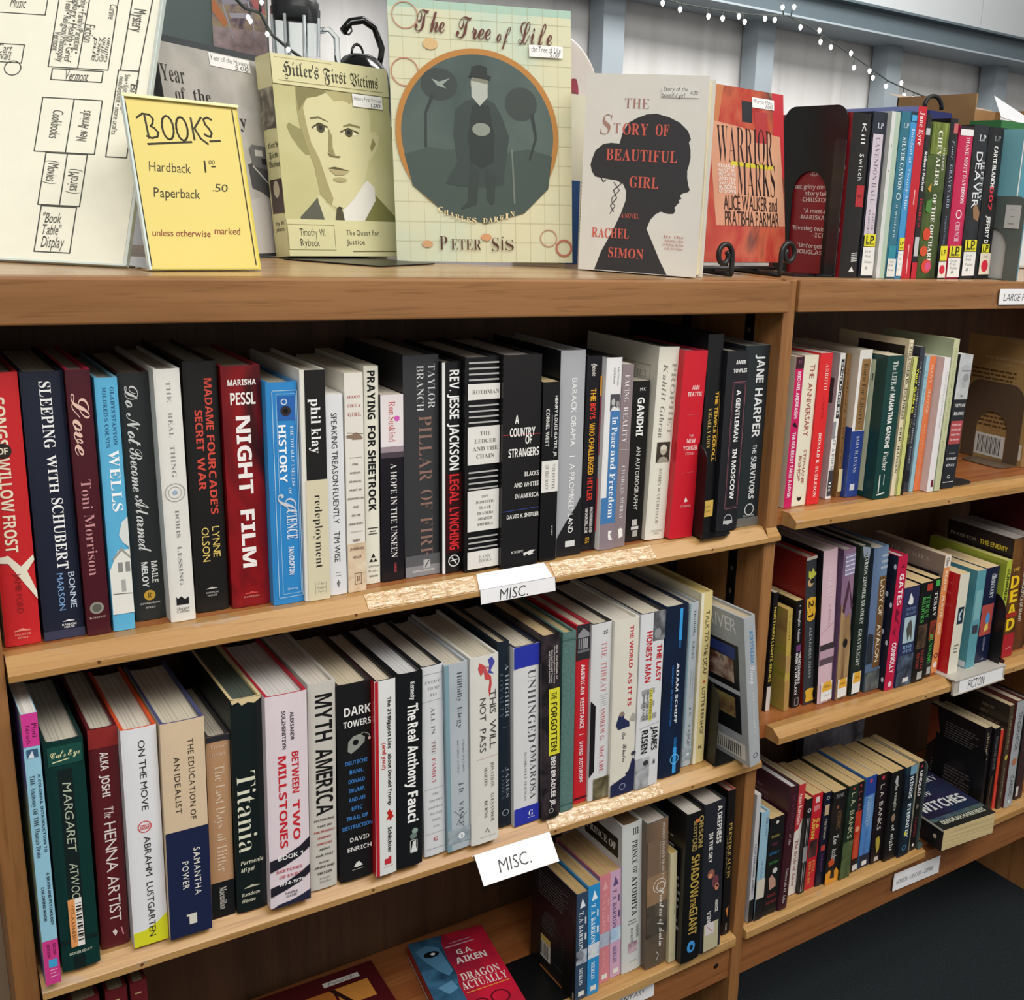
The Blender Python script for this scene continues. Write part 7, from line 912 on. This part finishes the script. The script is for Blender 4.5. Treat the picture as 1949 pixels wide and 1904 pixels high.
# ---------------------------------------------------------------- paper labels on the shelf edges
def label_strip(name, label, pts, col, els, W, H, tape=None):
    mb = MB(); mb.poly(pts[0], pts[1], mat(col, .45, .4, .03)); return mb
def shelf_label(x0, x1, zt, y_t, zb, y_b, text, label, back=None, tapes=(), dz=0, tx=(.22, .66), hh=.17, font='h', ink='3a3a3c'):
    """card hanging on a shelf edge: upper line (x, y_t, zt) to lower line (x, y_b, zb); dz drops the right end"""
    e = empty('shelf_label', Matrix.Translation(((x0+x1)/2, y_b, ZC+zb))); tag(e, label, 'label', 'paper shelf labels')
    Ti = Matrix.Translation((-(x0+x1)/2, -y_b, -(ZC+zb)))
    W = x1-x0; H = math.hypot(zt-zb, y_t-y_b); nv = Vector((0, -(zt-zb), (y_t-y_b)*-1)).normalized()
    if nv.y > 0: nv = -nv
    f = lambda s, t, o: tuple(Ti @ (Vector((x0+W*t, y_t+(y_b-y_t)*s, ZC+zt+(zb-zt)*s+dz*t))+nv*o))
    mb = MB(); put(mb, f, W, H, [('R', 0, 1, 0, 1, 'e6e6e8'), Hh(text, .55, tx[0], tx[1], hh, ink, font)], .0006, .0001)
    V_ = [f(s, t, o) for o in (0, .0005) for s, t in ((0, 0), (0, 1), (1, 1), (1, 0))]; mb.poly(V_, [(0, 1, 2, 3), (0, 4, 5, 1), (1, 5, 6, 2), (2, 6, 7, 3), (3, 7, 4, 0)], mat('dcdcde', .5, .4, .02)); mb.build('paper_card', e)
    if back: back(e, Ti)
    for (s0, s1, t0, t1) in tapes:
        mb = MB(); mb.poly([f(s, t, .0013) for s, t in ((s0, t0), (s0, t1), (s1, t1), (s1, t0))], [(0, 1, 2, 3)], glass('ffffff', .12, ior=1.08)); mb.build('tape', e)
    return e
def wrap(x0, x1, top, dz):
    def go(e, Ti):          # the part of the paper folded over the top of the shelf edge
        mb = MB(); a = [(x0, .9965, top-.0115), (x1, .9965, top-.0115+dz), (x1-.003, 1.012, top+.0012+dz), (x0+.004, 1.012, top+.0012)]
        mb.poly([Ti @ Vector((x, y, ZC+z)) for x, y, z in a], [(0, 1, 2, 3)], mat('e4e4e8', .2, .5, .02)); mb.build('folded_flap', e)
    return go
def tape_run(xs, top):
    def go(e, Ti):
        wr = matn(['ffffff', 'e8e0d4', 'f6f2ec'], 260, (.5, 1, 1), .08, 3, .4, .9, .8)
    return go
shelf_label(.523, .6155, L1(.57)-.0115, .996, L1(.57)-.027, .994, 'MISC.', 'folded white card reading MISC. on the upper left shelf edge', back=wrap(.5225, .6135, L1(.57), .0003), tx=(.24, .62), hh=.13)
def plast(e, Ti):
    wrap(.5165, .6130, L2(.56), -.0022)(e, Ti)
    mb = MB(); mb.box((.528, .9955, ZC+L2(.56)-.062), (.60, .9962, ZC+L2(.56)-.02), glass('e8ecee', .1, ior=1.1)); o = mb.build('plastic_sleeve', e); o.matrix_local = Ti
shelf_label(.519, .6185, L2(.56)-.010, .996, L2(.56)-.036, .972, 'MISC.', 'white card reading MISC. tilted out in a clear sleeve, middle left shelf edge', back=plast, dz=-.002, tx=(.24, .66), hh=.15)
def clip(e, Ti):
    g = mat('b4aea4', .4, .5, .04); mb = MB(); zt = R2(1.41)
    mb.box((1.356, .9915, ZC+zt-.0232), (1.4855, .9955, ZC+zt+.0028), g); mb.box((1.356, .9915, ZC+zt+.0005), (1.4855, 1.05, ZC+zt+.0022), g); mb.box((1.356, .9895, ZC+zt-.0235), (1.4855, .9915, ZC+zt-.0215), g); mb.box((1.356, .9895, ZC+zt+.0008), (1.4855, .9915, ZC+zt+.0026), g)
    o = mb.build('channel_clip', e); o.matrix_local = Ti
shelf_label(1.368, 1.479, R2(1.42)+.0008, .991, R2(1.42)-.0212, .991, 'FICTON', 'grey channel holder with white card reading FICTON, right middle shelf', back=clip, tx=(.2, .58), hh=.14)
shelf_label(1.286, 1.402, -1.0305, 1.0075, -1.063, 1.0075, 'HORROR - FANTASY - ZOMBIE', 'white card taped to the base board of the right bookcase', dz=-.005, tx=(.06, .86), hh=.07, tapes=((.1, .9, -.13, .02), (.1, .9, .98, 1.14)))
shelf_label(1.3495, 1.47, -.0887, .997, -.1118, .997, 'LARGE PRINT', 'white card reading LARGE PRINT taped to the right fascia', tx=(.08, .75), hh=.085, tapes=((.1, .9, -.14, .03),))
shelf_label(.728, .80, -1.013+.0, 1.0065, -1.046, 1.0065, 'FANTASY', 'white card low on the base board of the left bookcase', tx=(.1, .8), hh=.1)
TW = matn(['a07c50', 'bb9868', 'cfb48c', 'b08a5a'], 240, (.35, 1, 1), .14, 3, .6, .9, .8)
for nm, xa, xb, top, bev, lb in (('clear_tape', .40, .5215, L1, .012, 'worn clear tape left of the upper shelf label'), ('clear_tape', .6165, .757, L1, .012, 'long shiny clear tape right of the upper shelf label'), ('clear_tape', .6195, .79, L2, .0105, 'long shiny clear tape right of the middle shelf label')):
    b = MB(); n_ = 24
    for i in range(n_):
        x0 = xa+(xb-xa)*i/n_; x1 = xa+(xb-xa)*(i+1)/n_; j = .0003*math.sin(i*2.1)
        b.face([(x0, .9972+j, ZC+top(x0)-bev+.0004), (x1, .9972+j, ZC+top(x1)-bev+.0004), (x1, 1.0106, ZC+top(x1)+.0006), (x0, 1.0106, ZC+top(x0)+.0006)], TW)
    tag(b.build(nm), lb, 'tape', 'strips of clear tape on the shelf edges')

# ---------------------------------------------------------------- things farther back in the hall
b = MB(); wd_ = wood('6a4a30', '8a6440', 'x'); 
e = empty('display_shelf', Matrix.Translation((1.2, 3.1, 0))); tag(e, 'brown shelving unit far behind, hidden by the display books', 'shelf')
for x0, x1, z0, z1 in ((.45, .47, 0, ZC+.16), (1.96, 1.98, 0, ZC+.16), (.47, 1.96, ZC+.14, ZC+.16), (.47, 1.96, .9, .92), (.47, 1.96, .4, .42)):
    m_ = MB(); m_.box((x0-1.2, 2.86-3.1, z0), (x1-1.2, 3.28-3.1, z1), wd_); m_.build('upright' if x1-x0 < .03 else 'board', e)
SZ = ZC+.1602
# painting
e = empty('framed_picture', Matrix.Translation((.93, 3.2, SZ))); tag(e, 'garden painting with a pale bench and dark green mat, leaning behind the glass jar', 'picture')
b = MB(); f = lambda s, t, o: (-.45+.55*t, -o, .62*(1-s)); put(b, f, .55, .62, [('R', 0, 1, 0, 1, '4c5c5a')]); b.box((-.45, .0005, 0), (.10, .02, .62), mat('2c302e', .5)); b.build('mat_board', e)
b = MB(); f = lambda s, t, o: (-.045+.14*t, -.004-o, .6*(1-s))
put(b, f, .14, .6, [('R', 0, 1, 0, 1, matn(['4a4048', '6a5a64', '8c7c6c', '9c8a64', 'a08c8c'], 26, (1, 1, 1), .6, 5, 1)), ('R', .62, .8, 0, 1, matn(['7a6a6c', '948484', 'a89494'], 40)), ('R', .16, .3, 0, 1, matn(['6a6a48', '8c8c68', 'a8a484'], 50)), ('P', [(.44, .1), (.43, .5), (.51, .66), (.53, .2)], '8c8a94'), ('P', [(.56, .3), (.55, .68), (.57, .72), (.58, .34)], '9a98a0'), ('L', [(.53, .2), (.66, .36)], .03, '9a98a0'), ('L', [(.5, .66), (.65, .78)], .03, '9a98a0'), ('P', [(.5, .0), (.54, .12), (.6, .28), (.62, .2), (.56, 0)], 'b06a3c'), ('P', [(.48, .7), (.5, .9), (.55, 1), (.52, .75)], 'a85a5c'), ('R', .82, .9, .3, 1, 'c8bc7c'), ('R', .9, 1, .3, .9, '8c6448')]); b.box((-.045, -.0035, 0), (.095, -.0005, .6), mat('d0ccc0', .5)); b.build('painting', e)
# glass blender jar
e = empty('blender_jar', Matrix.Translation((1.035, 3.0, SZ))); tag(e, 'clear glass jar with dark lid and handle, in front of the garden painting', 'jar')
b = MB(); b.lathe([(.048, .0), (.05, .004), (.056, .12), (.061, .27), (.057, .27), (.052, .12), (.046, .008), (0, .008)], glass('f8fcfc', .06, ior=1.06), n=24)
for i in range(8): th = i*math.pi/4; b.tube([(.0495*math.cos(th), .0495*math.sin(th), .01), (.056*math.cos(th), .056*math.sin(th), .13), (.0605*math.cos(th), .0605*math.sin(th), .25)], .004, mat('b4bcbe', .15, .6, 0), 6)
b.build('jar', e)
b = MB(); b.lathe([(0, .235), (.052, .235), (.057, .245), (.058, .285), (.05, .30), (.0, .30)], mat('26292a', .4), n=24); b.build('lid', e)
b = MB(); b.tube([(.058, 0, .225), (.085, 0, .232), (.105, 0, .215), (.108, 0, .14), (.10, 0, .10), (.08, 0, .085), (.053, 0, .08)], .008, glass('f2f8f8', .04, ior=1.15), 10); b.build('handle', e)
b = MB(); b.box((.012, -.0625, .125), (.040, -.059, .155), mat('e6e6ea', .5)); o = b.build('price_tag', e)
# black kettle
e = empty('kettle', Matrix.Translation((1.262, 3.14, SZ)) @ Matrix.Diagonal((.82, .82, 1.0, 1))); tag(e, 'shiny black kettle with a tall looped handle, beside the glass jar', 'kettle')
kb = mat('0c0c0e', .12, .6, 0)
b = MB(); b.lathe([(0, 0), (.088, 0), (.096, .01), (.102, .05), (.10, .11), (.088, .155), (.058, .188), (.034, .198), (0, .20)], kb, n=32); b.build('body', e)
b = MB(); b.tube([(.02*math.cos(th)-.012, 0, .197+.026*math.sin(th)) for th in [i*math.pi/10 for i in range(11)]], .004, kb, 8); b.build('lid_loop', e)
b = MB(); pts = [(.062, 0, .17), (.072, 0, .2), (.075, 0, .22), (.05, 0, .272), (.01, 0, .288), (-.035, 0, .278), (-.062, 0, .25)]
b.tube(pts, [.009, .010, .011, .011, .011, .011, .012], kb, 10); b.tube([(-.06, 0, .248), (-.04, 0, .245), (-.03, 0, .255), (-.034, 0, .27)], .003, kb, 6); b.build('handle', e)
b = MB(); b.tube([(-.07, 0, .08), (-.10, 0, .12), (-.125, 0, .155)], [.024, .016, .012], kb, 12); b.build('spout', e)
# round plate
e = empty('plate', Matrix.Translation((1.785, 3.0, SZ))); tag(e, 'white round plate with red and blue motif standing behind the green picture book', 'plate')
b = MB(); A = Matrix.Translation((0, 0, .162)) @ Matrix.Rotation(R(80), 4, 'X')
pl = MB(); pl.lathe([(0, 0), (.09, 0), (.158, .016), (.160, .019), (.155, .02), (.09, .006), (0, .006)], mat('cfc6be', .25, .5, .06, 12), n=48); o = pl.build('dish', e); o.matrix_local = A
pm_ = MB(); pp = lambda x, y: (x, y, .0075); rnd = random.Random(3)
for (x, y, rx, ry, c_) in ((.09, -.02, .06, .05, 'c8a898'), (.085, -.01, .035, .04, 'a84858'), (.095, -.055, .03, .03, 'b82430'), (.06, .1, .03, .02, '2c3c6c'), (.02, .1, .02, .015, 'b83040')):
    pm_.face([(x+rx*math.cos(k*math.pi/8), y+ry*math.sin(k*math.pi/8), .0075) for k in range(16)], mat(c_, .3))
o = pm_.build('painted_motif', e); o.matrix_local = A
b = MB(); b.box((-.05, -.02, 0), (.05, .03, .008), mat('2a2220', .5)); b.box((-.045, -.03, .0), (-.035, -.02, .02), mat('2a2220', .5)); b.box((.035, -.03, .0), (.045, -.02, .02), mat('2a2220', .5)); o = b.build('stand', e)
# carton and bits on the right bookcase, behind the row
e = empty('cardboard_box', Matrix.Translation((1.90, 1.47, ZC+TOPZ))); 
e.matrix_world = Matrix.Translation((1.82, 1.44, ZC+RT)); tag(e, 'open brown cardboard box behind the large print row at the right edge', 'box')
cb = matn(['8a6844', '9a7850', 'a8855c'], 6); hgt = .318
b = MB(); b.box((-.02, 0, 0), (-.017, .2, hgt), cb); b.box((-.02, 0, 0), (.30, .003, hgt-.06), cb); b.box((-.02, .197, 0), (.30, .2, hgt), cb); b.box((.297, 0, 0), (.30, .2, hgt), cb); b.box((-.02, 0, 0), (.3, .2, .003), cb); b.build('carton', e)
b = MB(); b.poly([(-.02, .197, hgt), (.3, .197, hgt), (.3, .24, hgt+.01), (-.005, .24, hgt+.012)], [(0, 1, 2, 3)], cb); b.poly([(-.017, 0, hgt-.06), (.30, .0, hgt-.06), (.29, -.05, hgt-.045), (.0, -.05, hgt-.05)], [(0, 1, 2, 3)], cb); b.build('flap', e)
b = MB(); b.poly([(1.855, 1.42, ZC+.20), (1.96, 1.42, ZC+.19), (1.98, 1.45, ZC+.21), (1.89, 1.47, ZC+.245)], [(0, 1, 2, 3)], mat('d8dade', .6)); b.poly([(1.855, 1.421, ZC+.10), (1.96, 1.421, ZC+.10), (1.96, 1.421, ZC+.19), (1.855, 1.421, ZC+.20)], [(0, 1, 2, 3)], mat('d8dade', .6)); tag(b.build('paper_sheet'), 'creased white paper sticking out of the cardboard box', 'paper')
book('binder', 0, 0, 0, .05, .262, .2, M=Matrix.Translation((1.725, 1.33, ZC+TOPZ)) @ Matrix.Rotation(R(-72), 4, 'Z'), kind='C', col='c8cac8', els=(), fels=[('R', 0, .035, 0, 1, '2c6a3c'), ('R', .3, .6, .1, .9, 'b8bcbc')], label='white binder with green top edge leaning before the cardboard box', group=None) if False else None
b = MB(); b.box((1.70, 1.30, ZC+RT), (1.98, 1.36, ZC+.165), mat('cdd0d0', .5, .4, .04, 8)); o = b.build('storage_case'); bevel(o, .006); tag(o, 'white storage case with green rim in front of the cardboard box', 'case')
m_ = MB(); m_.box((1.695, 1.295, ZC+.1651), (1.985, 1.365, ZC+.178), mat('2f6b3c', .5)); t_ = m_.build('rim'); t_.parent = o; t_['label'] = 'green rim'
e = empty('pouch', Matrix.Translation((1.655, 1.42, ZC+RT))); tag(e, 'navy blue pouch with black ring handle behind the large print row', 'bag')
b = MB(); b.extrude([(-.045, 0), (.045, 0), (.04, .24), (.03, .27), (-.03, .27), (-.04, .24)], -.02, .02, mat('252c5c', .7, .3, .1, 60), lambda t, p, q: (p, t, q)); b.build('body', e)
b = MB(); b.tube([(.024*math.cos(i*math.pi/10), 0, .276+.022*math.sin(i*math.pi/10)) for i in range(11)], .004, mat('18181a', .5), 8); b.build('ring_handle', e)

# string lights
LIT = lampglass((1, .93, .82, 1), 5.0); wirem = mat('3c4240', .6)
def string_lights(wire, bulbs, y, label, r_=.0098):
    e = empty('string_lights', Matrix.Translation((wire[0][0], y, ZC+wire[0][1]))); tag(e, label, 'lights', 'strings of small bulbs')
    ox, oz = wire[0]
    b = MB()
    W_ = [(x-ox, 0, z-oz) for x, z in wire]; b.tube(W_, .004, wirem, 6)
    b.build('wire', e)
    for x, z in bulbs:
        # nearest wire point, the bulb hangs on its own stub
        best = min(((Vector(W_[i])+(Vector(W_[i+1])-Vector(W_[i]))*t/8) for i in range(len(W_)-1) for t in range(9)), key=lambda p: (p-Vector((x-ox, 0, z-oz))).length)
        b = MB(); c = (x-ox, -.006, z-oz)
        b.lathe([(0, -1.6*r_), (.5*r_, -1.25*r_), (r_*.95, -.4*r_), (r_, .2*r_), (r_*.8, .8*r_), (.4*r_, 1.15*r_), (0, 1.2*r_)], LIT, c, 14); bo = b.build('bulb', e)
        s = MB(); q = Vector((c[0], 0, c[2]+.016)); s.tube([best, q*.5+best*.5, q], .0035, wirem, 6); so = s.build('socket', e)
    return e
string_lights([(3.05, .955), (3.226, .935), (3.396, .923), (3.588, .926), (3.823, .935), (4.067, .963), (4.218, .933), (4.417, .872), (4.626, .807), (4.846, .734), (5.025, .702), (5.234, .672), (5.497, .653), (5.75, .64)],
  [(3.273, .91), (3.376, .897), (3.549, .89), (3.637, .893), (3.739, .916), (3.778, .896), (3.909, .928), (3.974, .931), (4.02, .996), (4.098, 1.009), (4.153, .92), (4.288, .922), (4.302, .868), (4.381, .852), (4.533, .84), (4.566, .771), (4.687, .768), (4.719, .737), (4.829, .705), (4.95, .734), (4.982, .671), (5.062, .661), (5.192, .648), (5.31, .685), (5.408, .642)], 4.5, 'long string of small warm bulbs sagging along the steel wall')
string_lights([(.80, .47), (.88, .40), (.915, .395), (.94, .35), (.985, .32), (1.02, .30)], [(.917, .419), (.884, .381), (.889, .373), (.928, .349), (.978, .320)], 2.9, 'short string of small bulbs in front of the garden painting', .0046)
bpy.context.view_layer.update()
bpy.data.scenes.remove(_SC)
